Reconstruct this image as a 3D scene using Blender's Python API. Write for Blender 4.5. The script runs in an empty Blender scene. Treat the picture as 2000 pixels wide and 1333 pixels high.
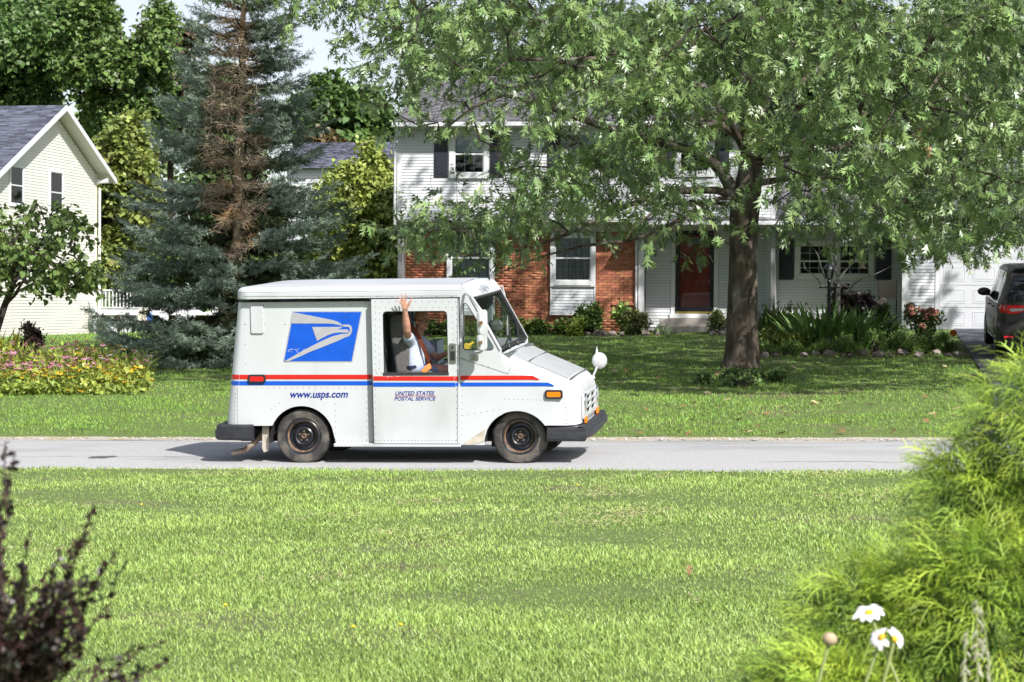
import bpy, bmesh, math, random
import numpy as np
from mathutils import Vector, Matrix

random.seed(7)
RNG = np.random.default_rng(11)
sc = bpy.context.scene
COL = sc.collection
PI = math.pi

# ------------------------------------------------------------------ camera
PSI = math.radians(9.5)          # the street grid is turned this much against the view
ROLL = 0.0075
EYE = Vector((0.0, 0.0, 1.95))
FPX = 4170.0
PITCH = math.atan(86.5 / FPX)
F0 = Vector((-math.sin(PSI), math.cos(PSI), 0))
R0 = Vector((math.cos(PSI), math.sin(PSI), 0))
FW = (F0 * math.cos(PITCH) + Vector((0, 0, -math.sin(PITCH)))).normalized()
DN = (Vector((0, 0, -math.cos(PITCH))) - F0 * math.sin(PITCH)).normalized()
XC = R0 * math.cos(ROLL) - DN * math.sin(ROLL)
DC = R0 * math.sin(ROLL) + DN * math.cos(ROLL)
cam_data = bpy.data.cameras.new('camera')
cam = bpy.data.objects.new('camera', cam_data)
COL.objects.link(cam)
cam.matrix_world = Matrix(((XC.x, -DC.x, -FW.x, EYE.x), (XC.y, -DC.y, -FW.y, EYE.y), (XC.z, -DC.z, -FW.z, EYE.z), (0, 0, 0, 1)))
cam_data.sensor_width = 36.0
cam_data.lens = FPX / 2000.0 * 36.0
cam_data.clip_start = 0.1
cam_data.clip_end = 3000
cam_data.dof.use_dof = True
cam_data.dof.focus_distance = 25.5
cam_data.dof.aperture_fstop = 8.0
sc.camera = cam

# ------------------------------------------------------------------ light
SUN_DIR = Vector((1.55, -1.78, 2.15)).normalized()      # towards the sun
world = bpy.data.worlds.new('World')
sc.world = world
world.use_nodes = True
wn = world.node_tree
bg = wn.nodes['Background']
sky = wn.nodes.new('ShaderNodeTexSky')
sky.sky_type = 'NISHITA'
sky.sun_disc = False
sky.sun_elevation = math.asin(SUN_DIR.z)
sky.sun_rotation = math.atan2(SUN_DIR.x, SUN_DIR.y)
sky.air_density = 1.0
sky.dust_density = 1.2
sky.ozone_density = 1.6
hsv = wn.nodes.new('ShaderNodeHueSaturation')
hsv.inputs['Saturation'].default_value = 0.5
hsv.inputs['Hue'].default_value = 0.525
wn.links.new(sky.outputs[0], hsv.inputs['Color'])
wn.links.new(hsv.outputs[0], bg.inputs[0])
bg.inputs[1].default_value = 0.115
sun_data = bpy.data.lights.new('sun', 'SUN')
sun_data.energy = 4.6
sun_data.angle = math.radians(0.53)
sun_data.color = (1.0, 0.965, 0.915)
sun = bpy.data.objects.new('sun', sun_data)
COL.objects.link(sun)
sun.rotation_euler = SUN_DIR.to_track_quat('Z', 'Y').to_euler()
sun.location = (20, -20, 30)
vs = sc.view_settings
sc.display_settings.display_device = 'sRGB'
vs.view_transform = 'Standard'
vs.look = 'None'
vs.exposure = 0.55
vs.gamma = 1.0
vs.use_curve_mapping = False
sc.cycles.max_bounces = 8
sc.cycles.transparent_max_bounces = 12
sc.cycles.use_denoising = True

# ------------------------------------------------------------------ pixel rays -> points on planes
def ray(px, py):
    dx, dy = px - 1000.0, py - 666.5
    return FW * FPX + XC * dx + DC * dy

def P(px, py, Y=None, X=None, Z=None, d=None):
    r = ray(px, py)
    if Y is not None: t = (Y - EYE.y) / r.y
    elif X is not None: t = (X - EYE.x) / r.x
    elif Z is not None: t = (Z - EYE.z) / r.z
    else: t = d / (r.dot(F0))
    return EYE + r * t

def proj(V):
    """project an (N,3) array -> px, py, depth"""
    V = np.asarray(V, float) - np.array(EYE)
    z = V @ np.array(FW)
    return 1000 + FPX * (V @ np.array(XC)) / z, 666.5 + FPX * (V @ np.array(DC)) / z, z

# ------------------------------------------------------------------ ground height
def road_z(X):
    return 0.0175 * (np.clip(X, -40, 30) + 6.4)

Y_NEAR, Y_FAR = 23.30, 28.55
def ground(X, Y):
    X = np.asarray(X, float); Y = np.asarray(Y, float)
    rz = road_z(X)
    near = rz - 0.01 + 0.013 * np.clip(Y_NEAR - Y, 0, 30)
    tgt = np.clip(1.07 + 0.026 * (X + 4.4), 0.40, 1.24)
    t = np.clip((Y - Y_FAR) / (53.0 - Y_FAR), 0, 1)
    far = rz + (tgt - rz) * t + 0.03 * np.clip((Y - Y_FAR) / 1.0, 0, 1)
    crown = rz + 0.075 * (1 - np.clip(np.abs(Y - 25.93) / 2.63, 0, 1) ** 2) - 0.035
    out = np.where(Y < Y_NEAR, near, np.where(Y > Y_FAR, far, crown))
    return out

def gz(X, Y): return float(ground(X, Y))
def ghit(px, py, y0=28.8, y1=53.5):
    """point of the sloping ground seen at a pixel"""
    best = None
    for i in range(260):
        y = y0 + (y1 - y0) * i / 259; p = P(px, py, Y=y); e = abs(p.z - gz(p.x, y))
        if best is None or e < best[0]: best = (e, p)
    p = best[1]; p.z = gz(p.x, p.y); return p

# ------------------------------------------------------------------ materials
MATS = {}
def new_mat(name):
    m = bpy.data.materials.new(name); m.use_nodes = True
    MATS[name] = m
    nt = m.node_tree
    return m, nt, nt.nodes['Principled BSDF']

def pm(name, c1, c2=None, scale=6.0, rough=0.6, spec=0.5, bump=0.0, bscale=None, metal=0.0, detail=4.0,
       tint=None, obj_var=0.0, stretch=None, coat=0.0, lo=0.35, hi=0.65, translucent=0.0, third=None, tscale=2.0, tlo=.5, thi=.62):
    """procedural principled material: two colours mixed by noise, optional tint attribute / per-object variation"""
    m, nt, b = new_mat(name)
    N, L = nt.nodes, nt.links
    c2 = c2 or c1
    tc = N.new('ShaderNodeTexCoord')
    mp = N.new('ShaderNodeMapping')
    if stretch: mp.inputs['Scale'].default_value = stretch
    L.new(tc.outputs['Object'], mp.inputs[0])
    no = N.new('ShaderNodeTexNoise'); no.inputs['Scale'].default_value = scale; no.inputs['Detail'].default_value = detail
    L.new(mp.outputs[0], no.inputs[0])
    mr = N.new('ShaderNodeMapRange'); mr.inputs[1].default_value = lo; mr.inputs[2].default_value = hi
    L.new(no.outputs[0], mr.inputs[0])
    mx = N.new('ShaderNodeMix'); mx.data_type = 'RGBA'
    mx.inputs['A'].default_value = (*c1, 1); mx.inputs['B'].default_value = (*c2, 1)
    L.new(mr.outputs[0], mx.inputs[0])
    col = mx.outputs['Result']
    if third:
        n2 = N.new('ShaderNodeTexNoise'); n2.inputs['Scale'].default_value = tscale; n2.inputs['Detail'].default_value = 5
        L.new(mp.outputs[0], n2.inputs[0])
        r2 = N.new('ShaderNodeMapRange'); r2.inputs[1].default_value = tlo; r2.inputs[2].default_value = thi
        L.new(n2.outputs[0], r2.inputs[0])
        m2 = N.new('ShaderNodeMix'); m2.data_type = 'RGBA'
        L.new(r2.outputs[0], m2.inputs[0]); L.new(col, m2.inputs['A']); m2.inputs['B'].default_value = (*third, 1)
        col = m2.outputs['Result']
    fac = None
    if tint:
        at = N.new('ShaderNodeAttribute'); at.attribute_name = 'tint'
        fac = at.outputs['Fac']; amount = tint
    elif obj_var:
        oi = N.new('ShaderNodeObjectInfo'); fac = oi.outputs['Random']; amount = obj_var
    if fac is not None:
        # brightness/hue drift driven by the random number
        m3 = N.new('ShaderNodeMapRange'); m3.inputs[3].default_value = 1 - amount; m3.inputs[4].default_value = 1 + amount
        L.new(fac, m3.inputs[0])
        hs = N.new('ShaderNodeHueSaturation')
        L.new(m3.outputs[0], hs.inputs['Value']); L.new(col, hs.inputs['Color'])
        mh = N.new('ShaderNodeMapRange'); mh.inputs[3].default_value = 0.5 - amount * 0.03; mh.inputs[4].default_value = 0.5 + amount * 0.03
        ml = N.new('ShaderNodeMath'); ml.operation = 'FRACT'
        mm = N.new('ShaderNodeMath'); mm.operation = 'MULTIPLY'; mm.inputs[1].default_value = 7.31
        L.new(fac, mm.inputs[0]); L.new(mm.outputs[0], ml.inputs[0]); L.new(ml.outputs[0], mh.inputs[0]); L.new(mh.outputs[0], hs.inputs['Hue'])
        col = hs.outputs['Color']
    L.new(col, b.inputs['Base Color'])
    b.inputs['Roughness'].default_value = rough
    b.inputs['Specular IOR Level'].default_value = spec
    b.inputs['Metallic'].default_value = metal
    b.inputs['Coat Weight'].default_value = coat
    b.inputs['Coat Roughness'].default_value = 0.08
    if bump:
        bp = N.new('ShaderNodeBump'); bp.inputs['Strength'].default_value = bump; bp.inputs['Distance'].default_value = 0.02
        nb = N.new('ShaderNodeTexNoise'); nb.inputs['Scale'].default_value = bscale or scale * 3; nb.inputs['Detail'].default_value = 5
        L.new(mp.outputs[0], nb.inputs[0]); L.new(nb.outputs[0], bp.inputs['Height']); L.new(bp.outputs[0], b.inputs['Normal'])
    if translucent:
        tr = N.new('ShaderNodeBsdfTranslucent'); L.new(col, tr.inputs[0])
        ms = N.new('ShaderNodeMixShader'); ms.inputs[0].default_value = translucent
        L.new(b.outputs[0], ms.inputs[1]); L.new(tr.outputs[0], ms.inputs[2])
        L.new(ms.outputs[0], N['Material Output'].inputs[0])
    return m

def glass_mat(name, tintc=(0.92, 0.96, 0.96), refl=0.12):
    m, nt, b = new_mat(name)
    N, L = nt.nodes, nt.links
    N.remove(b)
    tr = N.new('ShaderNodeBsdfTransparent'); tr.inputs[0].default_value = (*tintc, 1)
    gl = N.new('ShaderNodeBsdfGlossy'); gl.inputs['Roughness'].default_value = 0.02
    fr = N.new('ShaderNodeFresnel'); fr.inputs[0].default_value = 1.5
    ad = N.new('ShaderNodeMath'); ad.operation = 'ADD'; ad.inputs[1].default_value = refl * 0.4; ad.use_clamp = True
    L.new(fr.outputs[0], ad.inputs[0])
    ms = N.new('ShaderNodeMixShader')
    L.new(ad.outputs[0], ms.inputs[0]); L.new(tr.outputs[0], ms.inputs[1]); L.new(gl.outputs[0], ms.inputs[2])
    L.new(ms.outputs[0], N['Material Output'].inputs[0])
    return m

# ------------------------------------------------------------------ objects
def world_of(o):
    m = o.matrix_basis.copy()
    if o.parent is not None:
        m = world_of(o.parent) @ o.matrix_parent_inverse @ m
    return m

def obj(name, mesh, material=None, parent=None, local=False):
    o = bpy.data.objects.new(name, mesh)
    COL.objects.link(o)
    if material is not None and not mesh.materials:
        for mm in (material if isinstance(material, (list, tuple)) else [material]): mesh.materials.append(mm)
    if parent is not None:
        o.parent = parent
        if not local: o.matrix_parent_inverse = world_of(parent).inverted()
    return o

def tag(o, label=None, cat=None, group=None, kind=None):
    if label: o['label'] = label
    if cat: o['category'] = cat
    if group: o['group'] = group
    if kind: o['kind'] = kind
    return o

def thing(name, label, cat, loc=(0, 0, 0), rz=0.0, group=None):
    o = bpy.data.objects.new(name, None)
    COL.objects.link(o)
    o.empty_display_size = 0.1
    o.location = loc; o.rotation_euler = (0, 0, rz)
    return tag(o, label, cat, group)

def copy_tree(o, parent=None):
    c = o.copy(); COL.objects.link(c)
    if parent is not None:
        c.parent = parent; c.matrix_parent_inverse = o.matrix_parent_inverse.copy()
    for ch in KIDS.get(o.name, []) or [k for k in o.children]:
        copy_tree(ch, c)
    return c
KIDS = {}

class MB:
    """collects geometry for one mesh"""
    def __init__(self): self.v = []; self.f = []; self.m = []; self.mi = 0
    def add(self, vs_, fs):
        n = len(self.v); self.v += [tuple(p) for p in vs_]
        for f in fs: self.f.append(tuple(i + n for i in f)); self.m.append(self.mi)
        return self
    def box(self, x0, x1, y0, y1, z0, z1):
        return self.add([(x0, y0, z0), (x1, y0, z0), (x1, y1, z0), (x0, y1, z0), (x0, y0, z1), (x1, y0, z1), (x1, y1, z1), (x0, y1, z1)],
                        [(0, 3, 2, 1), (4, 5, 6, 7), (0, 1, 5, 4), (1, 2, 6, 5), (2, 3, 7, 6), (3, 0, 4, 7)])
    def obox(self, c, ax, ay, az):
        c, ax, ay, az = Vector(c), Vector(ax), Vector(ay), Vector(az)
        vs_ = [c + ax * i + ay * j + az * k for k in (-1, 1) for (i, j) in ((-1, -1), (1, -1), (1, 1), (-1, 1))]
        return self.add(vs_, [(0, 3, 2, 1), (4, 5, 6, 7), (0, 1, 5, 4), (1, 2, 6, 5), (2, 3, 7, 6), (3, 0, 4, 7)])
    def beam(self, a, b, w, h, up=(0, 0, 1)):
        a, b = Vector(a), Vector(b); d = (b - a)
        l = d.length; d.normalize()
        s = d.cross(Vector(up))
        if s.length < 1e-4: s = Vector((1, 0, 0))
        s.normalize(); u = s.cross(d)
        return self.obox((a + b) / 2, d * l / 2, s * w / 2, u * h / 2)
    def tube(self, pts, r, n=8, caps=True):
        pts = [Vector(p) for p in pts]
        rs = r if isinstance(r, (list, tuple)) else [r] * len(pts)
        rings = []; base = len(self.v); ref = None
        vs_ = []
        for i, p in enumerate(pts):
            d = (pts[min(i + 1, len(pts) - 1)] - pts[max(i - 1, 0)]).normalized()
            if ref is None:
                ref = d.cross(Vector((0, 0, 1)))
                if ref.length < 1e-3: ref = d.cross(Vector((1, 0, 0)))
            ref = (ref - d * ref.dot(d)).normalized()
            s = d.cross(ref)
            for k in range(n):
                a = 2 * PI * k / n
                vs_.append(p + (ref * math.cos(a) + s * math.sin(a)) * rs[i])
        fs = []
        for i in range(len(pts) - 1):
            for k in range(n):
                fs.append((i * n + k, i * n + (k + 1) % n, (i + 1) * n + (k + 1) % n, (i + 1) * n + k))
        if caps:
            fs.append(tuple(range(n))[::-1]); fs.append(tuple((len(pts) - 1) * n + k for k in range(n)))
        return self.add(vs_, fs)
    def lathe(self, prof, center, axis='Z', n=24, cap=True):
        """prof: (radius, height) list"""
        c = Vector(center); vs_ = []; fs = []
        for (r, h) in prof:
            for k in range(n):
                a = 2 * PI * k / n
                if axis == 'Z': vs_.append(c + Vector((r * math.cos(a), r * math.sin(a), h)))
                elif axis == 'Y': vs_.append(c + Vector((r * math.cos(a), h, r * math.sin(a))))
                else: vs_.append(c + Vector((h, r * math.cos(a), r * math.sin(a))))
        for i in range(len(prof) - 1):
            for k in range(n):
                fs.append((i * n + k, i * n + (k + 1) % n, (i + 1) * n + (k + 1) % n, (i + 1) * n + k))
        if cap:
            fs.append(tuple(range(n))[::-1]); fs.append(tuple((len(prof) - 1) * n + k for k in range(n)))
        return self.add(vs_, fs)
    def prism(self, poly, f3, d3):
        """poly: 2D points; f3(u,v)->3D; d3 extrusion vector"""
        a = [Vector(f3(u, v)) for u, v in poly]; d = Vector(d3); n = len(a)
        vs_ = a + [p + d for p in a]
        fs = [tuple(range(n)), tuple(range(n, 2 * n))[::-1]] + [(i, i + n, (i + 1) % n + n, (i + 1) % n) for i in range(n)]
        return self.add(vs_, fs)
    def sphere(self, c, r, nu=12, nv=8, sq=(1, 1, 1)):
        prof = []
        c = Vector(c); vs_ = []; fs = []
        for j in range(nv + 1):
            t = PI * j / nv
            for i in range(nu):
                a = 2 * PI * i / nu
                vs_.append(c + Vector((r * sq[0] * math.sin(t) * math.cos(a), r * sq[1] * math.sin(t) * math.sin(a), -r * sq[2] * math.cos(t))))
        for j in range(nv):
            for i in range(nu):
                fs.append((j * nu + i, j * nu + (i + 1) % nu, (j + 1) * nu + (i + 1) % nu, (j + 1) * nu + i))
        return self.add(vs_, fs)
    def grid(self, rows, closed=False):
        """rows: list of equal-length point rows"""
        n = len(rows[0]); vs_ = [p for r in rows for p in r]; fs = []
        for i in range(len(rows) - 1):
            for k in range(n - (0 if closed else 1)):
                fs.append((i * n + k, i * n + (k + 1) % n, (i + 1) * n + (k + 1) % n, (i + 1) * n + k))
        return self.add(vs_, fs)
    def xf(self, M):
        self.v = [tuple(M @ Vector(p)) for p in self.v]; return self
    def mesh(self, name, smooth=False, bevel=0.0, fix=True, merge=0.0):
        me = bpy.data.meshes.new(name)
        me.from_pydata(self.v, [], self.f)
        if any(self.m): me.polygons.foreach_set('material_index', self.m)
        if bevel or fix or merge:
            bm = bmesh.new(); bm.from_mesh(me)
            if merge: bmesh.ops.remove_doubles(bm, verts=bm.verts, dist=merge)
            if fix: bmesh.ops.recalc_face_normals(bm, faces=bm.faces)
            if bevel:
                es = [e for e in bm.edges if len(e.link_faces) == 2 and e.calc_face_angle(0) > 0.6]
                bmesh.ops.bevel(bm, geom=es, offset=bevel, segments=2, affect='EDGES', profile=0.5, clamp_overlap=True)
            bm.to_mesh(me); bm.free()
        if smooth:
            me.polygons.foreach_set('use_smooth', [True] * len(me.polygons))
            if smooth != 'all': me.set_sharp_from_angle(angle=math.radians(38))
        return me
    def build(self, name, material, parent=None, smooth=False, bevel=0.0, local=False, fix=True, merge=0.0):
        return obj(name, self.mesh(name, smooth, bevel, fix, merge), material, parent, local)

def curve_plate(outline, holes=(), thick=0.02, bevel=0.0):
    """flat plate with holes, in local XY extruded both ways by thick/2; returns (verts, faces) in 2.5D"""
    cu = bpy.data.curves.new('plate', 'CURVE'); cu.dimensions = '2D'; cu.fill_mode = 'BOTH'
    cu.extrude = max(thick / 2 - bevel, 0.0005); cu.bevel_depth = bevel; cu.bevel_resolution = 1
    for poly in [outline] + list(holes):
        sp = cu.splines.new('POLY'); sp.points.add(len(poly) - 1)
        for i, (u, v) in enumerate(poly): sp.points[i].co = (u, v, 0, 1)
        sp.use_cyclic_u = True
    o = bpy.data.objects.new('plate', cu); COL.objects.link(o)
    dg = bpy.context.evaluated_depsgraph_get()
    me = bpy.data.meshes.new_from_object(o.evaluated_get(dg))
    V = [v.co.copy() for v in me.vertices]; Fc = [tuple(p.vertices) for p in me.polygons]
    bpy.data.objects.remove(o); bpy.data.curves.remove(cu); bpy.data.meshes.remove(me)
    return V, Fc

def text_mesh(txt, size=1.0, shear=0.0, thick=0.002, width=1.0, align='LEFT', offset=0.0):
    cu = bpy.data.curves.new('txt', 'FONT'); cu.body = txt; cu.size = size; cu.shear = shear; cu.extrude = thick
    cu.align_x = align; cu.offset = offset; cu.resolution_u = 4
    o = bpy.data.objects.new('txt', cu); COL.objects.link(o)
    dg = bpy.context.evaluated_depsgraph_get()
    me = bpy.data.meshes.new_from_object(o.evaluated_get(dg))
    V = [v.co.copy() for v in me.vertices]; Fc = [tuple(p.vertices) for p in me.polygons]
    bpy.data.objects.remove(o); bpy.data.curves.remove(cu); bpy.data.meshes.remove(me)
    return V, Fc

def rrect(x0, y0, x1, y1, r, n=4, rs=None):
    rs = rs or (r, r, r, r)
    out = []
    for (cx, cy, a0, rr) in ((x1, y1, 0, rs[0]), (x0, y1, 90, rs[1]), (x0, y0, 180, rs[2]), (x1, y0, 270, rs[3])):
        ccx = cx - rr if cx == x1 else cx + rr
        ccy = cy - rr if cy == y1 else cy + rr
        for k in range(n + 1):
            a = math.radians(a0 + 90 * k / n)
            out.append((ccx + rr * math.cos(a), ccy + rr * math.sin(a)))
    return out

# ------------------------------------------------------------------ joined scatter meshes (foliage, grass)
def tri_mesh(name, V, T, tint=None, smooth=False, mat_index=None):
    V = np.ascontiguousarray(V, dtype=np.float32); T = np.ascontiguousarray(T, dtype=np.int32)
    me = bpy.data.meshes.new(name)
    me.vertices.add(len(V)); me.vertices.foreach_set('co', V.ravel())
    k = T.shape[1]
    me.loops.add(T.size); me.loops.foreach_set('vertex_index', T.ravel())
    me.polygons.add(len(T))
    me.polygons.foreach_set('loop_start', np.arange(0, T.size, k, dtype=np.int32))
    if smooth: me.polygons.foreach_set('use_smooth', np.ones(len(T), dtype=bool))
    if mat_index is not None: me.polygons.foreach_set('material_index', mat_index.astype(np.int32))
    if tint is not None:
        at = me.attributes.new('tint', 'FLOAT', 'POINT')
        at.data.foreach_set('value', np.ascontiguousarray(tint, dtype=np.float32))
    me.update(calc_edges=True)
    return me

def frames(dirs, ups):
    """rotation matrices (N,3,3) whose columns are x=side, y=dir, z=normal"""
    d = dirs / (np.linalg.norm(dirs, axis=1, keepdims=True) + 1e-9)
    s = np.cross(d, ups); s /= (np.linalg.norm(s, axis=1, keepdims=True) + 1e-9)
    n = np.cross(s, d)
    return np.stack([s, d, n], axis=2)

def scatter(name, TV, TT, pos, R, scale, tint=None, tmpl=None, smooth=False):
    """copies of a template (TV verts, TT tris) at pos with rotation R and scale -> one mesh"""
    TV = np.asarray(TV, float); TT = np.asarray(TT, int)
    n = len(pos); k = len(TV)
    sc_ = np.asarray(scale, float)
    if sc_.ndim == 1: sc_ = sc_[:, None]
    W = TV[None, :, :] * sc_[:, None, :]
    V = np.einsum('nij,nkj->nki', R, W) + np.asarray(pos)[:, None, :]
    T = TT[None] + (np.arange(n) * k)[:, None, None]
    ti = None
    if tint is not None: ti = np.repeat(tint, k)
    return tri_mesh(name, V.reshape(-1, 3), T.reshape(-1, TT.shape[1]), ti, smooth)

def rand_unit(n, rng=RNG):
    v = rng.normal(size=(n, 3)); return v / np.linalg.norm(v, axis=1, keepdims=True)
# ------------------------------------------------------------------ material library (real-world base colours)
M_white_paint = pm('white_paint', (0.7, 0.7, 0.7), (0.66, 0.67, 0.66), 3, rough=0.32, spec=0.5, coat=0.25)
M_truck = pm('truck_paint', (0.575, 0.595, 0.618), (0.53, 0.551, 0.572), 2.2, rough=0.36, coat=0.15, third=(0.42, 0.425, 0.415), tscale=1.9, tlo=.53, thi=.85, stretch=(1, 1, 0.45), bump=0.25, bscale=3.0)
M_truck_roof = pm('truck_roof_paint', (0.52, 0.54, 0.57), (0.40, 0.43, 0.47), 3.0, rough=0.45, stretch=(0.3, 3, 1))
M_hood = pm('hood_paint', (0.44, 0.46, 0.475), (0.39, 0.41, 0.43), 4.0, rough=0.35)
M_dirt = pm('dirty_paint', (0.55, 0.50, 0.43), (0.40, 0.34, 0.28), 9, rough=0.8)
M_red = pm('red_stripe', (0.62, 0.02, 0.015), (0.55, 0.02, 0.015), 8, rough=0.35)
M_blue = pm('blue_stripe', (0.008, 0.10, 0.60), (0.008, 0.085, 0.52), 8, rough=0.3)
M_navy = pm('navy_lettering', (0.012, 0.03, 0.25), rough=0.4)
M_logo_grey = pm('logo_grey', (0.42, 0.42, 0.435), (0.38, 0.38, 0.395), 10, rough=0.4)
M_pale_grey = pm('pale_lettering', (0.20, 0.25, 0.36), rough=0.5)
M_scuff = pm('scuff', (0.8, 0.8, 0.8), rough=0.5)
M_black_rubber = pm('black_rubber', (0.022, 0.024, 0.03), (0.035, 0.037, 0.045), 14, rough=0.55, bump=0.15, bscale=60)
M_seal = pm('seal', (0.02, 0.021, 0.024), rough=0.5)
M_tyre = pm('tyre_rubber', (0.035, 0.034, 0.033), (0.125, 0.112, 0.092), 7, rough=0.85, bump=0.3, bscale=40, lo=.42, hi=.62)
M_rim = pm('black_steel_rim', (0.012, 0.014, 0.02), (0.02, 0.022, 0.03), 10, rough=0.28, spec=0.7)
M_rust = pm('rusty_steel', (0.12, 0.055, 0.025), (0.25, 0.17, 0.10), 22, rough=0.8)
M_hub = pm('hub_steel', (0.20, 0.14, 0.10), (0.12, 0.08, 0.06), 30, rough=0.6, metal=0.3)
M_under = pm('underbody', (0.012, 0.012, 0.013), rough=0.9)
M_pipe = pm('exhaust_pipe', (0.45, 0.38, 0.31), (0.18, 0.11, 0.08), 8, rough=0.55, metal=0.4)
M_steel = pm('steel', (0.45, 0.45, 0.45), (0.35, 0.35, 0.35), 20, rough=0.3, metal=0.8)
M_seam = pm('seam_dark', (0.10, 0.10, 0.10), rough=0.7)
M_teal = pm('teal_grey_interior', (0.20, 0.27, 0.27), (0.16, 0.22, 0.22), 4, rough=0.6)
M_interior = pm('interior_dark', (0.11, 0.13, 0.13), (0.08, 0.10, 0.10), 4, rough=0.7)
M_seat = pm('seat_fabric', (0.10, 0.10, 0.10), (0.14, 0.135, 0.13), 30, rough=0.9, bump=0.2, bscale=120)
M_glass = glass_mat('clear_glass', refl=0.03)
M_win_glass = glass_mat('window_glass', (0.94, 0.96, 0.965), 0.02)
M_dark_glass = pm('tinted_glass', (0.008, 0.010, 0.014), rough=0.04, spec=0.8)
def lens(name, c, em=0.0):
    m = pm(name, c, rough=0.12, spec=0.6, coat=0.5); return m
M_red_lens = lens('red_lens', (0.75, 0.01, 0.015))
M_amber = lens('amber_lens', (0.95, 0.22, 0.01))
M_chrome = pm('chrome', (0.75, 0.76, 0.78), rough=0.08, metal=1.0)
M_mirror_back = pm('mirror_shell', (0.60, 0.61, 0.62), (0.52, 0.53, 0.54), 9, rough=0.3, metal=0.25)
M_headlight = pm('headlight_glass', (0.5, 0.52, 0.5), (0.25, 0.27, 0.27), 40, rough=0.1, spec=0.8)
M_yellow_paper = pm('yellow_paper', (0.80, 0.55, 0.06), rough=0.7)
M_tray = pm('mail_tray', (0.42, 0.48, 0.54), (0.38, 0.43, 0.50), 6, rough=0.5)
M_paper = pm('paper', (0.75, 0.75, 0.72), rough=0.8)
# people
M_skin = pm('skin', (0.56, 0.31, 0.225), (0.48, 0.235, 0.165), 18, rough=0.5, spec=0.35)
M_shirt = pm('shirt_cloth', (0.50, 0.55, 0.68), (0.44, 0.49, 0.63), 8, rough=0.85, bump=0.5, bscale=14)
M_shorts = pm('shorts_cloth', (0.20, 0.25, 0.42), (0.16, 0.20, 0.36), 8, rough=0.85, bump=0.4, bscale=16)
M_belt = pm('navy_belt', (0.01, 0.012, 0.05), rough=0.6)
M_strap = pm('orange_strap', (0.15, 0.03, 0.012), (0.11, 0.02, 0.01), 20, rough=0.7)
M_strap_b = pm('bright_orange_strap', (0.85, 0.22, 0.04), rough=0.7)
M_eye = pm('eye', (0.6, 0.58, 0.55), rough=0.2)
M_lip = pm('lip', (0.30, 0.11, 0.09), rough=0.5)
M_specs = pm('spectacle_frame', (0.04, 0.03, 0.03), rough=0.3, metal=0.5)
M_hair = pm('grey_stubble', (0.16, 0.13, 0.12), (0.10, 0.08, 0.07), 60, rough=0.9)
# houses
M_siding = pm('white_vinyl', (0.69, 0.71, 0.735), (0.65, 0.67, 0.70), 1.5, rough=0.5, obj_var=0.02)
M_trim = pm('white_trim', (0.71, 0.725, 0.74), (0.67, 0.685, 0.70), 4, rough=0.45)
M_soffit = pm('soffit', (0.62, 0.61, 0.53), (0.58, 0.57, 0.50), 4, rough=0.6)
M_cream = pm('cream_vinyl', (0.74, 0.735, 0.665), (0.70, 0.695, 0.62), 1.5, rough=0.5, obj_var=0.02)
M_cream_trim = pm('cream_trim', (0.70, 0.67, 0.52), rough=0.5)
M_wall_back = pm('wall_sheathing', (0.30, 0.30, 0.31), rough=0.8)
M_cream_back = pm('cream_sheathing', (0.34, 0.32, 0.24), rough=0.8)
M_brick = pm('brick_clay', (0.46, 0.185, 0.10), (0.36, 0.13, 0.07), 12, rough=0.9, obj_var=0.35, bump=0.3, bscale=60)
M_brick_t = pm('brick_clay_wall', (0.46, 0.185, 0.10), (0.36, 0.13, 0.07), 12, rough=0.9, tint=0.35, bump=0.3, bscale=60)
M_mortar = pm('mortar', (0.60, 0.47, 0.38), (0.52, 0.40, 0.32), 20, rough=0.95)
M_shingle = pm('shingle', (0.17, 0.17, 0.18), (0.13, 0.13, 0.14), 40, rough=0.95, obj_var=0.3)
M_shingle_t = pm('shingle_field', (0.17, 0.17, 0.18), (0.13, 0.13, 0.14), 40, rough=0.95, tint=0.3)
M_shingle_blue = pm('shingle_slate', (0.12, 0.13, 0.175), (0.085, 0.09, 0.125), 40, rough=0.95, obj_var=0.5)
M_shingle_blue_t = pm('shingle_slate_field', (0.12, 0.13, 0.175), (0.085, 0.09, 0.125), 40, rough=0.95, tint=0.5)
M_shutter = pm('dark_shutter', (0.022, 0.024, 0.035), (0.03, 0.032, 0.045), 10, rough=0.45)
M_room = pm('dark_room', (0.03, 0.033, 0.04), (0.015, 0.016, 0.02), 1.5, rough=0.9)
M_curtain = pm('sheer_curtain', (0.72, 0.73, 0.76), (0.30, 0.31, 0.36), 7, rough=0.9, stretch=(4, 4, 0.25))
M_blind = pm('window_blind', (0.62, 0.68, 0.72), rough=0.7)
M_door_red = pm('red_door', (0.50, 0.026, 0.02), (0.42, 0.022, 0.017), 5, rough=0.3)
M_door_frame = pm('storm_door_frame', (0.008, 0.009, 0.014), rough=0.35)
M_brass = pm('brass', (0.55, 0.42, 0.12), rough=0.3, metal=0.7)
M_concrete = pm('concrete', (0.42, 0.39, 0.35), (0.34, 0.31, 0.28), 5, rough=0.9, bump=0.2, bscale=30)
M_garage = pm('garage_panel', (0.60, 0.61, 0.64), (0.56, 0.58, 0.61), 3, rough=0.4)
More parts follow.
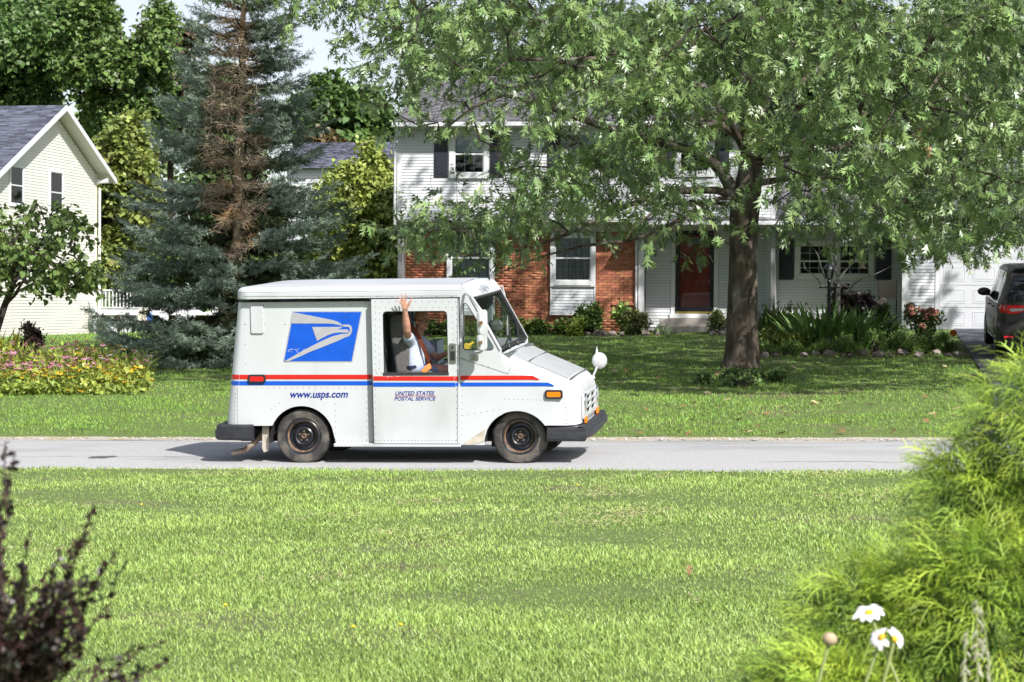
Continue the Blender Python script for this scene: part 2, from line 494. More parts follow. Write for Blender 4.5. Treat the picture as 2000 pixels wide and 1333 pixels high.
# outdoors
M_bark = pm('oak_bark', (0.14, 0.115, 0.088), (0.06, 0.046, 0.036), 9, rough=0.95, bump=1.0, bscale=22, stretch=(1, 1, 0.3), third=(0.32, 0.31, 0.27), tscale=2.2, tlo=.55, thi=.68)
M_bark_dark = pm('dark_bark', (0.055, 0.042, 0.032), (0.03, 0.024, 0.02), 12, rough=0.95)
M_twig = pm('twig', (0.075, 0.06, 0.048), (0.05, 0.04, 0.03), 12, rough=0.9)
M_dead = pm('dead_twig', (0.52, 0.43, 0.31), (0.38, 0.30, 0.21), 2.5, rough=0.95, third=(0.46, 0.27, 0.13), tscale=.7, tlo=.52, thi=.66)
M_stone = pm('stone', (0.26, 0.22, 0.195), (0.14, 0.12, 0.11), 5, rough=0.95, bump=0.6, bscale=14, obj_var=0.3)
M_lamp_black = pm('lamp_metal', (0.012, 0.013, 0.016), rough=0.4)
def leaf_mat(name, c1, c2, tint=0.4, rough=0.42, spec=0.5, tr=0.12, scale=1.2, third=None, tlo=.6, thi=.7, k=1.4):
    c1 = tuple(v * k for v in c1); c2 = tuple(v * k for v in c2)
    return pm(name, c1, c2, scale, rough=rough, spec=spec, tint=tint, translucent=tr, third=third, tscale=1.1, tlo=tlo, thi=thi)
M_oak = leaf_mat('oak_leaf', (0.14, 0.205, 0.068), (0.075, 0.128, 0.036), tint=0.5, rough=0.40, spec=0.95, tr=0.09, scale=0.5, k=1.5)
M_oak_obj = pm('oak_leaf_single', (0.18, 0.28, 0.09), (0.11, 0.19, 0.05), 0.5, rough=0.5, spec=0.5, obj_var=0.45, translucent=0.09)
# ================================================================== GROUND, ROAD
def coords(lo, hi, fine0, fine1, step, grow=1.35):
    a = list(np.arange(fine0, fine1 + 1e-6, step)); s = step
    x = fine1
    while x < hi: s *= grow; x += s; a.append(x)
    s = step; x = fine0; b = []
    while x > lo: s *= grow; x -= s; b.append(x)
    return np.array(b[::-1] + a)
gx = coords(-1500, 1500, -34, 16, 1.0); gy = coords(-60, 2000, 6, 60, 0.3)
GX, GY = np.meshgrid(gx, gy)
GZ = ground(GX, GY)
inroad = (GY > Y_NEAR - 0.1) & (GY < Y_FAR + 0.1)
GZ = np.where(inroad, ground(GX, GY) - 0.06, GZ)
GZ += 0.012 * np.sin(GX * 1.3 + np.sin(GY * .7) * 2) * np.sin(GY * 0.9) * (~inroad)
V = np.stack([GX, GY, GZ], -1).reshape(-1, 3)
ny, nx = GX.shape
idx = np.arange(ny * nx).reshape(ny, nx)
Qd = np.stack([idx[:-1, :-1], idx[:-1, 1:], idx[1:, 1:], idx[1:, :-1]], -1).reshape(-1, 4)
M_lawn = pm('lawn_soil', (0.10, 0.155, 0.035), (0.125, 0.17, 0.045), 4, rough=0.95, bump=0.8, bscale=60, third=(0.14, 0.13, 0.07), tscale=0.9, tlo=.56, thi=.68, stretch=(0.5, 1, 1))
g = obj('lawn_ground', tri_mesh('lawn_ground', V, Qd, smooth=True), M_lawn); tag(g, 'mown lawn sloping gently on both sides of the road', kind='structure')

M_asphalt = pm('asphalt', (0.45, 0.45, 0.452), (0.35, 0.35, 0.352), 60, rough=0.95, bump=0.35, bscale=160, detail=6, third=(0.29, 0.287, 0.28), tscale=0.8, tlo=.52, thi=.75, stretch=(0.35, 1, 1))
rxs = np.arange(-45, 25.01, 0.5); rys = np.linspace(Y_NEAR, Y_FAR, 34)
RX, RY = np.meshgrid(rxs, rys)
RYw = RY.copy()
wob = 0.05 * np.sin(rxs * 1.9) + 0.03 * np.sin(rxs * 5.3 + 1)
RYw[0] += wob * 0.6; RYw[-1] += wob * 0.4
RZ = ground(RX, RY) + 0.0
V = np.stack([RX, RYw, RZ], -1).reshape(-1, 3)
ny, nx = RX.shape; idx = np.arange(ny * nx).reshape(ny, nx)
Qd = np.stack([idx[:-1, :-1], idx[:-1, 1:], idx[1:, 1:], idx[1:, :-1]], -1).reshape(-1, 4)
rd = obj('road', tri_mesh('road', V, Qd, smooth=True), M_asphalt); tag(rd, 'pale grey asphalt road crossing the picture', kind='structure')
# tar patch left of the truck
M_tar = pm('tar_patch', (0.07, 0.07, 0.075), (0.12, 0.12, 0.12), 30, rough=0.9)
c_ = P(198, 899, Z=-0.06); mb = MB(); rs = random.Random(5); pts = []
for k in range(22):
    a = 2 * PI * k / 22; r_ = rs.uniform(0.7, 1.1)
    x, y = c_.x + 0.16 * r_ * math.cos(a) + 0.05 * math.sin(a), c_.y + 0.17 * r_ * math.sin(a); pts.append((x, y, gz(x, y) + 0.004))
mb.add(pts, [tuple(range(22))])
tag(mb.build('tar_patch', M_tar, fix=False), 'small dark tar patch on the road left of the truck', kind='structure')
# gravel verge on the far side
M_gravel = pm('gravel_verge', (0.50, 0.46, 0.41), (0.36, 0.33, 0.29), 40, rough=0.95, bump=1.0, bscale=60, third=(0.40, 0.34, 0.20), tscale=2.0)
mb = MB(); rows = []; rs = random.Random(2)
for j, yy in enumerate((Y_FAR - 0.12, Y_FAR + 0.15, Y_FAR + 0.4, Y_FAR + 0.62)):
    row = []
    for x in np.arange(-45, 25.01, 0.25):
        w = 0.14 * math.sin(x * 1.1) + 0.08 * math.sin(x * 3.7) if j == 3 else (0.05 * math.sin(x * 2.3) if j == 0 else 0)
        row.append((float(x), yy + w, gz(float(x), Y_FAR - .05) + (0.006, 0.03, 0.05, 0.03)[j] + rs.uniform(-.006, .006) * (j > 0)))
    rows.append(row)
mb.grid(rows)
tag(mb.build('gravel_verge', M_gravel, smooth=True), 'strip of gravel and dry litter along the far road edge', kind='structure')
# sand speckle stones on the verge
n = 3600; xs_ = RNG.uniform(-18, 6, n); ys_ = Y_FAR + RNG.uniform(-0.15, 0.6, n)
TV = np.array([(-1, -1, 0), (1, -1, 0), (1, 1, 0), (-1, 1, 0), (0, 0, 1.1)]) ; TT = np.array([(0, 1, 4), (1, 2, 4), (2, 3, 4), (3, 0, 4)])
ang = RNG.uniform(0, 6.28, n); Rm = np.zeros((n, 3, 3)); Rm[:, 0, 0] = np.cos(ang); Rm[:, 0, 1] = -np.sin(ang); Rm[:, 1, 0] = np.sin(ang); Rm[:, 1, 1] = np.cos(ang); Rm[:, 2, 2] = 1
me = scatter('gravel', TV, TT, np.stack([xs_, ys_, ground(xs_, np.full(n, Y_FAR - .05)) + 0.025], 1), Rm, RNG.uniform(0.006, 0.018, n), RNG.uniform(0, 1, n))
M_peb = pm('pebble', (0.5, 0.46, 0.40), (0.35, 0.32, 0.28), 20, rough=0.9, tint=0.4)
tag(obj('gravel', me, M_peb), 'loose pebbles and litter on the road verge', kind='stuff')
# driveway
M_drive = pm('driveway_asphalt', (0.085, 0.088, 0.11), (0.065, 0.067, 0.085), 30, rough=0.85, bump=0.3, bscale=100)
dl = []
y0_, y1_ = Y_FAR - 0.02, 52.45
mb = MB(); rows = []
for i in range(40):
    y = y0_ + (y1_ - y0_) * i / 39
    t = (y - y0_) / (y1_ - y0_)
    xl = P(1865, 650, Y=50).x
    xl = 2.0
    x_left = xl - (0.9 * (1 - t) ** 9)
    rows.append([(x_left + (9.2 - xl) * k / 12, y, gz(x_left + (9.2 - xl) * k / 12, y) + 0.022) for k in range(13)])
mb.grid(rows)
tag(mb.build('driveway', M_drive, smooth=True), 'dark asphalt driveway up to the white garage door', kind='structure')

# cracks and sealed joints in the road
M_crack = pm('crack_dark', (0.14, 0.135, 0.13), (0.20, 0.19, 0.18), 30, rough=0.95)
rs = random.Random(33); mb = MB()
for (x0, y0, dx, n_) in ((-11, 24.6, .22, 30), (-9.5, 27.6, .3, 40), (-3.2, 27.2, .25, 34), (-1.2, 24.3, .2, 20), (0.2, 26.6, .2, 24), (-7.6, 28.0, .2, 14), (-2.4, 25.2, .04, 26), (-10.3, 25.5, .05, 24), (0.9, 25.2, .03, 20)):
    x, y = x0, y0; pts = []
    for k in range(n_):
        pts.append((x, y)); x += dx * rs.uniform(.4, 1.2); y += rs.uniform(-.08, .08) + (.10 if dx < .1 else 0)
    for a, b in zip(pts, pts[1:]):
        w = rs.uniform(.004, .013)
        if max(a[1], b[1]) > Y_FAR - .1: break
        mb.add([(a[0], a[1] - w, gz(*a) + .004), (b[0], b[1] - w, gz(*b) + .004), (b[0], b[1] + w, gz(*b) + .004), (a[0], a[1] + w, gz(*a) + .004)], [(0, 1, 2, 3)])
tag(mb.build('road_cracks', M_crack, fix=False), 'fine dark cracks wandering over the road surface', kind='structure')
# ================================================================== MAIL TRUCK
O_TR = P(590, 907, Y=23.96)
RP = Matrix.Rotation(-0.0175, 4, 'Y')
TW = Matrix.Translation(O_TR) @ RP @ Matrix.Rotation(math.radians(1.2), 4, 'X')
TB = Matrix.Translation(O_TR) @ RP @ Matrix.Rotation(math.radians(2.9), 4, 'X')
LEAN = TW.inverted() @ TB
WB = 1.93
truck = thing('mail_truck', 'white mail delivery truck with blue eagle emblem and red and blue stripes on the road', 'mail truck')
truck.matrix_basis = TW

def SL(px, py, y=0.0, T=TB):
    Ti = T.inverted(); e = Ti @ EYE; r = Ti.to_3x3() @ ray(px, py)
    p = e + r * ((y - e.y) / r.y)
    return p
def S(px, py, y=0.0):
    p = SL(px, py, y); return (p.x, p.z)
def tb(mb, name, mat, smooth=False, bevel=0.0, parent=None, lean=True, merge=0.0):
    """build a truck part; geometry given in body coordinates"""
    if lean: mb.xf(LEAN)
    return mb.build(name, mat, parent or truck, smooth, bevel, local=parent is None, merge=merge) if parent is None else _sub(mb, name, mat, parent, smooth, bevel)
def _sub(mb, name, mat, parent, smooth, bevel):
    o = mb.build(name, mat, None, smooth, bevel); o.parent = parent; return o   # parents sit at the truck origin
def plate_xz(mb, outline, holes, y0, y1, bevel=0.004):
    """plate in the local x-z plane between y0 and y1"""
    V, F = curve_plate(outline, holes, abs(y1 - y0), bevel)
    ym = (y0 + y1) / 2
    mb.add([(v.x, ym + v.z, v.y) for v in V], F)
    return mb

YC = 0.075                       # cargo wall stands back of door and rim
# ---- cargo box -------------------------------------------------------------
x_de = S(727, 700, YC)[0]
z_top = S(600, 590, YC)[1]
arch_r = (S(590, 858, YC), 0.385)
def zb_rear(x):
    c, r = arch_r
    if abs(x - c[0]) < r:
        z = c[1] + math.sqrt(r * r - (x - c[0]) ** 2)
    else: z = -9
    base = S(480, 832, YC)[1] if x < c[0] else S(690, 866, YC)[1]
    return max(base, z)
xr0 = S(446, 830, 0.25)[0]; xr1 = S(469, 590, 0.25)[0]
zr0 = S(446, 830, 0.25)[1]; zr1 = z_top
def slant(x, z):
    k = max(0.0, (-0.45 - x) / (-0.45 - xr0))
    return x + (xr1 - xr0) * (z - zr0) / (zr1 - zr0) * k
per = []
xs_side = sorted(set([x_de - i * (x_de - (-0.45)) / 60 for i in range(61)]), reverse=True)
for x in xs_side: per.append((x, YC))
for i in range(1, 5): per.append((-0.45 - (abs(xr0) - 0.45 - 0.15) * i / 4, YC))
for i in range(1, 9):
    a = PI / 2 * i / 8; per.append((xr0 + 0.15 - 0.15 * math.sin(a), YC + 0.15 - 0.15 * math.cos(a)))
for i in range(1, 8): per.append((xr0, YC + 0.15 + (WB - 2 * YC - 0.3) * i / 8))
half = list(per)
full = per[:-7] + per[-7:] + [(x, WB - y) for x, y in per[:-7][::-1]]
rows = []
for k in range(11):
    row = []
    for (x, y) in full:
        zb = zb_rear(x); z = zb + (z_top - zb) * k / 10
        row.append((slant(x, z), y, z))
    rows.append(row)
mb = MB(); mb.grid(rows)
cargo = tb(mb, 'cargo_body', M_truck, smooth=True)

# front wheel well
def front_well():
    mb = MB(); c_, rx, rz = arch_f
    for (yy0, yy1) in ((0.034, 0.5), (WB - 0.034, WB - 0.5)):
        mb = MB()
        ring = [(c_[0] + rx * 1.0 * math.cos(PI * k / 24), c_[1] + rz * 1.0 * math.sin(PI * k / 24)) for k in range(25)]
        mb.grid([[(x, yy0, z) for x, z in ring], [(x, yy1, z) for x, z in ring]])
        mb.add([(c_[0] - rx, yy1, c_[1] - 0.1), (c_[0] + rx, yy1, c_[1] - 0.1), (c_[0] + rx, yy1, c_[1] + rz), (c_[0] - rx, yy1, c_[1] + rz)], [(0, 1, 2, 3)])
        tb(mb, 'wheel_well', M_under)
# inner wheel well + rolled lip of the arch
mb = MB()
c, r = arch_r
for (yy0, yy1) in ((YC + 0.004, 0.5), (WB - 0.5, WB - YC - 0.004)):
    mb = MB()
    ring = []
    for k in range(25):
        a = PI * 1.08 * k / 24 - 0.04 * PI
        ring.append((c[0] + r * math.cos(a), c[1] + r * math.sin(a)))
    mb.grid([[(x, yy0, z) for x, z in ring], [(x, yy1, z) for x, z in ring]])
    yw = yy1 if yy0 < 0.6 else yy0
    mb.add([(c[0] - r, yw, c[1] - 0.1), (c[0] + r, yw, c[1] - 0.1), (c[0] + r, yw, c[1] + r), (c[0] - r, yw, c[1] + r)], [(0, 1, 2, 3)])
    tb(mb, 'wheel_well', M_under)
mb = MB()
mb.box(xr0 + 0.12, S(1060, 800)[0], 0.35, WB - 0.35, S(600, 862, .35)[1], S(600, 838, .35)[1])
mb.box(xr0 + 0.1, x_de, 0.38, WB - 0.38, S(480, 838, .1)[1] - 0.02, S(480, 834, .1)[1] + 0.01)
for xx in (-0.55, 0.55, 1.9): mb.box(xx, xx + 0.12, 0.3, WB - 0.3, 0.28, 0.42)
mb.tube([(-0.0, 0.35, 0.30), (-0.0, WB - 0.35, 0.30)], 0.05, 8)
mb.tube([(2.53, 0.4, 0.28), (2.53, WB - 0.4, 0.28)], 0.04, 8)
mb.tube([(-0.7, 0.9, 0.3), (1.8, 0.9, 0.34)], 0.05, 8)
mb.box(-0.9, -0.35, 0.7, 1.3, 0.24, 0.42)
tb(mb, 'underbody', M_under)

# ---- roof ------------------------------------------------------------------
xf0, zt_b = S(898, 583, 0.0); xb0 = S(463, 585, 0.0)[0] - 0.03
z_r0 = S(700, 582.5, 0.0)[1]; z_r1 = S(700, 570, 0.0)[1]; z_r2 = S(700, 559, 0.03)[1]
def rim(ins, z, rfull=0.17):
    rr = max(rfull - ins, 0.012); x0, x1 = xb0 + ins, xf0 + 0.01; y0, y1 = -0.01 + ins, WB + 0.01 - ins
    pts = [(x1, y0, z)]
    for i in range(20): pts.append((x1 + (x0 + rr - x1) * (i + 1) / 20, y0, z))
    for i in range(1, 7):
        a = PI / 2 * i / 6; pts.append((x0 + rr - rr * math.sin(a), y0 + rr - rr * math.cos(a), z))
    for i in range(1, 8): pts.append((x0, y0 + rr + (y1 - y0 - 2 * rr) * i / 8, z))
    for i in range(0, 7):
        a = PI / 2 * i / 6; pts.append((x0 + rr - rr * math.cos(a), y1 - rr + rr * math.sin(a), z))
    for i in range(20): pts.append((x0 + rr + (x1 - x0 - rr) * (i + 1) / 20, y1, z))
    return pts
prof = [(0.05, z_r0 + 0.005), (0.0, z_r0), (0.0, z_r1 - 0.006), (0.006, z_r1), (0.0, z_r1 + 0.006)]
hh = z_r2 - z_r1
for i in range(1, 7):
    a = PI / 2 * i / 6; prof.append((0.085 * (1 - math.cos(a)), z_r1 + 0.006 + (hh - 0.006) * math.sin(a)))
mb = MB(); mb.grid([rim(a, b) for a, b in prof])
tb(mb, 'roof_rim', M_truck, smooth=True)
mb = MB()
mb.grid([rim(0.085 + k, z_r2 + 0.0005 + 0.035 * (1 - (1 - k / 0.87) ** 2)) for k in (0.0, 0.03, 0.1, 0.25, 0.45, 0.65, 0.80)] )
V0 = rim(0.085 + 0.80, z_r2 + 0.0355)
mb.box(min(p[0] for p in V0), xf0 + 0.01, V0[0][1] - 0.005, WB - V0[0][1] + 0.005, z_r2 + 0.028, z_r2 + 0.036)
roof_panel = tb(mb, 'roof_panel', M_truck_roof, smooth=True)
mb = MB(); mb.box(xb0 + 0.12, xf0, 0.12, WB - 0.12, z_r0 + 0.01, z_r0 + 0.03)
tb(mb, 'headliner', M_interior)

# ---- visor over windshield, pillars ---------------------------------------
pA = S(898, 559, 0.06); pB = S(906, 562, 0.06); pC = S(921.5, 581.5, 0.04)
mb = MB(); rows = []
for k in range(13):
    y = 0.03 + (WB - 0.06) * k / 12; e = min(k, 12 - k)
    dz = -0.03 if e == 0 else 0.0
    crown = 0.03 * (1 - ((k - 6) / 6) ** 2)
    rows.append([(pA[0] - 0.02, y, z_r2 + crown - 0.002 + dz), (pA[0] + 0.02, y, z_r2 + crown - 0.002 + dz), (pB[0], y, pB[1] + crown * .8 + dz), (pC[0] + (0.02 if e else 0), y, pC[1]), (pC[0] - 0.02, y, pC[1] - 0.012)])
mb.grid(rows)
visor = tb(mb, 'visor_panel', M_truck, smooth=True)

def S0(px, py): return S(px, py, 0.0)
cow = [(898.5, 566), (901, 560), (906, 561), (913, 567), (921, 580), (935, 605), (950, 632), (965, 659), (978, 682), (979, 700)]
arch_f = (S0(1010, 866), 0.385, 0.368)
def arch_z(x):
    c_, rx, rz = arch_f; k = (x - c_[0]) / rx
    return c_[1] + rz * math.sqrt(1 - k * k) if abs(k) < 1 else -9
xa = S0(979, 700)[0]
arch_pts = []
x_l = arch_f[0][0] - arch_f[1]
for i in range(9):
    x = xa + (x_l + 0.004 - xa) * i / 8; arch_pts.append((x, arch_z(x)))
z_bot = S0(910, 869)[1]
out = [S0(*p) for p in cow] + arch_pts + [(x_l, z_bot), (S0(899, 869)[0], z_bot)]
hole = [S0(*p) for p in ((905, 598), (906.5, 593.5), (910, 593), (913.5, 596.5), (931, 625), (948, 652), (962.5, 675.5), (963.5, 680), (960, 683.5), (908, 683.5), (905, 680))]
for yy, nm in ((0.0, 'near'), (WB, 'far')):
    mb = MB(); plate_xz(mb, out, [hole], yy, yy + (0.03 if yy == 0 else -0.03), 0.005)
    cs = tb(mb, 'cowl_side', M_truck, smooth=True)
    mb = MB(); plate_xz(mb, hole, [[(hole[0][0] + (x - hole[0][0]) * 0.0 + (x - sum(h[0] for h in hole) / 11) * -0.0 + (x + (sum(h[0] for h in hole) / 11 - x) * 0.055 - hole[0][0] * 1.0), z + (sum(h[1] for h in hole) / 11 - z) * 0.055) for x, z in hole]], yy - 0.003, yy + 0.033 if yy == 0 else yy - 0.033, 0.0)
    mb = MB(); mb.prism(hole, lambda u, v: (u, (yy + 0.012 if yy == 0 else yy - 0.012), v), (0, 0.004, 0))
    tb(mb, 'quarter_window', M_glass)
    mb = MB()
    hp = [(x, (yy - 0.002 if yy == 0 else yy + 0.002), z) for x, z in hole]
    mb.tube(hp + [hp[0]], 0.006, 5)
    tb(mb, 'window_seal', M_seal)
# dirt-worn lower corner in front of the front wheel
mb = MB(); tri = [S0(902, 869), S0(926, 869), S0(946, 862), S0(948, 838)]
mb.prism(tri, lambda u, v: (u, -0.006, v), (0, 0.004, 0)); tb(mb, 'worn_patch', M_dirt)

front_well()
# ---- windshield -------------------------------------------------------------
wt = S(922.5, 583, 0.05); wbm = S(977, 681, 0.05)
def wsp(t, y): return (wt[0] + (wbm[0] - wt[0]) * t, y, wt[1] + (wbm[1] - wt[1]) * t)
mb = MB(); mb.add([wsp(0, 0.06), wsp(0, WB - .06), wsp(1, WB - .06), wsp(1, 0.06)], [(0, 1, 2, 3)])
tb(mb, 'windshield', M_glass)
mb = MB()
for y in (0.05, WB - 0.05): mb.beam(wsp(-0.02, y), wsp(1.02, y), 0.035, 0.03, up=(0, 1, 0))
mb.beam(wsp(0, 0.05), wsp(0, WB - 0.05), 0.03, 0.03); mb.beam(wsp(1, 0.05), wsp(1, WB - 0.05), 0.03, 0.03)
tb(mb, 'windshield_seal', M_seal)
for yy, ww_ in ((WB - 0.012, 0.04), (0.012, 0.02)):
    mb = MB(); mb.beam(wsp(-0.05, yy), wsp(1.03, yy), ww_, 0.05, up=(0, 1, 0)); tb(mb, 'windshield_pillar', M_mirror_back, bevel=0.006)
for yy in (0.55, 1.15):
    mb = MB(); a = Vector(wsp(1.06, yy)); b = Vector(wsp(0.80, yy + 0.42))
    mb.tube([a, a.lerp(b, 0.5) + Vector((0.03, 0, 0.02)), b + Vector((0.012, 0, 0.005))], 0.008, 6)
    mb.beam(Vector(wsp(0.93, yy + 0.16)) + Vector((0.02, 0, .01)), Vector(wsp(0.66, yy + 0.66)) + Vector((0.02, 0, .01)), 0.016, 0.016)
    mb.lathe([(0.02, -.01), (0.022, .02), (0.012, .05)], a + Vector((0.0, 0, 0.0)), n=8)
    tb(mb, 'wiper', M_seal)

# ---- hood and fenders -------------------------------------------------------
x_n = SL(1136, 800, 0.30).x
hA = SL(979, 685, 0.25); hB = SL(996, 693, 0.25); hC = SL(1112, 742, 0.25)
def z_hood(x):
    if x < hB.x: t = (x - hA.x) / (hB.x - hA.x); return hA.z + (hB.z - hA.z) * t
    t = (x - hB.x) / (hC.x - hB.x); return hB.z + (hC.z - hB.z) * t
zfb = S0(1090, 832)[1]
AN = 0.30
def section(x):
    f = min(max((x - (x_n - AN)) / AN, 0), 1); q = 1 - math.sqrt(max(0.0, 1 - f * f))
    y0 = 0.25 * q; zh = z_hood(x) - 0.12 * (1 - math.sqrt(max(0, 1 - (max(0, (x - (x_n - .16))) / .16) ** 2)) if x > x_n - .16 else 0)
    g = min(max((x - hA.x) / 0.35, 0), 1); rz = 0.03 + 0.13 * g; ry = 0.06 + 0.18 * g
    za = arch_z(x); zb = max(za, zfb if x > arch_f[0][0] else z_bot)
    pts = []
    zs = zh - rz
    for k in range(7): pts.append((x, y0, zb + (zs - zb) * k / 6))
    for k in range(1, 8):
        a = PI / 2 * k / 7; pts.append((x, y0 + ry * (1 - math.cos(a)), zs + rz * math.sin(a)))
    yq = y0 + ry
    for k in range(1, 9):
        y = yq + (WB / 2 - yq) * k / 8; pts.append((x, y, zh + 0.02 * (1 - ((WB / 2 - y) / (WB / 2 - yq)) ** 2)))
    return pts + [(p[0], WB - p[1], p[2]) for p in pts[:-1][::-1]]
xs = [xa + 0.001]
x_arch1 = arch_f[0][0] + arch_f[1]
xs += [xa + (x_arch1 - xa) * i / 34 for i in range(1, 34)] + [x_arch1 - 0.001, x_arch1 + 0.002]
xs += [x_arch1 + (x_n - AN - x_arch1) * i / 4 for i in range(1, 4)] if x_n - AN > x_arch1 else []
s0 = max(xs[-1], x_n - AN)
xs += [s0 + (x_n - s0) * math.sin(PI / 2 * i / 12) for i in range(1, 13)]
secs = [section(x) for x in xs]
mb = MB(); mb.grid(secs)
n = len(secs[-1]); front = secs[-1]
mb.add(front, [tuple(range(n))])
tb(mb, 'front_body', M_truck, smooth=True)
# hood skin: a slightly raised grey sheet with seams
mb = MB(); rows = []
for i in range(9):
    x = hB.x + (x_n - 0.15 - hB.x) * i / 8; sct = section(x)
    rows.append([(p[0], p[1], p[2] + 0.004) for p in sct if 0.30 <= p[1] <= WB - 0.30])
m_ = min(len(r_) for r_ in rows)
rows = []
for i in range(9):
    x = hB.x + (x_n - 0.15 - hB.x) * i / 8
    zh = section(x)
    rows.append([(x, 0.27 + (WB - 0.54) * k / 10, z_hood(x) + 0.026 - 0.02 * (abs(k - 5) / 5) ** 2) for k in range(11)])
mb.grid(rows)
hood = tb(mb, 'hood', M_hood, smooth=True)
mb = MB()
for xx in (hC.x + 0.012,):
    mb.beam((xx, 0.26, z_hood(xx) + 0.012), (xx, WB - 0.26, z_hood(xx) + 0.012), 0.012, 0.02)
for xx in (hB.x - 0.008, hB.x + 0.22):
    mb.beam((xx, 0.27, z_hood(xx) + 0.018), (xx, WB - 0.27, z_hood(xx) + 0.018), 0.006, 0.02)
tag(tb(mb, 'hood_seam', M_seam), kind='stuff')
# ---- grille panel -----------------------------------------------------------
zg0, zg1 = SL(1140, 818, 0.35).z, SL(1137, 772, 0.35).z
def fr(y, z): return (x_n + 0.012, y, z)
slots = []
for k in range(3):
    zz = zg0 + 0.045 + k * (zg1 - zg0 - 0.05) / 3
    for (a, b) in ((0.58, 0.93), (1.0, 1.35)):
        slots.append(rrect(a, zz - .006, b, zz + 0.052, 0.024, 3))
V, Fp = curve_plate(rrect(0.30, zg0, WB - 0.30, zg1, 0.02, 2), slots, 0.02, 0.004)
mb = MB(); mb.add([(x_n + 0.014 + v.z, v.x, v.y) for v in V], Fp)
tb(mb, 'grille_panel', M_truck, smooth=True)
mb = MB(); mb.box(x_n + 0.001, x_n + 0.003, 0.55, WB - 0.55, zg0 + 0.03, zg1 - 0.01)
tb(mb, 'grille_opening', M_under)
for yy in (0.44, WB - 0.44):
    mb = MB(); mb.lathe([(0.085, 0), (0.088, 0.012), (0.07, 0.02), (0.03, 0.026)], (x_n + 0.022, yy, (zg0 + zg1) / 2 + 0.05), 'X', 20)
    tb(mb, 'headlight', M_headlight, smooth=True)
    mb = MB(); mb.lathe([(0.098, 0), (0.098, 0.014), (0.086, 0.016)], (x_n + 0.022, yy, (zg0 + zg1) / 2 + 0.05), 'X', 20)
    tb(mb, 'headlight_ring', M_chrome, smooth=True)
    mb = MB(); mb.box(x_n + 0.02, x_n + 0.045, yy - 0.07, yy + 0.07, zg0 - 0.055, zg0 + 0.02)
    tb(mb, 'turn_signal', M_amber, bevel=0.006)
# ---- sliding door -----------------------------------------------------------
dx0, dx1 = S0(728.5, 700)[0], S0(896.5, 700)[0]; dz0, dz1 = S0(810, 866)[1], S0(810, 585)[1]
wx0, wx1 = S0(748.5, 670)[0], S0(875.5, 670)[0]; wz0, wz1 = S0(810, 731)[1], S0(810, 607.5)[1]
for side in (0, 1):
    y0, y1 = (-0.02, 0.016) if side == 0 else (WB - 0.016, WB + 0.02)
    mb = MB(); plate_xz(mb, rrect(dx0, dz0, dx1, dz1, 0.006, 1), [rrect(wx0, wz0, wx1, wz1, 0.05, 5, (0.05, 0.05, 0.02, 0.02))], y0, y1, 0.004)
    door = tb(mb, 'sliding_door', M_truck, smooth=True)
    yy = y0 - 0.003 if side == 0 else y1 + 0.003
    mb = MB(); mb.box(wx0 - 0.004, wx1 + 0.004, yy - 0.004, yy + 0.03 * (1 if side == 0 else -1), wz0 - 0.012, wz0 + 0.02)
    tb(mb, 'window_ledge', M_black_rubber)
    mb = MB(); rr = [(x, yy + 0.012 * (1 if side == 0 else -1), z) for x, z in rrect(wx0 + 0.004, wz0 + .004, wx1 - 0.004, wz1 - .004, 0.05, 5, (0.05, 0.05, 0.02, 0.02))]
    mb.tube(rr + [rr[0]], 0.008, 5)
    tb(mb, 'window_seal', M_seal)
mb = MB(); hx0, hx1 = S0(879, 700)[0], S0(891.5, 700)[0]; hz0, hz1 = S0(880, 709)[1], S0(880, 671)[1]
V, Fp = curve_plate(rrect(hx0, hz0, hx1, hz1, 0.012, 3), [], 0.012, 0.002)
mb.add([(v.x, -0.028 + v.z, v.y) for v in V], Fp)
hd = tb(mb, 'door_handle', M_steel, smooth=True)
mb = MB(); mb.box(hx0 + 0.012, hx1 - 0.012, -0.040, -0.034, hz0 + 0.03, hz1 - 0.09)
mb.lathe([(0.012, 0), (0.012, 0.008)], ((hx0 + hx1) / 2, -0.044, hz1 - 0.04), 'Y', 10)
tb(mb, 'latch', M_seal)
mb = MB(); mb.box(dx0 - 0.02, dx1 + 0.02, 0.02, 0.03, dz0 - 0.02, wz0 - 0.03); mb.box(dx1 - 0.002, dx1 + 0.02, 0.018, 0.034, dz0, dz1)
mb.box(dx0 - 0.03, dx1 + 0.01, 0.0, 0.05, dz1 + 0.004, dz1 + 0.018)
tb(mb, 'door_gap', M_seam)
# rocker sill
mb = MB(); mb.box(S0(652, 860)[0], S0(900, 870)[0], -0.012, 0.10, S0(800, 873)[1], S0(800, 866.8)[1])
tb(mb, 'sill', M_truck, bevel=0.006)
mb = MB(); mb.box(S0(652, 860)[0], S0(900, 870)[0], WB - 0.10, WB + 0.012, S0(800, 873)[1], S0(800, 866.8)[1])
tb(mb, 'sill', M_truck, bevel=0.006)
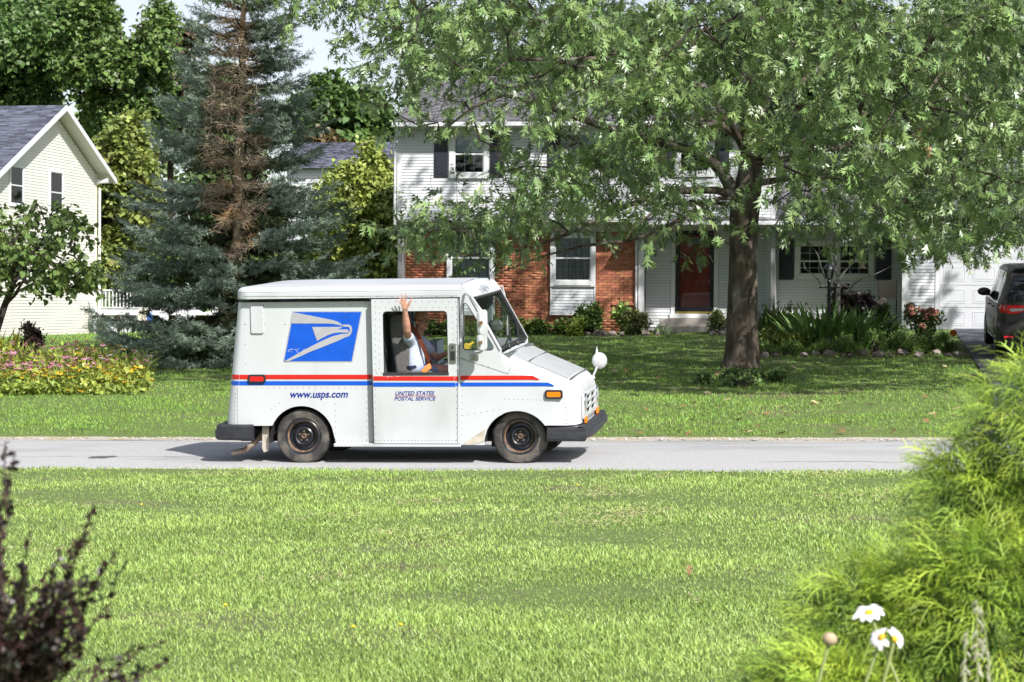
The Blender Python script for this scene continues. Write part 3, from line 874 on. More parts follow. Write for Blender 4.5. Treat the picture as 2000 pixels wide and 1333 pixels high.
# ---- bumpers ----------------------------------------------------------------
def bumper(path, z0, z1, th, name, flip=1):
    mb = MB(); rows = []
    zz = [(0.03, z0), (0.0, z0 + 0.03), (0.0, z0 + (z1 - z0) * 0.62), (0.018, z0 + (z1 - z0) * 0.66), (0.02, z1 - 0.02), (0.045, z1)]
    cx = sum(p[0] for p in path) / len(path); cy = sum(p[1] for p in path) / len(path)
    n = len(path)
    def norm(i):
        a = Vector(path[max(i - 1, 0)]); b = Vector(path[min(i + 1, n - 1)]); d = (b - a).normalized()
        return Vector((d.y, -d.x)) * flip
    for i, p in enumerate(path):
        nn = norm(i); row = []
        for ins, z in zz: q = Vector(p) - nn * ins; row.append((q.x, q.y, z))
        for ins, z in ((th, z1), (th, z0)): q = Vector(p) - nn * ins; row.append((q.x, q.y, z))
        rows.append(row)
    mb.grid(rows, closed=True); k = len(rows[0])
    mb.add(rows[0], [tuple(range(k))]); mb.add(rows[-1], [tuple(range(k))])
    return tb(mb, name, M_black_rubber, smooth=True)
bx0 = S(1068, 850, -0.02)[0]; bx1 = S(1146, 850, -0.02)[0]; bxf = SL(1186, 835, 1.7).x
zf0, zf1 = S(1100, 863, -0.02)[1], S(1100, 835, -0.02)[1]
pth = [(bx0, -0.02), (bx0 + 0.2, -0.02), (bx1 - 0.05, -0.02), (bx1, 0.0), (bxf - 0.06, 0.24), (bxf - 0.01, 0.45), (bxf, 0.8), (bxf, 1.13), (bxf - 0.01, 1.48), (bxf - 0.06, 1.69), (bx1, 1.93), (bx1 - .05, 1.95), (bx0, 1.95)]
bumper(pth, zf0, zf1, 0.10, 'front_bumper')
mb = MB(); mb.prism([(bx0 + 0.02, 0.06), (x_n - 0.02, 0.06), (bxf - 0.12, 0.4), (bxf - 0.10, 0.8), (bxf - 0.10, 1.13), (bxf - 0.12, 1.53), (x_n - 0.02, 1.87), (bx0 + 0.02, 1.87)], lambda u, v: (u, v, zf1 - 0.012), (0, 0, 0.01))
tb(mb, 'bumper_shelf', M_truck)
rx0 = S(419, 845, 0.1)[0]; rx1 = S(491, 845, -0.02)[0]; zq0, zq1 = S(450, 861, -0.02)[1], S(450, 831, -0.02)[1]
pth = [(rx1, -0.02), (rx1 - 0.15, -0.02), (rx0 + 0.12, -0.01), (rx0 + 0.03, 0.03), (rx0 - 0.0, 0.12), (rx0 - 0.01, 0.4), (rx0 - 0.01, 1.53), (rx0, 1.81), (rx0 + 0.03, 1.90), (rx0 + 0.12, 1.94), (rx1, 1.95)]
bumper(pth, zq0, zq1, 0.12, 'rear_bumper', flip=-1)
# ---- wheels (on the road, they do not lean) ---------------------------------
def wheel(cx, cz, yin, out):
    """out=-1: outer face looks to -y"""
    R = 0.312
    mb = MB()
    prof = [(0.205, 0.02), (0.222, 0.0), (0.27, -0.008), (0.296, 0.0), (0.308, 0.02), (R, 0.035)]
    prof += [(R, 0.165), (0.308, 0.18), (0.296, 0.195), (0.27, 0.205), (0.222, 0.2), (0.205, 0.18)]
    mb.lathe([(r_, yin + (h if out < 0 else -h)) for r_, h in prof], (cx, 0, cz), 'Y', 56, cap=False)
    for k in range(72):                                     # tread blocks
        a = 2 * PI * k / 72; ca, sa = math.cos(a), math.sin(a)
        for (u, v) in ((0.03, 0.09), (0.105, 0.17)):
            ym = yin + (u + v) / 2 * (1 if out < 0 else -1)
            mb.obox((cx + ca * (R + 0.001), ym, cz + sa * (R + 0.001)), (-sa * 0.009, 0, ca * 0.009), (0, (v - u) / 2, 0), (ca * 0.005, 0, sa * 0.005))
    t_ = tb(mb, 'tyre', M_tyre, smooth=True, lean=False)
    s = 1 if out < 0 else -1
    mb = MB()
    prof = [(0.208, 0.012), (0.198, 0.006), (0.186, 0.012), (0.182, 0.03), (0.172, 0.045), (0.160, 0.085), (0.150, 0.10), (0.120, 0.095), (0.112, 0.065), (0.098, 0.055), (0.085, 0.062), (0.075, 0.085), (0.002, 0.088)]
    mb.lathe([(r_, yin + s * h) for r_, h in prof], (cx, 0, cz), 'Y', 48, cap=False)
    rm = tb(mb, 'rim', M_rim, smooth=True, lean=False, parent=None)
    mb = MB()
    mb.lathe([(r_, yin + s * h) for r_, h in ((0.183, 0.020), (0.176, 0.034), (0.170, 0.042))], (cx, 0, cz), 'Y', 40, cap=False)
    tb(mb, 'rim_rust', M_rust, smooth=True, lean=False)
    mb = MB()
    mb.lathe([(r_, yin + s * h) for r_, h in ((0.036, 0.084), (0.034, 0.06), (0.028, 0.05), (0.020, 0.05), (0.018, 0.062), (0.004, 0.064))], (cx, 0, cz), 'Y', 20)
    tb(mb, 'hub', M_hub, smooth=True, lean=False)
    for k in range(5):
        a = 2 * PI * k / 5 + 0.3
        mb = MB(); mb.lathe([(0.012, yin + s * 0.085), (0.012, yin + s * 0.062), (0.009, yin + s * 0.060)], (cx + 0.058 * math.cos(a), 0, cz + 0.058 * math.sin(a)), 'Y', 6)
        tb(mb, 'lug_nut', M_hub, lean=False)
rc = SL(590.5, 854.5, 0.09, TW); fc = SL(1015, 856.5, 0.10, TW)
wheel(rc.x, 0.312, 0.10, -1); wheel(fc.x, 0.312, 0.10, -1)
wheel(rc.x, 0.312, WB - 0.10, 1); wheel(fc.x, 0.312, WB - 0.12, 1)
# ---- exhaust + mud flap -----------------------------------------------------
mb = MB()
p0, p1, p2, p3 = SL(522, 838, .35, TW), SL(496, 866, .28, TW), SL(478, 880, .25, TW), SL(452, 886, .22, TW)
mb.tube([p0, p1, p2], [0.033, 0.033, 0.034], 12); mb.tube([p2, p2.lerp(p3, 0.5), p3], [0.034, 0.033, 0.028], 12)
tb(mb, 'exhaust_pipe', M_pipe, smooth=True, lean=False)
mb = MB(); fl = [(513, 832), (526, 832), (527, 866), (522, 882), (516, 884), (512.5, 876)]
mb.prism([tuple(SL(a, b, 0.18).xz) for a, b in fl], lambda u, v: (u, 0.16, v), (0, 0.06, 0))
tb(mb, 'mud_flap', M_dirt, bevel=0.004)
# ---- lamps on the side ------------------------------------------------------
for (a, b, c2, d2, mt, yy) in ((486.5, 732.5, 518.5, 747.5, M_red_lens, YC), (1065.5, 762.5, 1098.5, 778.5, M_amber, 0.0)):
    x0, z0 = S(a, d2, yy); x1, z1 = S(c2, b, yy)
    V, Fp = curve_plate(rrect(x0, z0, x1, z1, 0.022, 4), [rrect(x0 + 0.016, z0 + 0.014, x1 - 0.016, z1 - 0.014, 0.018, 4)], 0.03, 0.004)
    mb = MB(); mb.add([(v.x, yy - 0.012 + v.z, v.y) for v in V], Fp)
    mk = tb(mb, 'side_marker', M_seal, smooth=True)
    mb = MB(); V, Fp = curve_plate(rrect(x0 + 0.017, z0 + 0.015, x1 - 0.017, z1 - 0.015, 0.018, 4), [], 0.026, 0.006)
    mb.add([(v.x, yy - 0.012 + v.z, v.y) for v in V], Fp)
    tb(mb, 'marker_lens', mt, smooth=True)
# fuel / access hatch
x0, z0 = S(492, 651, YC); x1, z1 = S(513.5, 599, YC)
V, Fp = curve_plate(rrect(x0, z0, x1, z1, 0.012, 3), [], 0.02, 0.005)
mb = MB(); mb.add([(v.x, YC - 0.009 + v.z, v.y) for v in V], Fp); tb(mb, 'side_hatch', M_truck, smooth=True)
# ---- stripes ----------------------------------------------------------------
def strip(pts, y, mat, name='stripe', th=0.003):
    mb = MB(); mb.prism([S(a, b, y) for a, b in pts], lambda u, v: (u, y - th, v), (0, th - 0.001, 0)); return tb(mb, name, mat)
def slx(px, py):    # slanted rear edge helper: follow the body taper
    return (px, py)
x_s = 457
for (ya, yb, mt) in ((732.3, 741.2, M_red), (744.8, 753.0, M_blue)):
    p_lo, p_hi = S(x_s, yb, YC), S(x_s, ya, YC)
    mb = MB(); xe = x_de - 0.002
    xr_ = xr0 + 0.155
    mb.add([(slant(xr_, p_lo[1]), YC - 0.003, p_lo[1]), (xe, YC - 0.003, S(720, yb, YC)[1]), (xe, YC - 0.003, S(720, ya, YC)[1]), (slant(xr_, p_hi[1]), YC - 0.003, p_hi[1])], [(0, 1, 2, 3)])
    rows = []
    for i in range(9):
        a = PI / 2 * i / 8; xx = xr0 + 0.15 - 0.153 * math.sin(a); y = YC + 0.15 - 0.153 * math.cos(a)
        rows.append([(slant(xx, z), y, z) for z in (p_lo[1], p_hi[1])])
    mb.grid(rows)
    mb.v = [(-0 + v[0], v[1], v[2]) for v in mb.v]
    tb(mb, 'stripe', mt)
strip([(729.3, 743.6), (895.6, 743.8), (895.6, 735.6), (729.3, 735.2)], -0.0215, M_red)
strip([(729.3, 755.4), (895.6, 755.4), (895.6, 747.6), (729.3, 747.4)], -0.0215, M_blue)
strip([(899.5, 742.6), (1057.0, 742.2), (1040, 734.0), (899.5, 734.2)], -0.0015, M_red)
strip([(899.5, 754.9), (1083.8, 754.6), (1082, 752.5), (1070, 747.3), (899.5, 747.6)], -0.0015, M_blue)
# scuffs on the door stripe
mb = MB(); rs = random.Random(3)
for k in range(26):
    px = rs.choice([rs.uniform(742, 782), rs.uniform(886, 896)]); py = 735.5 + rs.uniform(-0.4, 1.4) if px < 800 else rs.uniform(736, 756)
    a = S0(px, py); w = rs.uniform(0.004, 0.028); h = rs.uniform(0.002, 0.006)
    mb.add([(a[0], -0.0255, a[1]), (a[0] + w, -0.0255, a[1] + rs.uniform(-.004, .004)), (a[0] + w * .6, -0.0255, a[1] + h)], [(0, 1, 2)])
tag(tb(mb, 'scuff_marks', M_scuff), kind='stuff')
# ---- eagle emblem -----------------------------------------------------------
def Z1(u, v): return (400 + u / 3.174, 520 + v / 3.174)
def decal(polys, y, mat, name, th=0.002):
    mb = MB()
    for poly, holes in polys:
        V, Fp = curve_plate([S(*Z1(*p), YC) for p in poly], [[S(*Z1(*p), YC) for p in h] for h in holes], th, 0)
        mb.add([(v.x, y + v.z, v.y) for v in V], Fp)
    return tb(mb, name, mat)
frame_o = [(544, 280), (977, 280), (916, 595), (486, 595)]
decal([(frame_o, [])], YC - 0.002, M_logo_grey, 'emblem_backing')
decal([([(552, 285), (970, 285), (910.5, 589.5), (493, 589.5)], [])], YC - 0.0045, M_blue, 'emblem_field')
wing = [(549, 287), (640, 304), (730, 322), (790, 334), (825, 345), (845, 358), (857, 374), (835, 366), (800, 359), (760, 356.5), (534, 355.5)]
head = [(666, 377.5), (842, 377), (854, 377), (845, 386), (826, 391), (806, 393), (886, 392.5), (892, 399), (891, 408), (884, 414), (835, 411), (800, 416), (760, 430), (725, 448), (697, 464)]
hook = [(852, 363), (893, 363), (907, 371), (914, 386), (913, 404), (905, 424), (893, 436), (877, 440), (830, 462), (770, 486), (700, 514), (650, 533), (590, 561), (520, 590), (494, 590), (560, 553), (640, 508), (720, 467), (790, 436), (850, 421), (880, 420), (891, 415), (899, 404), (901, 391), (896, 381), (888, 376), (860, 376)]
decal([(wing, []), (head, []), (hook, [])], YC - 0.007, M_logo_grey, 'eagle_emblem')
mb = MB()
for k in range(30):
    px, py = (rs.uniform(510, 620), 524 + rs.uniform(-9, 12)) if k < 18 else (rs.uniform(600, 950), rs.uniform(287, 291))
    a = S(*Z1(px, py), YC); w = rs.uniform(0.01, 0.04) if k < 18 else 0.006
    mb.add([(a[0], YC - 0.0088, a[1]), (a[0] + w, YC - 0.0088, a[1] + 0.004), (a[0] + w * .5, YC - 0.0088, a[1] + 0.006)], [(0, 1, 2)])
tag(tb(mb, 'emblem_scratches', M_scuff), kind='stuff')
# ---- lettering --------------------------------------------------------------
def letter(txt, px0, px1, pyb, y, mat, hpx, shear=0.22, name='lettering', offset=0.0):
    V, Fp = text_mesh(txt, 1.0, shear, 0.001, offset=offset)
    u0, u1 = min(v.x for v in V), max(v.x for v in V)
    a, b = S(px0, pyb, y), S(px1, pyb, y)
    vmax = max(v.y for v in V)
    sx = (b[0] - a[0]) / (u1 - u0); szz = hpx / 168.7 / vmax
    mb = MB(); mb.add([(a[0] + (v.x - u0) * sx, y - 0.002 - v.z, a[1] + v.y * szz) for v in V], Fp)
    return tb(mb, name, mat)
letter('www.usps.com', 567, 680, 777.0, YC, M_navy, 9.6, 0.22, offset=0.022)
letter('UNITED STATES', 772.5, 848.5, 772.2, -0.0205, M_navy, 7.6, 0.25, offset=0.012)
letter('POSTAL SERVICE', 770.5, 851.5, 782.5, -0.0205, M_navy, 7.4, 0.25, offset=0.012)
strip([(771.5, 773.9), (851, 773.9), (851, 773.2), (771.5, 773.2)], -0.0205, M_red, 'underline', th=0.002)
# number on the visor
V, Fp = text_mesh('8204466', 0.115, 0.0, 0.001)
un = max(v.x for v in V)
mb = MB()
e1 = Vector((0, 1, 0)); nrm_t = (Vector((pC[0], 0, pC[1])) - Vector((pB[0], 0, pB[1]))).normalized()
base = Vector((pB[0], 0.66, pB[1])).lerp(Vector((pC[0], 0.66, pC[1])), 0.78) + Vector((0.05, 0, 0.022))
mb.add([base + e1 * v.x - nrm_t * v.y for v in V], Fp)
tag(tb(mb, 'fleet_number', M_pale_grey), kind='stuff')
# ---- rivets -----------------------------------------------------------------
mb = MB()
def riv(px, py, y):
    x, z = S(px, py, y); r_ = 0.0058
    vs_ = [(x + r_ * math.cos(a), y, z + r_ * math.sin(a)) for a in [k * PI / 3 for k in range(6)]] + [(x, y - 0.004, z)]
    mb.add(vs_, [(k, (k + 1) % 6, 6) for k in range(6)])
def rline(a, b, n, y):
    for i in range(n): t = i / max(n - 1, 1); riv(a[0] + (b[0] - a[0]) * t, a[1] + (b[1] - a[1]) * t, y)
rline((733, 590), (890, 590), 13, -0.02); rline((740, 601), (884, 601), 12, -0.02)
rline((733, 600), (733, 860), 22, -0.02); rline((741, 612), (741, 720), 9, -0.02); rline((884, 606), (884, 665), 6, -0.02)
rline((892, 600), (892, 860), 22, -0.02); rline((738, 861), (890, 861), 24, -0.02)
rline((902, 600), (902, 862), 22, 0.0); rline((735, 729), (745, 729), 2, -0.02)
for px in (480, 517, 556, 640): rline((px, 634), (px, 634), 1, YC)
rline((478, 634), (480, 712), 3, YC); rline((557, 634), (557, 634), 1, YC)
rline((500, 758), (720, 758), 20, YC); rline((655, 790), (655, 858), 7, YC); rline((717, 760), (717, 860), 9, YC)
rline((460, 770), (458, 826), 8, YC); rline((530, 800), (545, 788), 3, YC); rline((657, 862), (722, 862), 10, YC)
rline((903, 812), (975, 800), 7, 0.0); rline((985, 780), (1056, 782), 9, 0.0); rline((905, 700), (990, 730), 8, 0.0)
rline((480, 596), (720, 596), 8, YC); rline((515, 600), (515, 650), 5, YC); rline((489, 600), (489, 650), 5, YC)
rline((1103, 772), (1107, 828), 8, 0.0)
for k in range(14): riv(505 + k * 29, 579.5, -0.011)
tag(tb(mb, 'rivets', M_seam), kind='stuff')
mb = MB()
def seam(a, b, y, w=0.003):
    (xa_, za_), (xb_, zb_) = S(*a, y), S(*b, y)
    mb.beam((xa_, y - 0.0012, za_), (xb_, y - 0.0012, zb_), 0.002, w, up=(0, 0, 1) if abs(xb_ - xa_) > abs(zb_ - za_) else (1, 0, 0))
seam((463.5, 757), (464, 830), YC, 0.002); seam((898.5, 700), (993, 731), 0.0, 0.004); seam((993, 731), (997, 718), 0.0)
seam((1102, 765), (1107, 830), 0.0, 0.002); seam((893.5, 584), (893.5, 866), -0.02, 0.004); seam((475, 579.6), (893, 578.2), -0.010, 0.003)
seam((1068, 831.6), (1130, 831.6), 0.0)
tag(tb(mb, 'panel_seams', M_seam), kind='stuff')
# ---- mirrors ----------------------------------------------------------------
def Q(px, py, y): return SL(px, py, y)
YM = -0.26
mb = MB()
mb.tube([Q(908, 573, -0.02), Q(921, 580, YM * .7), Q(933, 598, YM), Q(944, 612, YM), Q(947, 640, YM), Q(946, 672, YM), Q(944, 684, YM), Q(938, 689, YM * .6), Q(926, 691, -0.01)], 0.014, 8)
tb(mb, 'mirror_arm', M_mirror_back, smooth=True)
mb = MB(); mb.tube([Q(926, 690, -0.01), Q(921, 700, -0.01)], 0.012, 6); mb.obox(Q(927, 698, -0.008), (0.045, 0, 0), (0, 0.008, 0), (0, 0, 0.03))
tb(mb, 'mirror_bracket', M_steel)
for (a, b, c2, d2) in ((935.5, 608, 948.5, 652.5), (935.5, 655, 947.5, 682)):
    p0 = Q(a, d2, YM); p1 = Q(c2, b, YM)
    V, Fp = curve_plate(rrect(0, p0.z, 0.13, p1.z, 0.03, 4), [], 0.05, 0.016)
    xm = (p0.x + p1.x) / 2
    mb = MB(); Mr = Matrix.Translation((xm, YM, 0)) @ Matrix.Rotation(math.radians(66), 4, 'Z')
    mb.add([Mr @ Vector((v.x - 0.065, -v.z, v.y)) for v in V], Fp)
    ms = tb(mb, 'mirror_shell', M_mirror_back, smooth=True)
    mb = MB(); mb.obox((xm + 0.0, YM - 0.09, (p0.z + p1.z) / 2), (0.018, 0, 0), (0, 0.012, 0), (0, 0, 0.02)); tb(mb, 'mirror_clamp', M_rust)
YF = WB + 0.24
mb = MB(); mb.tube([Q(962, 560.5, WB), Q(981, 560, YF), Q(986, 580, YF), Q(990, 600, YF), Q(991, 655, YF)], 0.013, 8)
tb(mb, 'mirror_arm', M_mirror_back, smooth=True)
mb = MB(); mb.obox(Q(986, 607, YF), (0.02, 0.05, 0), (0.03, -0.01, 0), (0, 0, 0.12)); tb(mb, 'mirror_shell', M_seal, bevel=0.01)
pc = Q(1171.5, 704.5, WB - 0.2); pb = Q(1158, 736, WB - 0.32)
mb = MB(); mb.tube([pb, pb.lerp(pc, .5), pc - Vector((0.02, 0, 0.02))], 0.012, 8)
mb.lathe([(0.03, 0), (0.02, .03)], pb - Vector((0, 0, 0.02)), n=8); tb(mb, 'hood_mirror_arm', M_mirror_back, smooth=True)
mb = MB(); dd = Vector((0.55, -0.83, 0.10)).normalized(); Mq = Matrix.Translation(pc) @ dd.to_track_quat('Z', 'Y').to_matrix().to_4x4()
mb.lathe([(0.096, -0.02), (0.1, 0.0), (0.094, 0.012), (0.075, 0.035), (0.045, 0.05), (0.012, 0.056)], (0, 0, 0), n=28); mb.xf(Mq)
tb(mb, 'hood_mirror', M_chrome if False else M_mirror_back, smooth=True)
mb = MB(); mb.lathe([(0.022, 0), (0.014, 0.03), (0.004, 0.085)], pc + Vector((-0.035, 0, 0.085)), n=8); tb(mb, 'mirror_tip', M_mirror_back)
# ---- interior ---------------------------------------------------------------
xi0 = S0(742, 700)[0]; zfl = S0(800, 838)[1]
mb = MB(); mb.box(xi0, x_l - 0.02, 0.05, WB - 0.05, zfl - 0.02, zfl); tb(mb, 'cab_floor', M_interior)
mb = MB(); mb.box(xi0 - 0.02, xi0, 0.10, WB - 0.12, zfl, z_r0); tb(mb, 'bulkhead', M_interior)
mb = MB(); xp = SL(808, 640, 1.85).x
mb.box(xp - 0.045, xp + 0.02, WB - 0.16, WB - 0.07, zfl, z_r0)
tb(mb, 'cab_post', M_teal); mb = MB()
xq = SL(955, 640, 1.85).x
mb.box(xq - 0.03, xq + 0.03, WB - 0.1, WB - 0.04, zfl, z_r0); xq2 = SL(935, 640, 1.85).x
tb(mb, 'cab_post', M_teal)
mb = MB(); xd = S0(955, 690)[0]; zd = S0(955, 690)[1]
mb.prism([(xd - 0.14, zd - 0.3), (xd + 0.3, zd - 0.3), (xd + 0.22, zd - 0.02), (xd - 0.02, zd + 0.0), (xd - 0.12, zd - 0.05)], lambda u, v: (u, 0.05, v), (0, WB - 0.1, 0))
tb(mb, 'dashboard', M_interior, bevel=0.01)
mb = MB(); pr = [S0(*p) for p in ((757, 626), (763, 619), (772, 621), (781, 650), (787, 680), (791, 727), (770, 728), (764, 690), (757, 650))]
V, Fp = curve_plate(pr, [], 0.46, 0.03)
mb.add([(v.x, 0.45 + v.z, v.y) for v in V], Fp); tb(mb, 'seat_back', M_seat, smooth=True)
mb = MB(); a = S0(765, 748); b = S0(845, 728)
mb.box(a[0], b[0], 0.22, 0.70, a[1], b[1]); tb(mb, 'seat_cushion', M_seat, bevel=0.03)
mb = MB(); mb.box(a[0] + 0.05, b[0] - 0.08, 0.28, 0.64, zfl, a[1]); tb(mb, 'seat_pedestal', M_interior)
# steering wheel, tray, papers
cx_, cz_ = S(893, 697, 0.45)
mb = MB(); ring = []
Ms = Matrix.Translation((cx_, 0.46, cz_)) @ Matrix.Rotation(math.radians(-62), 4, 'Y')
for k in range(25):
    a = 2 * PI * k / 24; ring.append(Ms @ Vector((0.19 * math.cos(a), 0.19 * math.sin(a), 0)))
mb.tube(ring, 0.013, 6, caps=False); mb.tube([Ms @ Vector((0, -0.18, 0)), Ms @ Vector((0, 0.18, 0))], 0.012, 6); mb.tube([Ms @ Vector((0, 0, 0)), Ms @ Vector((0, 0, -0.4))], 0.025, 8)
tb(mb, 'steering_wheel', M_seal, smooth=True)
mb = MB(); a = S(830, 716, 1.0); b = S(905, 706, 1.0)
mb.box(a[0] - .1, b[0] + 0.2, 0.85, WB - 0.15, a[1] - 0.04, a[1]); tb(mb, 'mail_shelf', M_teal)
tray_o = (S(836, 700, 1.3)[0], S(862, 700, 1.3)[0], S(840, 713, 1.3)[1], S(840, 690, 1.3)[1])
mb = MB()
tx0, tx1, tz0, tz1 = tray_o; tx1 += 0.1
tz0 = a[1]; tz1 = SL(850, 665, 1.3).z; tx0, tx1 = S(838, 690, 1.3)[0], S(860, 690, 1.3)[0]
mb.box(tx0, tx1, 1.1, 1.115, tz0, tz1); mb.box(tx0, tx1, 1.5, 1.515, tz0, tz1); mb.box(tx0, tx0 + 0.015, 1.1, 1.5, tz0, tz1); mb.box(tx1 - 0.015, tx1, 1.1, 1.5, tz0, tz1); mb.box(tx0, tx1, 1.1, 1.5, tz0, tz0 + 0.015)
mb.xf(TB)
tray = mb.build('mail_tray', M_tray)
tag(tray, 'pale blue plastic mail tray on the shelf inside the mail truck cab', 'mail tray')
mb = MB(); rs = random.Random(4)
for k in range(9):
    c_ = Vector((tx0 + 0.04 + k * (tx1 - tx0 - 0.08) / 9, 1.3, tz0 + 0.11)); mb.obox(c_, (0.004, 0, 0.0), (0, 0.13, 0), (rs.uniform(-.02, .02), 0, 0.10))
mb.xf(TB)
tag(mb.build('letters', M_paper), 'white envelopes standing in the blue mail tray', 'letters', kind='stuff')
mb = MB(); c_ = Q(911, 677, 0.5); mb.obox(c_, (0.045, 0, -0.012), (0, 0.06, 0), (0.01, 0, 0.03)); mb.obox(c_ + Vector((0.03, 0.1, 0.02)), (0.03, 0, 0.02), (0, 0.04, 0), (-0.006, 0, 0.01)); mb.xf(TB)
tag(mb.build('parcel_slip', M_yellow_paper), 'yellow paper slip on the dashboard behind the quarter window', 'paper')
mb = MB(); mb.lathe([(0.05, 0), (0.085, 0.02), (0.09, 0.09), (0.06, 0.13), (0.02, 0.14)], Q(968, 648, 0.9), n=16); mb.tube([Q(968, 668, 0.9), Q(968, 650, 0.9)], 0.02, 8)
tb(mb, 'cab_fan', M_interior, smooth=True)
# bits hanging behind the driver's seat
mb = MB(); q0 = Q(757, 690, 0.95)
mb.lathe([(0.05, -0.3), (0.055, -0.1), (0.03, 0.0)], q0, n=12); mb.sphere(q0 + Vector((0, 0, 0.02)), 0.045, 10, 6)
mb.xf(TB); tag(mb.build('spray_bottle', M_paper, smooth=True), 'white bottle standing behind the driver seat in the mail truck', 'bottle')
# ================================================================== HOUSES
_mesh_cache = {}
def board_mesh(name, L, h, th=0.016, axis='X'):
    """lap-siding board, bottom edge proud of the top edge; origin at its lower left back corner"""
    key = (name, round(L, 3), round(h, 4), axis)
    if key in _mesh_cache: return _mesh_cache[key]
    mb = MB()
    pts = [(0, 0.0, 0), (0, -th, 0), (0, -th * 0.25, h), (0, 0.0, h)]
    pts2 = [(L, y, z) for _, y, z in pts]
    mb.add(pts + pts2, [(0, 1, 2, 3), (7, 6, 5, 4), (1, 5, 6, 2), (0, 4, 5, 1), (2, 6, 7, 3), (0, 3, 7, 4)])
    if axis == 'Y': mb.v = [(-y, x, z) for x, y, z in mb.v]       # runs along +Y, faces +X
    me = mb.mesh(name); _mesh_cache[key] = me; return me

def siding(parent, mat, u0, u1, z0, z1, plane, course, holes=(), axis='X', top=None, name='siding_board'):
    """boards on plane; holes: (u0,u1,z0,z1); top(z)->(ua,ub) clips boards under a gable"""
    n = 0; z = z0
    while z < z1 - 0.01:
        h = min(course, z1 - z); a, b = u0, u1
        if top: ta, tb_ = top(z + h); a, b = max(a, ta), min(b, tb_)
        segs = [(a, b)]
        for (ha, hb, hz0, hz1) in holes:
            if z + h * 0.5 > hz0 and z + h * 0.5 < hz1:
                ns = []
                for (p, q) in segs:
                    if hb <= p or ha >= q: ns.append((p, q)); continue
                    if ha > p: ns.append((p, ha))
                    if hb < q: ns.append((hb, q))
                segs = ns
        for (p, q) in segs:
            if q - p < 0.03: continue
            o = bpy.data.objects.new(name, board_mesh(name, q - p, h - 0.007, axis=axis)); COL.objects.link(o)
            if not o.data.materials: o.data.materials.append(mat)
            o.parent = parent; o.matrix_parent_inverse = world_of(parent).inverted()
            o.location = (p, plane, z) if axis == 'X' else (plane, p, z)
            n += 1
        z += course
    return n

def shingles(parent, origin, du, dv, U, Vl, mat_o, mat_t, limit=300, w=0.30, exp=0.14, clip=None, score=None, thick=0.012):
    """courses of shingles; origin lower-left eave corner, du along eave, dv up the slope"""
    du = Vector(du).normalized(); dv = Vector(dv).normalized(); nn = du.cross(dv).normalized()
    if nn.z < 0: nn = -nn
    items = []; r = random.Random(9); row = 0; v = 0.0
    while v < Vl - 0.02:
        u = -w * r.uniform(0, 1)
        while u < U:
            a, b = max(u, 0), min(u + w * r.uniform(0.75, 1.25), U)
            if b - a > 0.03 and (clip is None or clip((a + b) / 2, v + exp / 2)): items.append((a, b, v))
            u = b if b > a else u + w
            if b >= U: break
        v += exp; row += 1
    def geo(a, b, v, lift):
        o = Vector(origin)
        e = 0.004 + lift
        p = [o + du * a + dv * v + nn * e, o + du * (b - 0.006) + dv * v + nn * e, o + du * (b - 0.006) + dv * (v + exp * 1.1) + nn * (e - 0.008), o + du * a + dv * (v + exp * 1.1) + nn * (e - 0.008)]
        q = [x + nn * thick for x in p[:2]] + [x + nn * 0.004 for x in p[2:]]
        return p + q
    FQ = [(0, 3, 2, 1), (4, 5, 6, 7), (0, 1, 5, 4), (1, 2, 6, 5), (2, 3, 7, 6), (3, 0, 4, 7)]
    if score: items.sort(key=lambda it: -score(Vector(origin) + du * (it[0] + it[1]) / 2 + dv * it[2]))
    else: r.shuffle(items)
    for a, b, v in items[:limit]:
        mb = MB(); mb.add(geo(a, b, v, r.uniform(0, 0.006)), FQ); mb.build('shingle', mat_o, parent, fix=False)
    rest = items[limit:]
    if rest:
        V = []; T = []; ti = []
        for a, b, v in rest:
            n = len(V); V += [tuple(p) for p in geo(a, b, v, r.uniform(0, 0.006))]; T += [tuple(i + n for i in f) for f in FQ]; ti += [r.random()] * 8
        o = obj('shingle_field', tri_mesh('shingle_field', np.array(V), np.array(T), np.array(ti)), mat_t, parent)
        tag(o, kind='stuff')

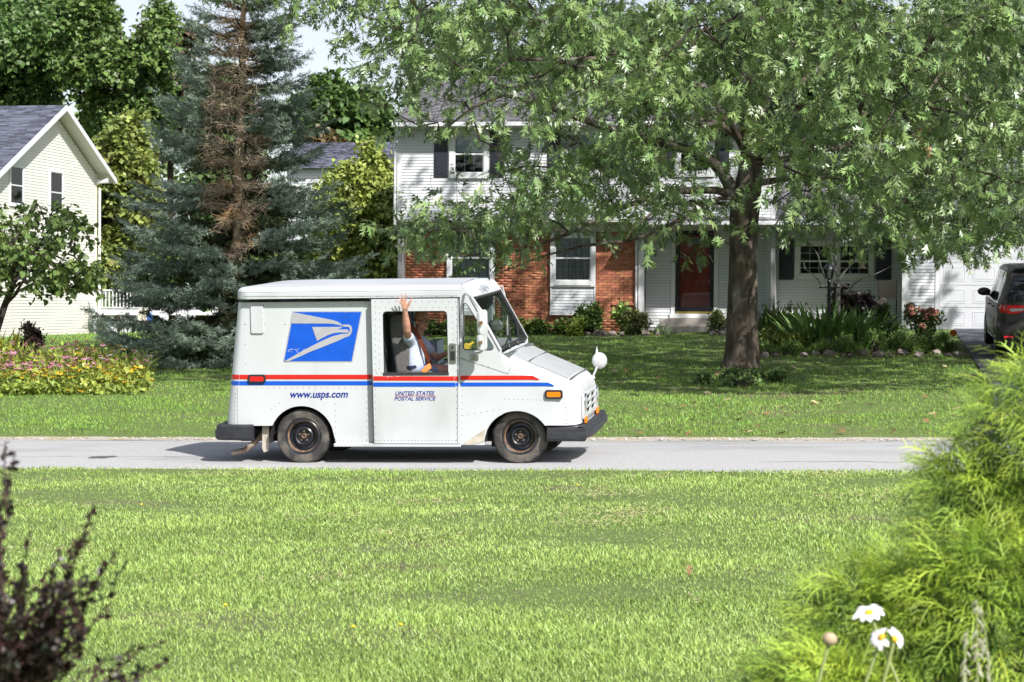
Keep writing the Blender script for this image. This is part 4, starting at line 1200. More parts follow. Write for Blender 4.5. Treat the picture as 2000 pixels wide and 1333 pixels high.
def window(parent, x0, x1, z0, z1, Yp, frame=0.05, mw=0.009, rail=0.5, cols=3, rows_=2, axis='X', curtain=M_curtain, lower=True, depth=0.06, casing=0.0, open_low=False):
    """double-hung window in the wall plane Yp (wall faces -Y) or X plane when axis == 'Y' (faces +X)"""
    def B(mb, a, b, y0, y1, c, d):
        if axis == 'X': mb.box(a, b, Yp + y0, Yp + y1, c, d)
        else: mb.box(Yp - y1, Yp - y0, a, b, c, d)
    w = thing_part(parent, 'window')
    mb = MB()
    f = frame
    B(mb, x0, x0 + f, -depth, 0.02, z0, z1); B(mb, x1 - f, x1, -depth, 0.02, z0, z1); B(mb, x0 + f, x1 - f, -depth, 0.02, z1 - f, z1); B(mb, x0 + f, x1 - f, -depth - 0.02, 0.02, z0, z0 + f)
    mb.build('frame', M_trim, w)
    zi0, zi1 = z0 + f, z1 - f; xi0, xi1 = x0 + f, x1 - f; zm = zi0 + (zi1 - zi0) * rail
    mb = MB(); s = 0.03
    B(mb, xi0, xi1, -depth + 0.02, 0.0, zm - 0.022, zm + 0.022)
    for (a, b) in ((zi0, zm), (zm, zi1)):
        B(mb, xi0, xi0 + s, -depth + 0.022, 0.0, a + .022, b - .022); B(mb, xi1 - s, xi1, -depth + 0.022, 0.0, a + .022, b - .022)
        B(mb, xi0 + s, xi1 - s, -depth + 0.022, 0.0, (a + 0.001 if a == zi0 else b - s), (a + s if a == zi0 else b - 0.001))
    mb.build('sash', M_trim, w)
    mb = MB()
    for (a, b, yy) in ((zi0, zm, -0.015), (zm, zi1, -0.015)):
        for k in range(1, cols):
            xx = xi0 + s + (xi1 - xi0 - 2 * s) * k / cols; B(mb, xx - mw, xx + mw, yy - 0.006, yy + 0.006, a + 0.02, b - 0.02)
        for k in range(1, rows_):
            zz = a + (b - a) * k / rows_; B(mb, xi0 + s, xi1 - s, yy - 0.005, yy + 0.005, zz - mw, zz + mw)
    mb.build('muntin', M_trim, w)
    for (a, b) in ((zi0 + 0.02, zm - 0.01), (zm + 0.01, zi1 - 0.02)):
        mb = MB(); B(mb, xi0 + 0.01, xi1 - 0.01, -0.028, -0.024, a, b); mb.build('pane', M_win_glass, w)
    if curtain is not None:
        # pleated curtain
        n = 26; mb = MB(); rowsA = []
        zc0, zc1 = (zi0, zi1) if curtain is M_curtain else (zi0 + (zi1 - zi0) * 0.55, zi1)
        for zz in (zc0, zc1):
            row = []
            for k in range(n + 1):
                u = xi0 + (xi1 - xi0) * k / n; d = 0.045 + (0.012 * math.sin(k * 1.9) if curtain is M_curtain else 0)
                row.append((u, Yp + d, zz) if axis == 'X' else (Yp - d, u, zz))
            rowsA.append(row)
        mb.grid(rowsA); mb.build('curtain' if curtain is M_curtain else 'blind', curtain, w, smooth=True)
    mb = MB(); B(mb, xi0 - 0.03, xi1 + 0.03, 0.35, 0.37, zi0 - 0.03, zi1 + 0.03)
    mb.build('room', M_room, w)
    return w

def thing_part(parent, name):
    o = bpy.data.objects.new(name, None); COL.objects.link(o); o.empty_display_size = 0.05
    o.parent = parent; o.matrix_parent_inverse = world_of(parent).inverted(); return o

def shutter(parent, x0, x1, z0, z1, Yp):
    mb = MB(); mb.box(x0, x1, Yp - 0.03, Yp, z0, z1)
    zs = [z0 + 0.07, z0 + (z1 - z0) * 0.52, z0 + (z1 - z0) * 0.56, z1 - 0.07]
    mb2 = MB(); t = 0.055
    sh = mb.build('shutter', M_shutter, parent, bevel=0.004)
    for (a, b) in ((zs[0], zs[1]), (zs[2], zs[3])):
        mb2 = MB(); mb2.box(x0 + t, x1 - t, Yp - 0.042, Yp - 0.03, a, b); mb2.build('raised_panel', M_shutter, sh, bevel=0.01)
    return sh

def HR(px0, py0, px1, py1, Y):
    mx, my = (px0 + px1) / 2, (py0 + py1) / 2
    return P(px0, my, Y=Y).x, P(px1, my, Y=Y).x, P(mx, py1, Y=Y).z, P(mx, py0, Y=Y).z

# ---- main house --------------------------------------------------------------
YU, YB, YP, YG = 53.35, 53.95, 54.75, 52.45
GB = 1.10
house = thing('brick_house', 'white two-storey house with brick ground floor and red front door behind the oak', 'house', (-6, 58, GB))
def part(mb, name, mat, **k): return mb.build(name, mat, house, **k)
xl, xr_, zu0, zu1 = HR(776, 243, 1515, 431, YU)
zu0 = P(900, 431, Y=YU).z; zu1 = P(900, 243, Y=YU).z
# openings
w1 = HR(878, 252.5, 956, 349, YU); w2 = HR(1318, 250, 1396, 346, YU); wm = HR(1098, 251, 1176, 347, YU)
sL1 = HR(848, 253, 874.5, 346, YU); sR1 = HR(957.5, 253, 984, 346, YU)
sL2 = HR(1289, 252, 1315, 344, YU); sR2 = HR(1398.5, 252, 1424, 344, YU)
sLm = HR(1069, 252, 1095, 345, YU); sRm = HR(1178.5, 252, 1205, 345, YU)
mb = MB(); 
def wallbox(mb, x0, x1, y0, y1, z0, z1, holes):
    """front wall skin with openings"""
    hs = [[(h[0] + 0.01, h[2] + 0.01), (h[1] - 0.01, h[2] + 0.01), (h[1] - 0.01, h[3] - 0.01), (h[0] + 0.01, h[3] - 0.01)] for h in holes]
    V, F = curve_plate([(x0, z0), (x1, z0), (x1, z1), (x0, z1)], hs, abs(y1 - y0), 0)
    mb.add([(v.x, (y0 + y1) / 2 + v.z, v.y) for v in V], F)
wallbox(mb, xl, xr_, YU + 0.003, YU + 0.12, zu0, zu1, [w1, w2, wm])
mb.box(xl, xl + 0.1, YU + 0.121, YU + 8, GB - 0.2, zu1); mb.box(xr_ - 0.1, xr_, YU + 0.121, YU + 8, GB, zu1); mb.box(xl, xr_, YU + 8.0, YU + 8.1, GB, zu1)
mb.box(xl, xr_, YU + 0.121, YU + 8, zu1 - 0.1, zu1 - 0.02)
part(mb, 'wall', M_wall_back)
allh = [w1, w2, wm, sL1, sR1, sL2, sR2, sLm, sRm]
siding(house, M_siding, xl + 0.10, xr_ - 0.10, zu0 + 0.02, zu1 - 0.02, YU, 0.0752, [(h[0] - .005, h[1] + .005, h[2] - .003, h[3] + .003) for h in allh])
for xx in (xl, xr_ - 0.10):
    mb = MB(); mb.box(xx, xx + 0.10, YU - 0.022, YU + 0.002, zu0, zu1); part(mb, 'corner_board', M_trim)
mb = MB(); mb.box(xl, xr_, YU - 0.02, YU + 0.6, zu0 - 0.03, zu0 - 0.003); part(mb, 'overhang_soffit', M_soffit)
for w_ in (w1, w2, wm):
    window(house, w_[0], w_[1], w_[2], w_[3], YU, frame=0.13, curtain=M_blind, rail=0.49)
for s_ in (sL1, sR1, sL2, sR2, sLm, sRm): shutter(house, s_[0], s_[1], s_[2], s_[3], YU - 0.002)
# main roof
ze = P(900, 240, Y=YU - 0.45).z; xe0 = P(768, 238, Y=YU - .45).x; xe1 = xr_ + 0.25
zr = P(1000, 151, Y=YU + 4.2).z
mb = MB()
ya, yb_ = YU - 0.45, YU + 4.2; yc_ = YU + 8.8
mb.prism([(ya, ze), (yb_, zr), (yc_, ze), (yc_, ze - 0.08), (yb_, zr - 0.08), (ya, ze - 0.08)], lambda u, v: (xe0, u, v), (xe1 - xe0, 0, 0))
part(mb, 'roof', M_seam)
mb = MB(); mb.prism([(YU + 0.1, ze - 0.1), (yb_, zr - 0.12), (YU + 8, ze - 0.1)], lambda u, v: (xl + 0.01, u, v), (0.08, 0, 0)); part(mb, 'gable_wall', M_siding)
dvr = Vector((0, yb_ - ya, zr - ze))
def seen(p):
    px, py, _ = proj(np.array([p])); return 1 if (780 < px[0] < 1180 and 150 < py[0] < 240) else 0
shingles(house, (xe0, ya, ze), (1, 0, 0), dvr, xe1 - xe0, dvr.length, M_shingle, M_shingle_t, 120, score=seen)
mb = MB(); mb.box(xe0 - 0.02, xe1, ya - 0.11, ya - 0.005, ze - 0.10, ze + 0.005); part(mb, 'gutter', M_trim, bevel=0.015)
mb = MB(); mb.box(xe0, xe1, ya - 0.004, YU + 0.01, ze - 0.12, ze - 0.10); part(mb, 'soffit', M_soffit)
mb = MB(); mb.tube([(xe0 + 0.08, ya - 0.05, ze - 0.08), (xe0 + 0.10, ya + 0.05, ze - 0.2), (xl - 0.05, YU - 0.04, ze - 0.40), (xl - 0.05, YU - 0.04, zu0 - 0.1), (xl + 0.06, YB - 0.06, zu0 - 0.4), (xl + 0.06, YB - 0.06, GB + 0.1)], 0.035, 6)
part(mb, 'downspout', M_trim)

# ---- brick ground floor ------------------------------------------------------
bx0 = P(786, 560, Y=YB).x; bx1 = P(1246, 560, Y=YB).x
zb0 = GB - 0.05; zb1 = P(1000, 452, Y=YB).z
wA = HR(873, 455, 966, 616, YB - 0.08); wB = HR(1075, 455, 1163, 616, YB - 0.08)
mb = MB(); wallbox(mb, bx0 - 0.08, bx1, YB + 0.028, YB + 0.2, zb0, zu0, [wA, wB]); part(mb, 'mortar_wall', M_mortar)
mb = MB(); mb.box(bx0 - 0.08, bx1 + 0.02, YB - 0.02, YB + 0.027, zb1 + 0.002, zu0 - 0.032); part(mb, 'frieze_board', M_soffit)
mb = MB(); mb.box(bx0 - 0.09, bx0, YB - 0.01, YB + 0.1, zb0, zb1); part(mb, 'corner_board', M_trim)
bm_cache = {}
def brick_mesh(L):
    k = round(L, 2)
    if k not in bm_cache:
        mb = MB(); mb.box(0, k, 0.0, 0.05, 0, 0.0577); bm_cache[k] = mb.mesh('brick', fix=False)
        bm_cache[k].materials.append(M_brick)
    return bm_cache[k]
bricks = []; rs = random.Random(21); row = 0; z = zb0
while z < zb1 - 0.03:
    x = bx0 - (0.105 if row % 2 else 0)
    while x < bx1 - 0.03:
        a, b = max(x, bx0), min(x + 0.203, bx1)
        segs = [(a, b)]
        for h in (wA, wB):
            if z + 0.03 > h[2] and z + 0.03 < h[3]:
                ns = []
                for (p, q) in segs:
                    if h[1] <= p or h[0] >= q: ns.append((p, q)); continue
                    if h[0] > p: ns.append((p, h[0]))
                    if h[1] < q: ns.append((h[1], q))
                segs = ns
        for (p, q) in segs:
            if q - p > 0.03: bricks.append((p, z, q - p))
        x += 0.213
    z += 0.0677; row += 1
def bscore(b):
    px, py, _ = proj(np.array([[b[0], YB, b[1]]])); px, py = px[0], py[0]
    return (2 if 985 < px < 1250 else 0) + (1 if 480 < py < 628 else 0) + (0.5 if px > 1163 else 0) + rs.random() * .1
bricks.sort(key=lambda b: -bscore(b))
for (x, z, L) in bricks[:296]:
    o = bpy.data.objects.new('brick', brick_mesh(L)); COL.objects.link(o); o.parent = house; o.matrix_parent_inverse = world_of(house).inverted()
    o.location = (x, YB + rs.uniform(-0.004, 0.002), z)
V = []; T = []; ti = []
for (x, z, L) in bricks[296:]:
    n = len(V); mb = MB(); mb.box(x, x + L, YB + rs.uniform(-0.004, 0.002), YB + 0.05, z, z + 0.0577); V += mb.v; T += [tuple(i + n for i in f) for f in mb.f]; ti += [rs.random()] * 8
tag(obj('brickwork', tri_mesh('brickwork', np.array(V), np.array(T), np.array(ti)), M_brick_t, house), kind='stuff')
for h in (wA, wB):
    zg = h[2] + (P(1110, 553, Y=YB).z - h[2]); zc = P(1110, 560, Y=YB).z; zbt = P(1110, 610, Y=YB).z
    window(house, h[0], h[1], zg - 0.06, h[3], YB - 0.06, frame=0.11, cols=3, rows_=2, rail=0.52)
    bay = thing_part(house, 'window_apron')
    mb = MB(); mb.box(h[0], h[1], YB - 0.05, YB + 0.05, h[2], zg - 0.062); mb.build('backing', M_wall_back, bay)
    mb = MB(); mb.box(h[0], h[1], YB - 0.12, YB - 0.0501, zc, zg - 0.062); mb.build('head_trim', M_trim, bay)
    mb = MB(); mb.box(h[0] - 0.01, h[1] + 0.01, YB - 0.13, YB - 0.0501, h[2], zbt); mb.build('base_trim', M_trim, bay)
    siding(bay, M_siding, h[0] + 0.03, h[1] - 0.03, zbt, zc - 0.003, YB - 0.052, 0.0752)
    for xx in (h[0], h[1] - 0.03):
        mb = MB(); mb.box(xx, xx + 0.03, YB - 0.085, YB - 0.0501, zbt + .001, zc - .001); mb.build('side_trim', M_trim, bay)
mb = MB(); sx = P(1196, 594, Y=YB).x; sz = P(1196, 592, Y=YB).z
mb.box(sx - 0.01, bx1 - 0.02, YB - 0.05, YB - 0.004, sz - 0.057, sz); part(mb, 'brick_ledge', M_brick)

# ---- entry ------------------------------------------------------------------
pe0 = bx1; pe1 = P(1503, 520, Y=YP).x; zp1 = P(1370, 441, Y=YP).z; zd0 = P(1357, 613, Y=YP).z
dr = HR(1319.5, 451, 1394.5, 613, YP)
wing1 = P(1763, 520, Y=YP).x
ww = HR(1552, 470, 1708, 546, YP)
mb = MB(); wallbox(mb, pe0, wing1 + 0.3, YP + 0.003, YP + 0.15, GB, zp1 + 0.3, [(dr[0], dr[1], dr[2] - .02, dr[3]), ww]); mb.box(pe0 + 0.001, pe0 + 0.1, YB + 0.201, YP + 0.002, GB, zp1 + 0.3)
part(mb, 'entry_wall', M_wall_back)
cas = 0.11
so = [(dr[0] - cas - .005, dr[1] + cas + .005, dr[2] - 0.12, dr[3] + cas), (ww[0] - .38, ww[1] + .38, ww[2] + 0.02, ww[3])]
zs0 = GB + 0.10
siding(house, M_siding, pe0 + 0.12, wing1, zs0, zp1, YP, 0.0752, so)
for (a, b, c2, d2) in ((dr[0] - cas, dr[0], dr[2] - 0.12, dr[3] + cas), (dr[1], dr[1] + cas, dr[2] - 0.12, dr[3] + cas), (dr[0], dr[1], dr[3], dr[3] + cas)):
    mb = MB(); mb.box(a, b, YP - 0.035, YP + 0.03, c2, d2); part(mb, 'door_casing', M_trim)
door = thing_part(house, 'front_door')
mb = MB(); f = 0.10
mb.box(dr[0] + .001, dr[0] + f, YP - 0.05, YP - 0.01, dr[2] + 0.06, dr[3] - .001); mb.box(dr[1] - f, dr[1] - .001, YP - 0.05, YP - 0.01, dr[2] + 0.06, dr[3] - .001)
mb.box(dr[0] + f, dr[1] - f, YP - 0.05, YP - 0.01, dr[3] - 0.11, dr[3] - .001); mb.box(dr[0] + f, dr[1] - f, YP - 0.05, YP - 0.01, dr[2] + 0.06, dr[2] + 0.15)
mb.build('storm_frame', M_door_frame, door)
mb = MB(); mb.box(dr[0] + f, dr[1] - f, YP - 0.032, YP - 0.028, dr[2] + 0.15, dr[3] - 0.11); mb.build('storm_glass', M_glass, door)
mb = MB(); mb.box(dr[0] + 0.02, dr[1] - 0.02, YP - 0.06, YP - 0.005, dr[2], dr[2] + 0.055); mb.build('kick_plate', M_brass, door)
mb = MB(); mb.box(dr[0] + 0.04, dr[1] - 0.04, YP + 0.05, YP + 0.09, dr[2] + 0.02, dr[3] - 0.02)
dw = dr[1] - dr[0]; xm = (dr[0] + dr[1]) / 2
for (a, b, c2, d2) in ((0.12, 0.47, 0.12, 0.42), (0.53, 0.88, 0.12, 0.42), (0.12, 0.47, 0.48, 0.74), (0.53, 0.88, 0.48, 0.74)):
    H_ = dr[3] - dr[2]; mb.box(dr[0] + 0.1 + (dw - .2) * a, dr[0] + 0.1 + (dw - .2) * b, YP + 0.035, YP + 0.05, dr[2] + H_ * c2, dr[2] + H_ * d2)
mb.build('door_leaf', M_door_red, door, bevel=0.006)
mb = MB(); zf = P(1357, 478, Y=YP).z; pts = [(xm - 0.22, zf)] + [(xm + 0.22 * math.cos(PI * (1 - k / 10)), zf + 0.20 * math.sin(PI * k / 10)) for k in range(11)]
mb.prism(pts, lambda u, v: (u, YP + 0.03, v), (0, 0.015, 0)); mb.build('fanlight', M_headlight, door)
mb = MB()
for k in range(5):
    a = PI * (k + 0.5) / 5; mb.beam((xm, YP + 0.025, zf + 0.02), (xm + 0.2 * math.cos(a), YP + 0.025, zf + 0.18 * math.sin(a)), 0.012, 0.01)
mb.tube([(xm + 0.11 * math.cos(PI * k / 10), YP + 0.025, zf + 0.10 * math.sin(PI * k / 10)) for k in range(11)], 0.006, 4)
mb.build('leading', M_steel, door)
mb = MB(); mb.box(dr[0] - 0.14, dr[1] + 0.14, YP - 0.06, YP - 0.001, P(1357, 622, Y=YP).z, dr[2] - 0.002); part(mb, 'door_sill', M_trim)
# steps
st = HR(1290, 622, 1384, 634, YP - 0.6)
st_t = P(1340, 623, Y=YP - .7).z
steps = thing_part(house, 'entry_steps')
mb = MB(); mb.box(st[0], st[1], YP - 0.95, YP - 0.07, GB, st_t); mb.build('landing', M_concrete, steps, bevel=0.01)
mb = MB(); mb.box(st[0] + 0.05, st[1] + 0.05, YP - 1.6, YP - 0.96, GB - 0.15, st_t - 0.17); mb.build('step', M_concrete, steps, bevel=0.01)
# posts
for px, yy in ((1253, YB - 0.02), (1502.5, YP - 0.12)):
    xx = P(px, 520, Y=yy).x; mb = MB(); mb.box(xx - 0.07, xx + 0.07, yy - 0.10, yy + 0.04, GB - .03, zp1 + 0.1); part(mb, 'porch_post', M_trim, bevel=0.006)
xx = P(1243, 520, Y=YB - 0.07).x
mb = MB(); mb.tube([(xx, YB - 0.07, zp1 + 0.05), (xx, YB - 0.07, GB + 0.5), (xx - 0.06, YB - 0.2, GB + 0.12)], 0.032, 6); part(mb, 'downspout', M_trim)
# lower roof from the entry across the wing
ql = P(1238, 405, Y=YU).x; zq = P(1300, 433, Y=YU - 0.15).z
ye = YU - 0.25; zrw = P(1700, 290, Y=YP + 4.2).z; yrw = YP + 4.2
slope = (zrw - zq) / (yrw - ye)
mb = MB(); mb.prism([(ye, zq), (YU + 0.05, zq + slope * (YU + .05 - ye)), (YU + .05, zq - 0.08), (ye, zq - 0.08)], lambda u, v: (ql, u, v), (xr_ - ql, 0, 0)); part(mb, 'porch_roof', M_seam)
xw1 = 9.5
mb = MB(); mb.prism([(ye, zq), (yrw, zrw), (yrw + 4.5, zq), (yrw + 4.5, zq - .08), (yrw, zrw - .08), (ye, zq - .08)], lambda u, v: (xr_ + 0.001, u, v), (xw1 - xr_, 0, 0)); part(mb, 'wing_roof', M_seam)
dv2 = Vector((0, yrw - ye, zrw - zq))
shingles(house, (ql, ye, zq), (1, 0, 0), dv2, xr_ - ql, 0.33 * dv2.length * (YU + .05 - ye) / (yrw - ye) * 3, M_shingle, M_shingle_t, 40)
shingles(house, (xr_ + 0.02, ye, zq), (1, 0, 0), dv2, xw1 - xr_, dv2.length, M_shingle, M_shingle_t, 100, score=lambda p: 1 if p.z < zq + .9 else 0)
mb = MB(); mb.box(ql, xw1, ye - 0.10, ye - 0.004, zq - 0.09, zq + 0.005); part(mb, 'gutter', M_trim, bevel=0.015)
mb = MB(); mb.box(ql, xw1, ye - 0.003, YP + 0.01, zq - 0.115, zq - 0.092); part(mb, 'porch_ceiling', M_soffit)
mb = MB(); mb.box(pe0, pe1, YP - 0.02, YP + 0.002, zp1 + 0.002, zq - 0.12); mb.box(pe0, wing1, YB + 0.2, YB + 0.21, zp1 + 0.28, zp1 + 0.29); part(mb, 'frieze_board', M_soffit)
# wing window
xa_, xb_2 = ww[0], ww[1]; xmid = (xa_ + xb_2) / 2
window(house, xa_, xmid, ww[2], ww[3], YP, frame=0.12, cols=3, rows_=2, curtain=None, rail=0.45)
window(house, xmid + 0.001, xb_2, ww[2], ww[3], YP, frame=0.12, cols=3, rows_=2, curtain=None, rail=0.45)
for (a, b) in ((1522, 1549.5), (1712.5, 1741)):
    s_ = HR(a, 466, b, 547, YP); shutter(house, s_[0], s_[1], s_[2], s_[3], YP - 0.016)
# garage
gx0 = P(1762, 560, Y=YG).x; gd0 = P(1835, 560, Y=YG).x; zg_b = gz(gx0 + 1, YG) + 0.0; zg_t = P(1835, 470, Y=YG).z; gx1 = 9.4; gd1 = gd0 + 4.9
mb = MB(); wallbox(mb, gx0, gx1, YG + 0.003, YG + 0.15, zg_b - .1, zq, [(gd0, gd1, zg_b - 0.09, zg_t)]); mb.box(gx0 + .001, gx0 + 0.1, YG + 0.16, YP + .14, zg_b, zq - 0.12); part(mb, 'garage_wall', M_wall_back)
mb = MB(); mb.box(gx0 - 0.002, gx0 + 0.15, YG - 0.025, YG + 0.002, zg_b, zq); part(mb, 'corner_board', M_trim)
siding(house, M_siding, gx0 + 0.15, gx1, zg_b + 0.02, zq - 0.1, YG, 0.0752 * 1.06, [(gd0 - 0.1, gd1 + 0.1, zg_b - 1, zg_t + 0.12)])
for (a, b, c2, d2) in ((gd0 - 0.1, gd0, zg_b, zg_t + 0.12), (gd1, gd1 + 0.1, zg_b, zg_t + .12), (gd0, gd1, zg_t, zg_t + 0.12)):
    mb = MB(); mb.box(a, b, YG - 0.03, YG + 0.06, c2, d2); part(mb, 'door_casing', M_trim)
gd = thing_part(house, 'garage_door'); nrow = 4; rh = (zg_t - zg_b) / nrow
for r_ in range(nrow):
    z0 = zg_b + r_ * rh
    mb = MB(); mb.box(gd0 + .002, gd1 - .002, YG + 0.05, YG + 0.08, z0 + 0.004, z0 + rh - 0.006)
    pw = (gd1 - gd0) / 7
    for k in range(7):
        a = gd0 + k * pw + 0.09; b = gd0 + (k + 1) * pw - 0.09; c2 = z0 + 0.10; d2 = z0 + rh - 0.10
        for (p, q, s_, t_) in ((a, b, c2, c2 + 0.02), (a, b, d2 - 0.02, d2), (a, a + 0.02, c2 + .02, d2 - .02), (b - 0.02, b, c2 + .02, d2 - .02)):
            mb.box(p, q, YG + 0.043, YG + 0.0495, s_, t_)
        mb.box(a + 0.045, b - 0.045, YG + 0.044, YG + 0.0495, c2 + 0.045, d2 - 0.045)
    mb.build('panel', M_garage, gd, bevel=0.004)
# chimney
cx0, cx1, cz0, cz1 = HR(1786, 250, 1818, 330, YP + 3.6)
mb = MB(); mb.box(cx0, cx1, YP + 3.3, YP + 3.9, cz0, cz1); ch = part(mb, 'chimney', M_mortar)
z = cz0; row = 0; mbk = MB(); V = []; T = []; ti = []
while z < cz1 - 0.05:
    x = cx0 - (0.1 if row % 2 else 0)
    while x < cx1:
        a, b = max(x, cx0 - 0.01), min(x + 0.203, cx1 + 0.01)
        if b - a > 0.03: n = len(V); m_ = MB(); m_.box(a, b, YP + 3.285, YP + 3.3, z, z + 0.057); V += m_.v; T += [tuple(i + n for i in f) for f in m_.f]; ti += [rs.random()] * 8
        x += 0.213
    z += 0.0677; row += 1
tag(obj('brickwork', tri_mesh('brickwork', np.array(V), np.array(T), np.array(ti)), M_brick_t, ch), kind='stuff')
mb = MB(); mb.box(cx0 - 0.04, cx1 + 0.04, YP + 3.26, YP + 3.94, cz1, cz1 + 0.06); mb.build('cap', M_concrete, ch)

# ---- cream house at the left --------------------------------------------------
XL = -28.2
def LP(px, py): return P(px, py, X=XL)
c_r = LP(188, 560); y_cr = c_r.y
apex = LP(102, 214); y_ap = apex.y
halfw = y_cr - y_ap; LF = 1.55
y_cl = y_ap - halfw * LF
z_eave = LP(188, 341).z; z_ap = apex.z
slope_l = (z_ap - z_eave) / halfw
z_eave2 = z_ap - slope_l * halfw * LF
zb_l = gz(XL, y_cr) - 0.05
left_house = thing('cream_house', 'cream sided house with grey shingle roof and gable end at the left', 'house', (XL, y_ap, zb_l))
def lpart(mb, name, mat, **k): return mb.build(name, mat, left_house, **k)
wl = []
for (a, b, t_, bt) in ((17, 45, 321, 404), (95, 122, 332, 421)):
    p0 = LP(a, (t_ + bt) / 2); p1 = LP(b, (t_ + bt) / 2); zt = LP((a + b) / 2, t_).z; zb = LP((a + b) / 2, bt).z
    wl.append((p0.y, p1.y, zb, zt))
poly = [(y_cl, zb_l), (y_cr, zb_l), (y_cr, z_eave), (y_ap, z_ap), (y_cl, z_eave2)]
V, F = curve_plate(poly, [[(h[0] + .01, h[2] + .01), (h[1] - .01, h[2] + .01), (h[1] - .01, h[3] - .01), (h[0] + .01, h[3] - .01)] for h in wl], 0.1, 0)
mb = MB(); mb.add([(XL - 0.053 + v.z, v.x, v.y) for v in V], F); mb.box(XL - 9, XL - 0.11, y_cr - 0.1, y_cr, zb_l, z_eave); mb.box(XL - 9, XL - 0.11, y_cl, y_cl + 0.1, zb_l, z_eave2)
lpart(mb, 'wall', M_cream_back)
def gable(z):
    k = (z_ap - z) / slope_l; return (max(y_ap - k, y_cl + 0.12), min(y_ap + k, y_cr - 0.12))
siding(left_house, M_cream, y_cl, y_cr, zb_l + 0.05, z_ap - 0.03, XL, 0.1016, [(h[0] - .005, h[1] + .005, h[2], h[3]) for h in wl], axis='Y', top=gable)
for yy, zz_ in ((y_cr - 0.12, z_eave), (y_cl, z_eave2)):
    mb = MB(); mb.box(XL - 0.002, XL + 0.026, yy, yy + 0.12, zb_l, zz_); lpart(mb, 'corner_board', M_cream_trim)
for h in wl: window(left_house, h[0], h[1], h[2], h[3], XL, frame=0.10, mw=0.02, cols=3, rows_=2, axis='Y', depth=0.05, curtain=M_blind)
ov = 0.55; eo = 0.6
ze_l = z_eave - slope_l * eo; th = 0.12
for s_ in (1, -1):
    hw_ = halfw if s_ == 1 else halfw * LF
    ze_l = z_ap - slope_l * (hw_ + eo)
    mb = MB(); mb.prism([(y_ap, z_ap + 0.12), (y_ap + s_ * (hw_ + eo), ze_l + 0.12), (y_ap + s_ * (hw_ + eo), ze_l + 0.04), (y_ap, z_ap + 0.04)], lambda u, v: (XL + ov - 0.03, u, v), (-(9 + ov), 0, 0))
    lpart(mb, 'roof_deck', M_soffit)
    mb = MB(); mb.prism([(y_ap, z_ap + 0.15), (y_ap + s_ * (hw_ + eo + 0.03), ze_l + 0.15), (y_ap + s_ * (hw_ + eo + 0.03), ze_l - 0.05), (y_ap, z_ap - 0.05)], lambda u, v: (XL + ov - 0.028, u, v), (0.03, 0, 0))
    lpart(mb, 'rake_board', M_trim)
    mb = MB(); mb.box(XL - 9, XL + ov, y_ap + s_ * (hw_ + eo) - .01, y_ap + s_ * (hw_ + eo) + .09, ze_l - 0.02, ze_l + 0.11); lpart(mb, 'gutter', M_trim)
dvl = Vector((0, halfw * LF + eo, (z_ap - ze_l)))
shingles(left_house, (XL + ov - 8.0, y_ap - halfw * LF - eo, ze_l + 0.125), (1, 0, 0), dvl, 8.0, dvl.length, M_shingle_blue, M_shingle_blue_t, 295, w=0.32, score=lambda p: p.x * 1.0 + p.z * 0.8)
ze_l = z_ap - slope_l * (halfw + eo)
dvl2 = Vector((0, -(halfw + eo), (z_ap - ze_l)))
shingles(left_house, (XL + ov - 4.0, y_ap + halfw + eo, ze_l + 0.125), (1, 0, 0), dvl2, 4.0, dvl2.length, M_shingle_blue, M_shingle_blue_t, 0, w=0.32)
mb = MB(); mb.tube([(XL + 0.1, y_cr + 0.05, z_eave - 0.5), (XL + 0.1, y_cr + 0.05, zb_l + 0.2)], 0.05, 6); lpart(mb, 'downspout', M_trim)
mb = MB(); q = P(192, 356, X=XL + .1); mb.sphere(q, 0.09, 8, 6); mb.tube([q, q + Vector((0.35, 0.1, 0.06))], [0.06, 0.10], 8); lpart(mb, 'floodlight', M_trim)
# deck behind the cream house
YD = y_cr - 1.2
dk0 = P(182, 610, Y=YD).x; dk1 = P(252, 610, Y=YD).x; dk2 = P(430, 598, Y=YD + 3.0).x
zdk = P(215, 608, Y=YD).z; zrail = P(230, 566, Y=YD).z; zgd = P(240, 660, Y=YD).z
deck = thing('wooden_deck', 'raised white railed deck behind the cream house beside the spruce', 'deck', ((dk0 + dk2) / 2, YD + 1, zgd))
M_deck = pm('white_deck_paint', (0.72, 0.73, 0.76), (0.6, 0.61, 0.64), 5, rough=0.6)
path = [(dk0, YD), (dk1, YD), (dk2, YD + 3.0)]
for k in range(30):
    y = YD + 0.03 + k * 0.14
    if y > YD + 4: break
    mb = MB(); mb.box(dk0 + 0.02, min(dk2, dk1 + max(0, (y - YD)) / 3.0 * (dk2 - dk1)), y, y + 0.13, zdk, zdk + 0.03); mb.build('deck_board', M_deck, deck)
def seg(a, b, z0, z1, w, name, off=0.0):
    mb = MB(); A = Vector((a[0], a[1] + off, (z0 + z1) / 2)); B_ = Vector((b[0], b[1] + off, (z0 + z1) / 2)); mb.beam(A, B_, w, z1 - z0); mb.build(name, M_deck, deck)
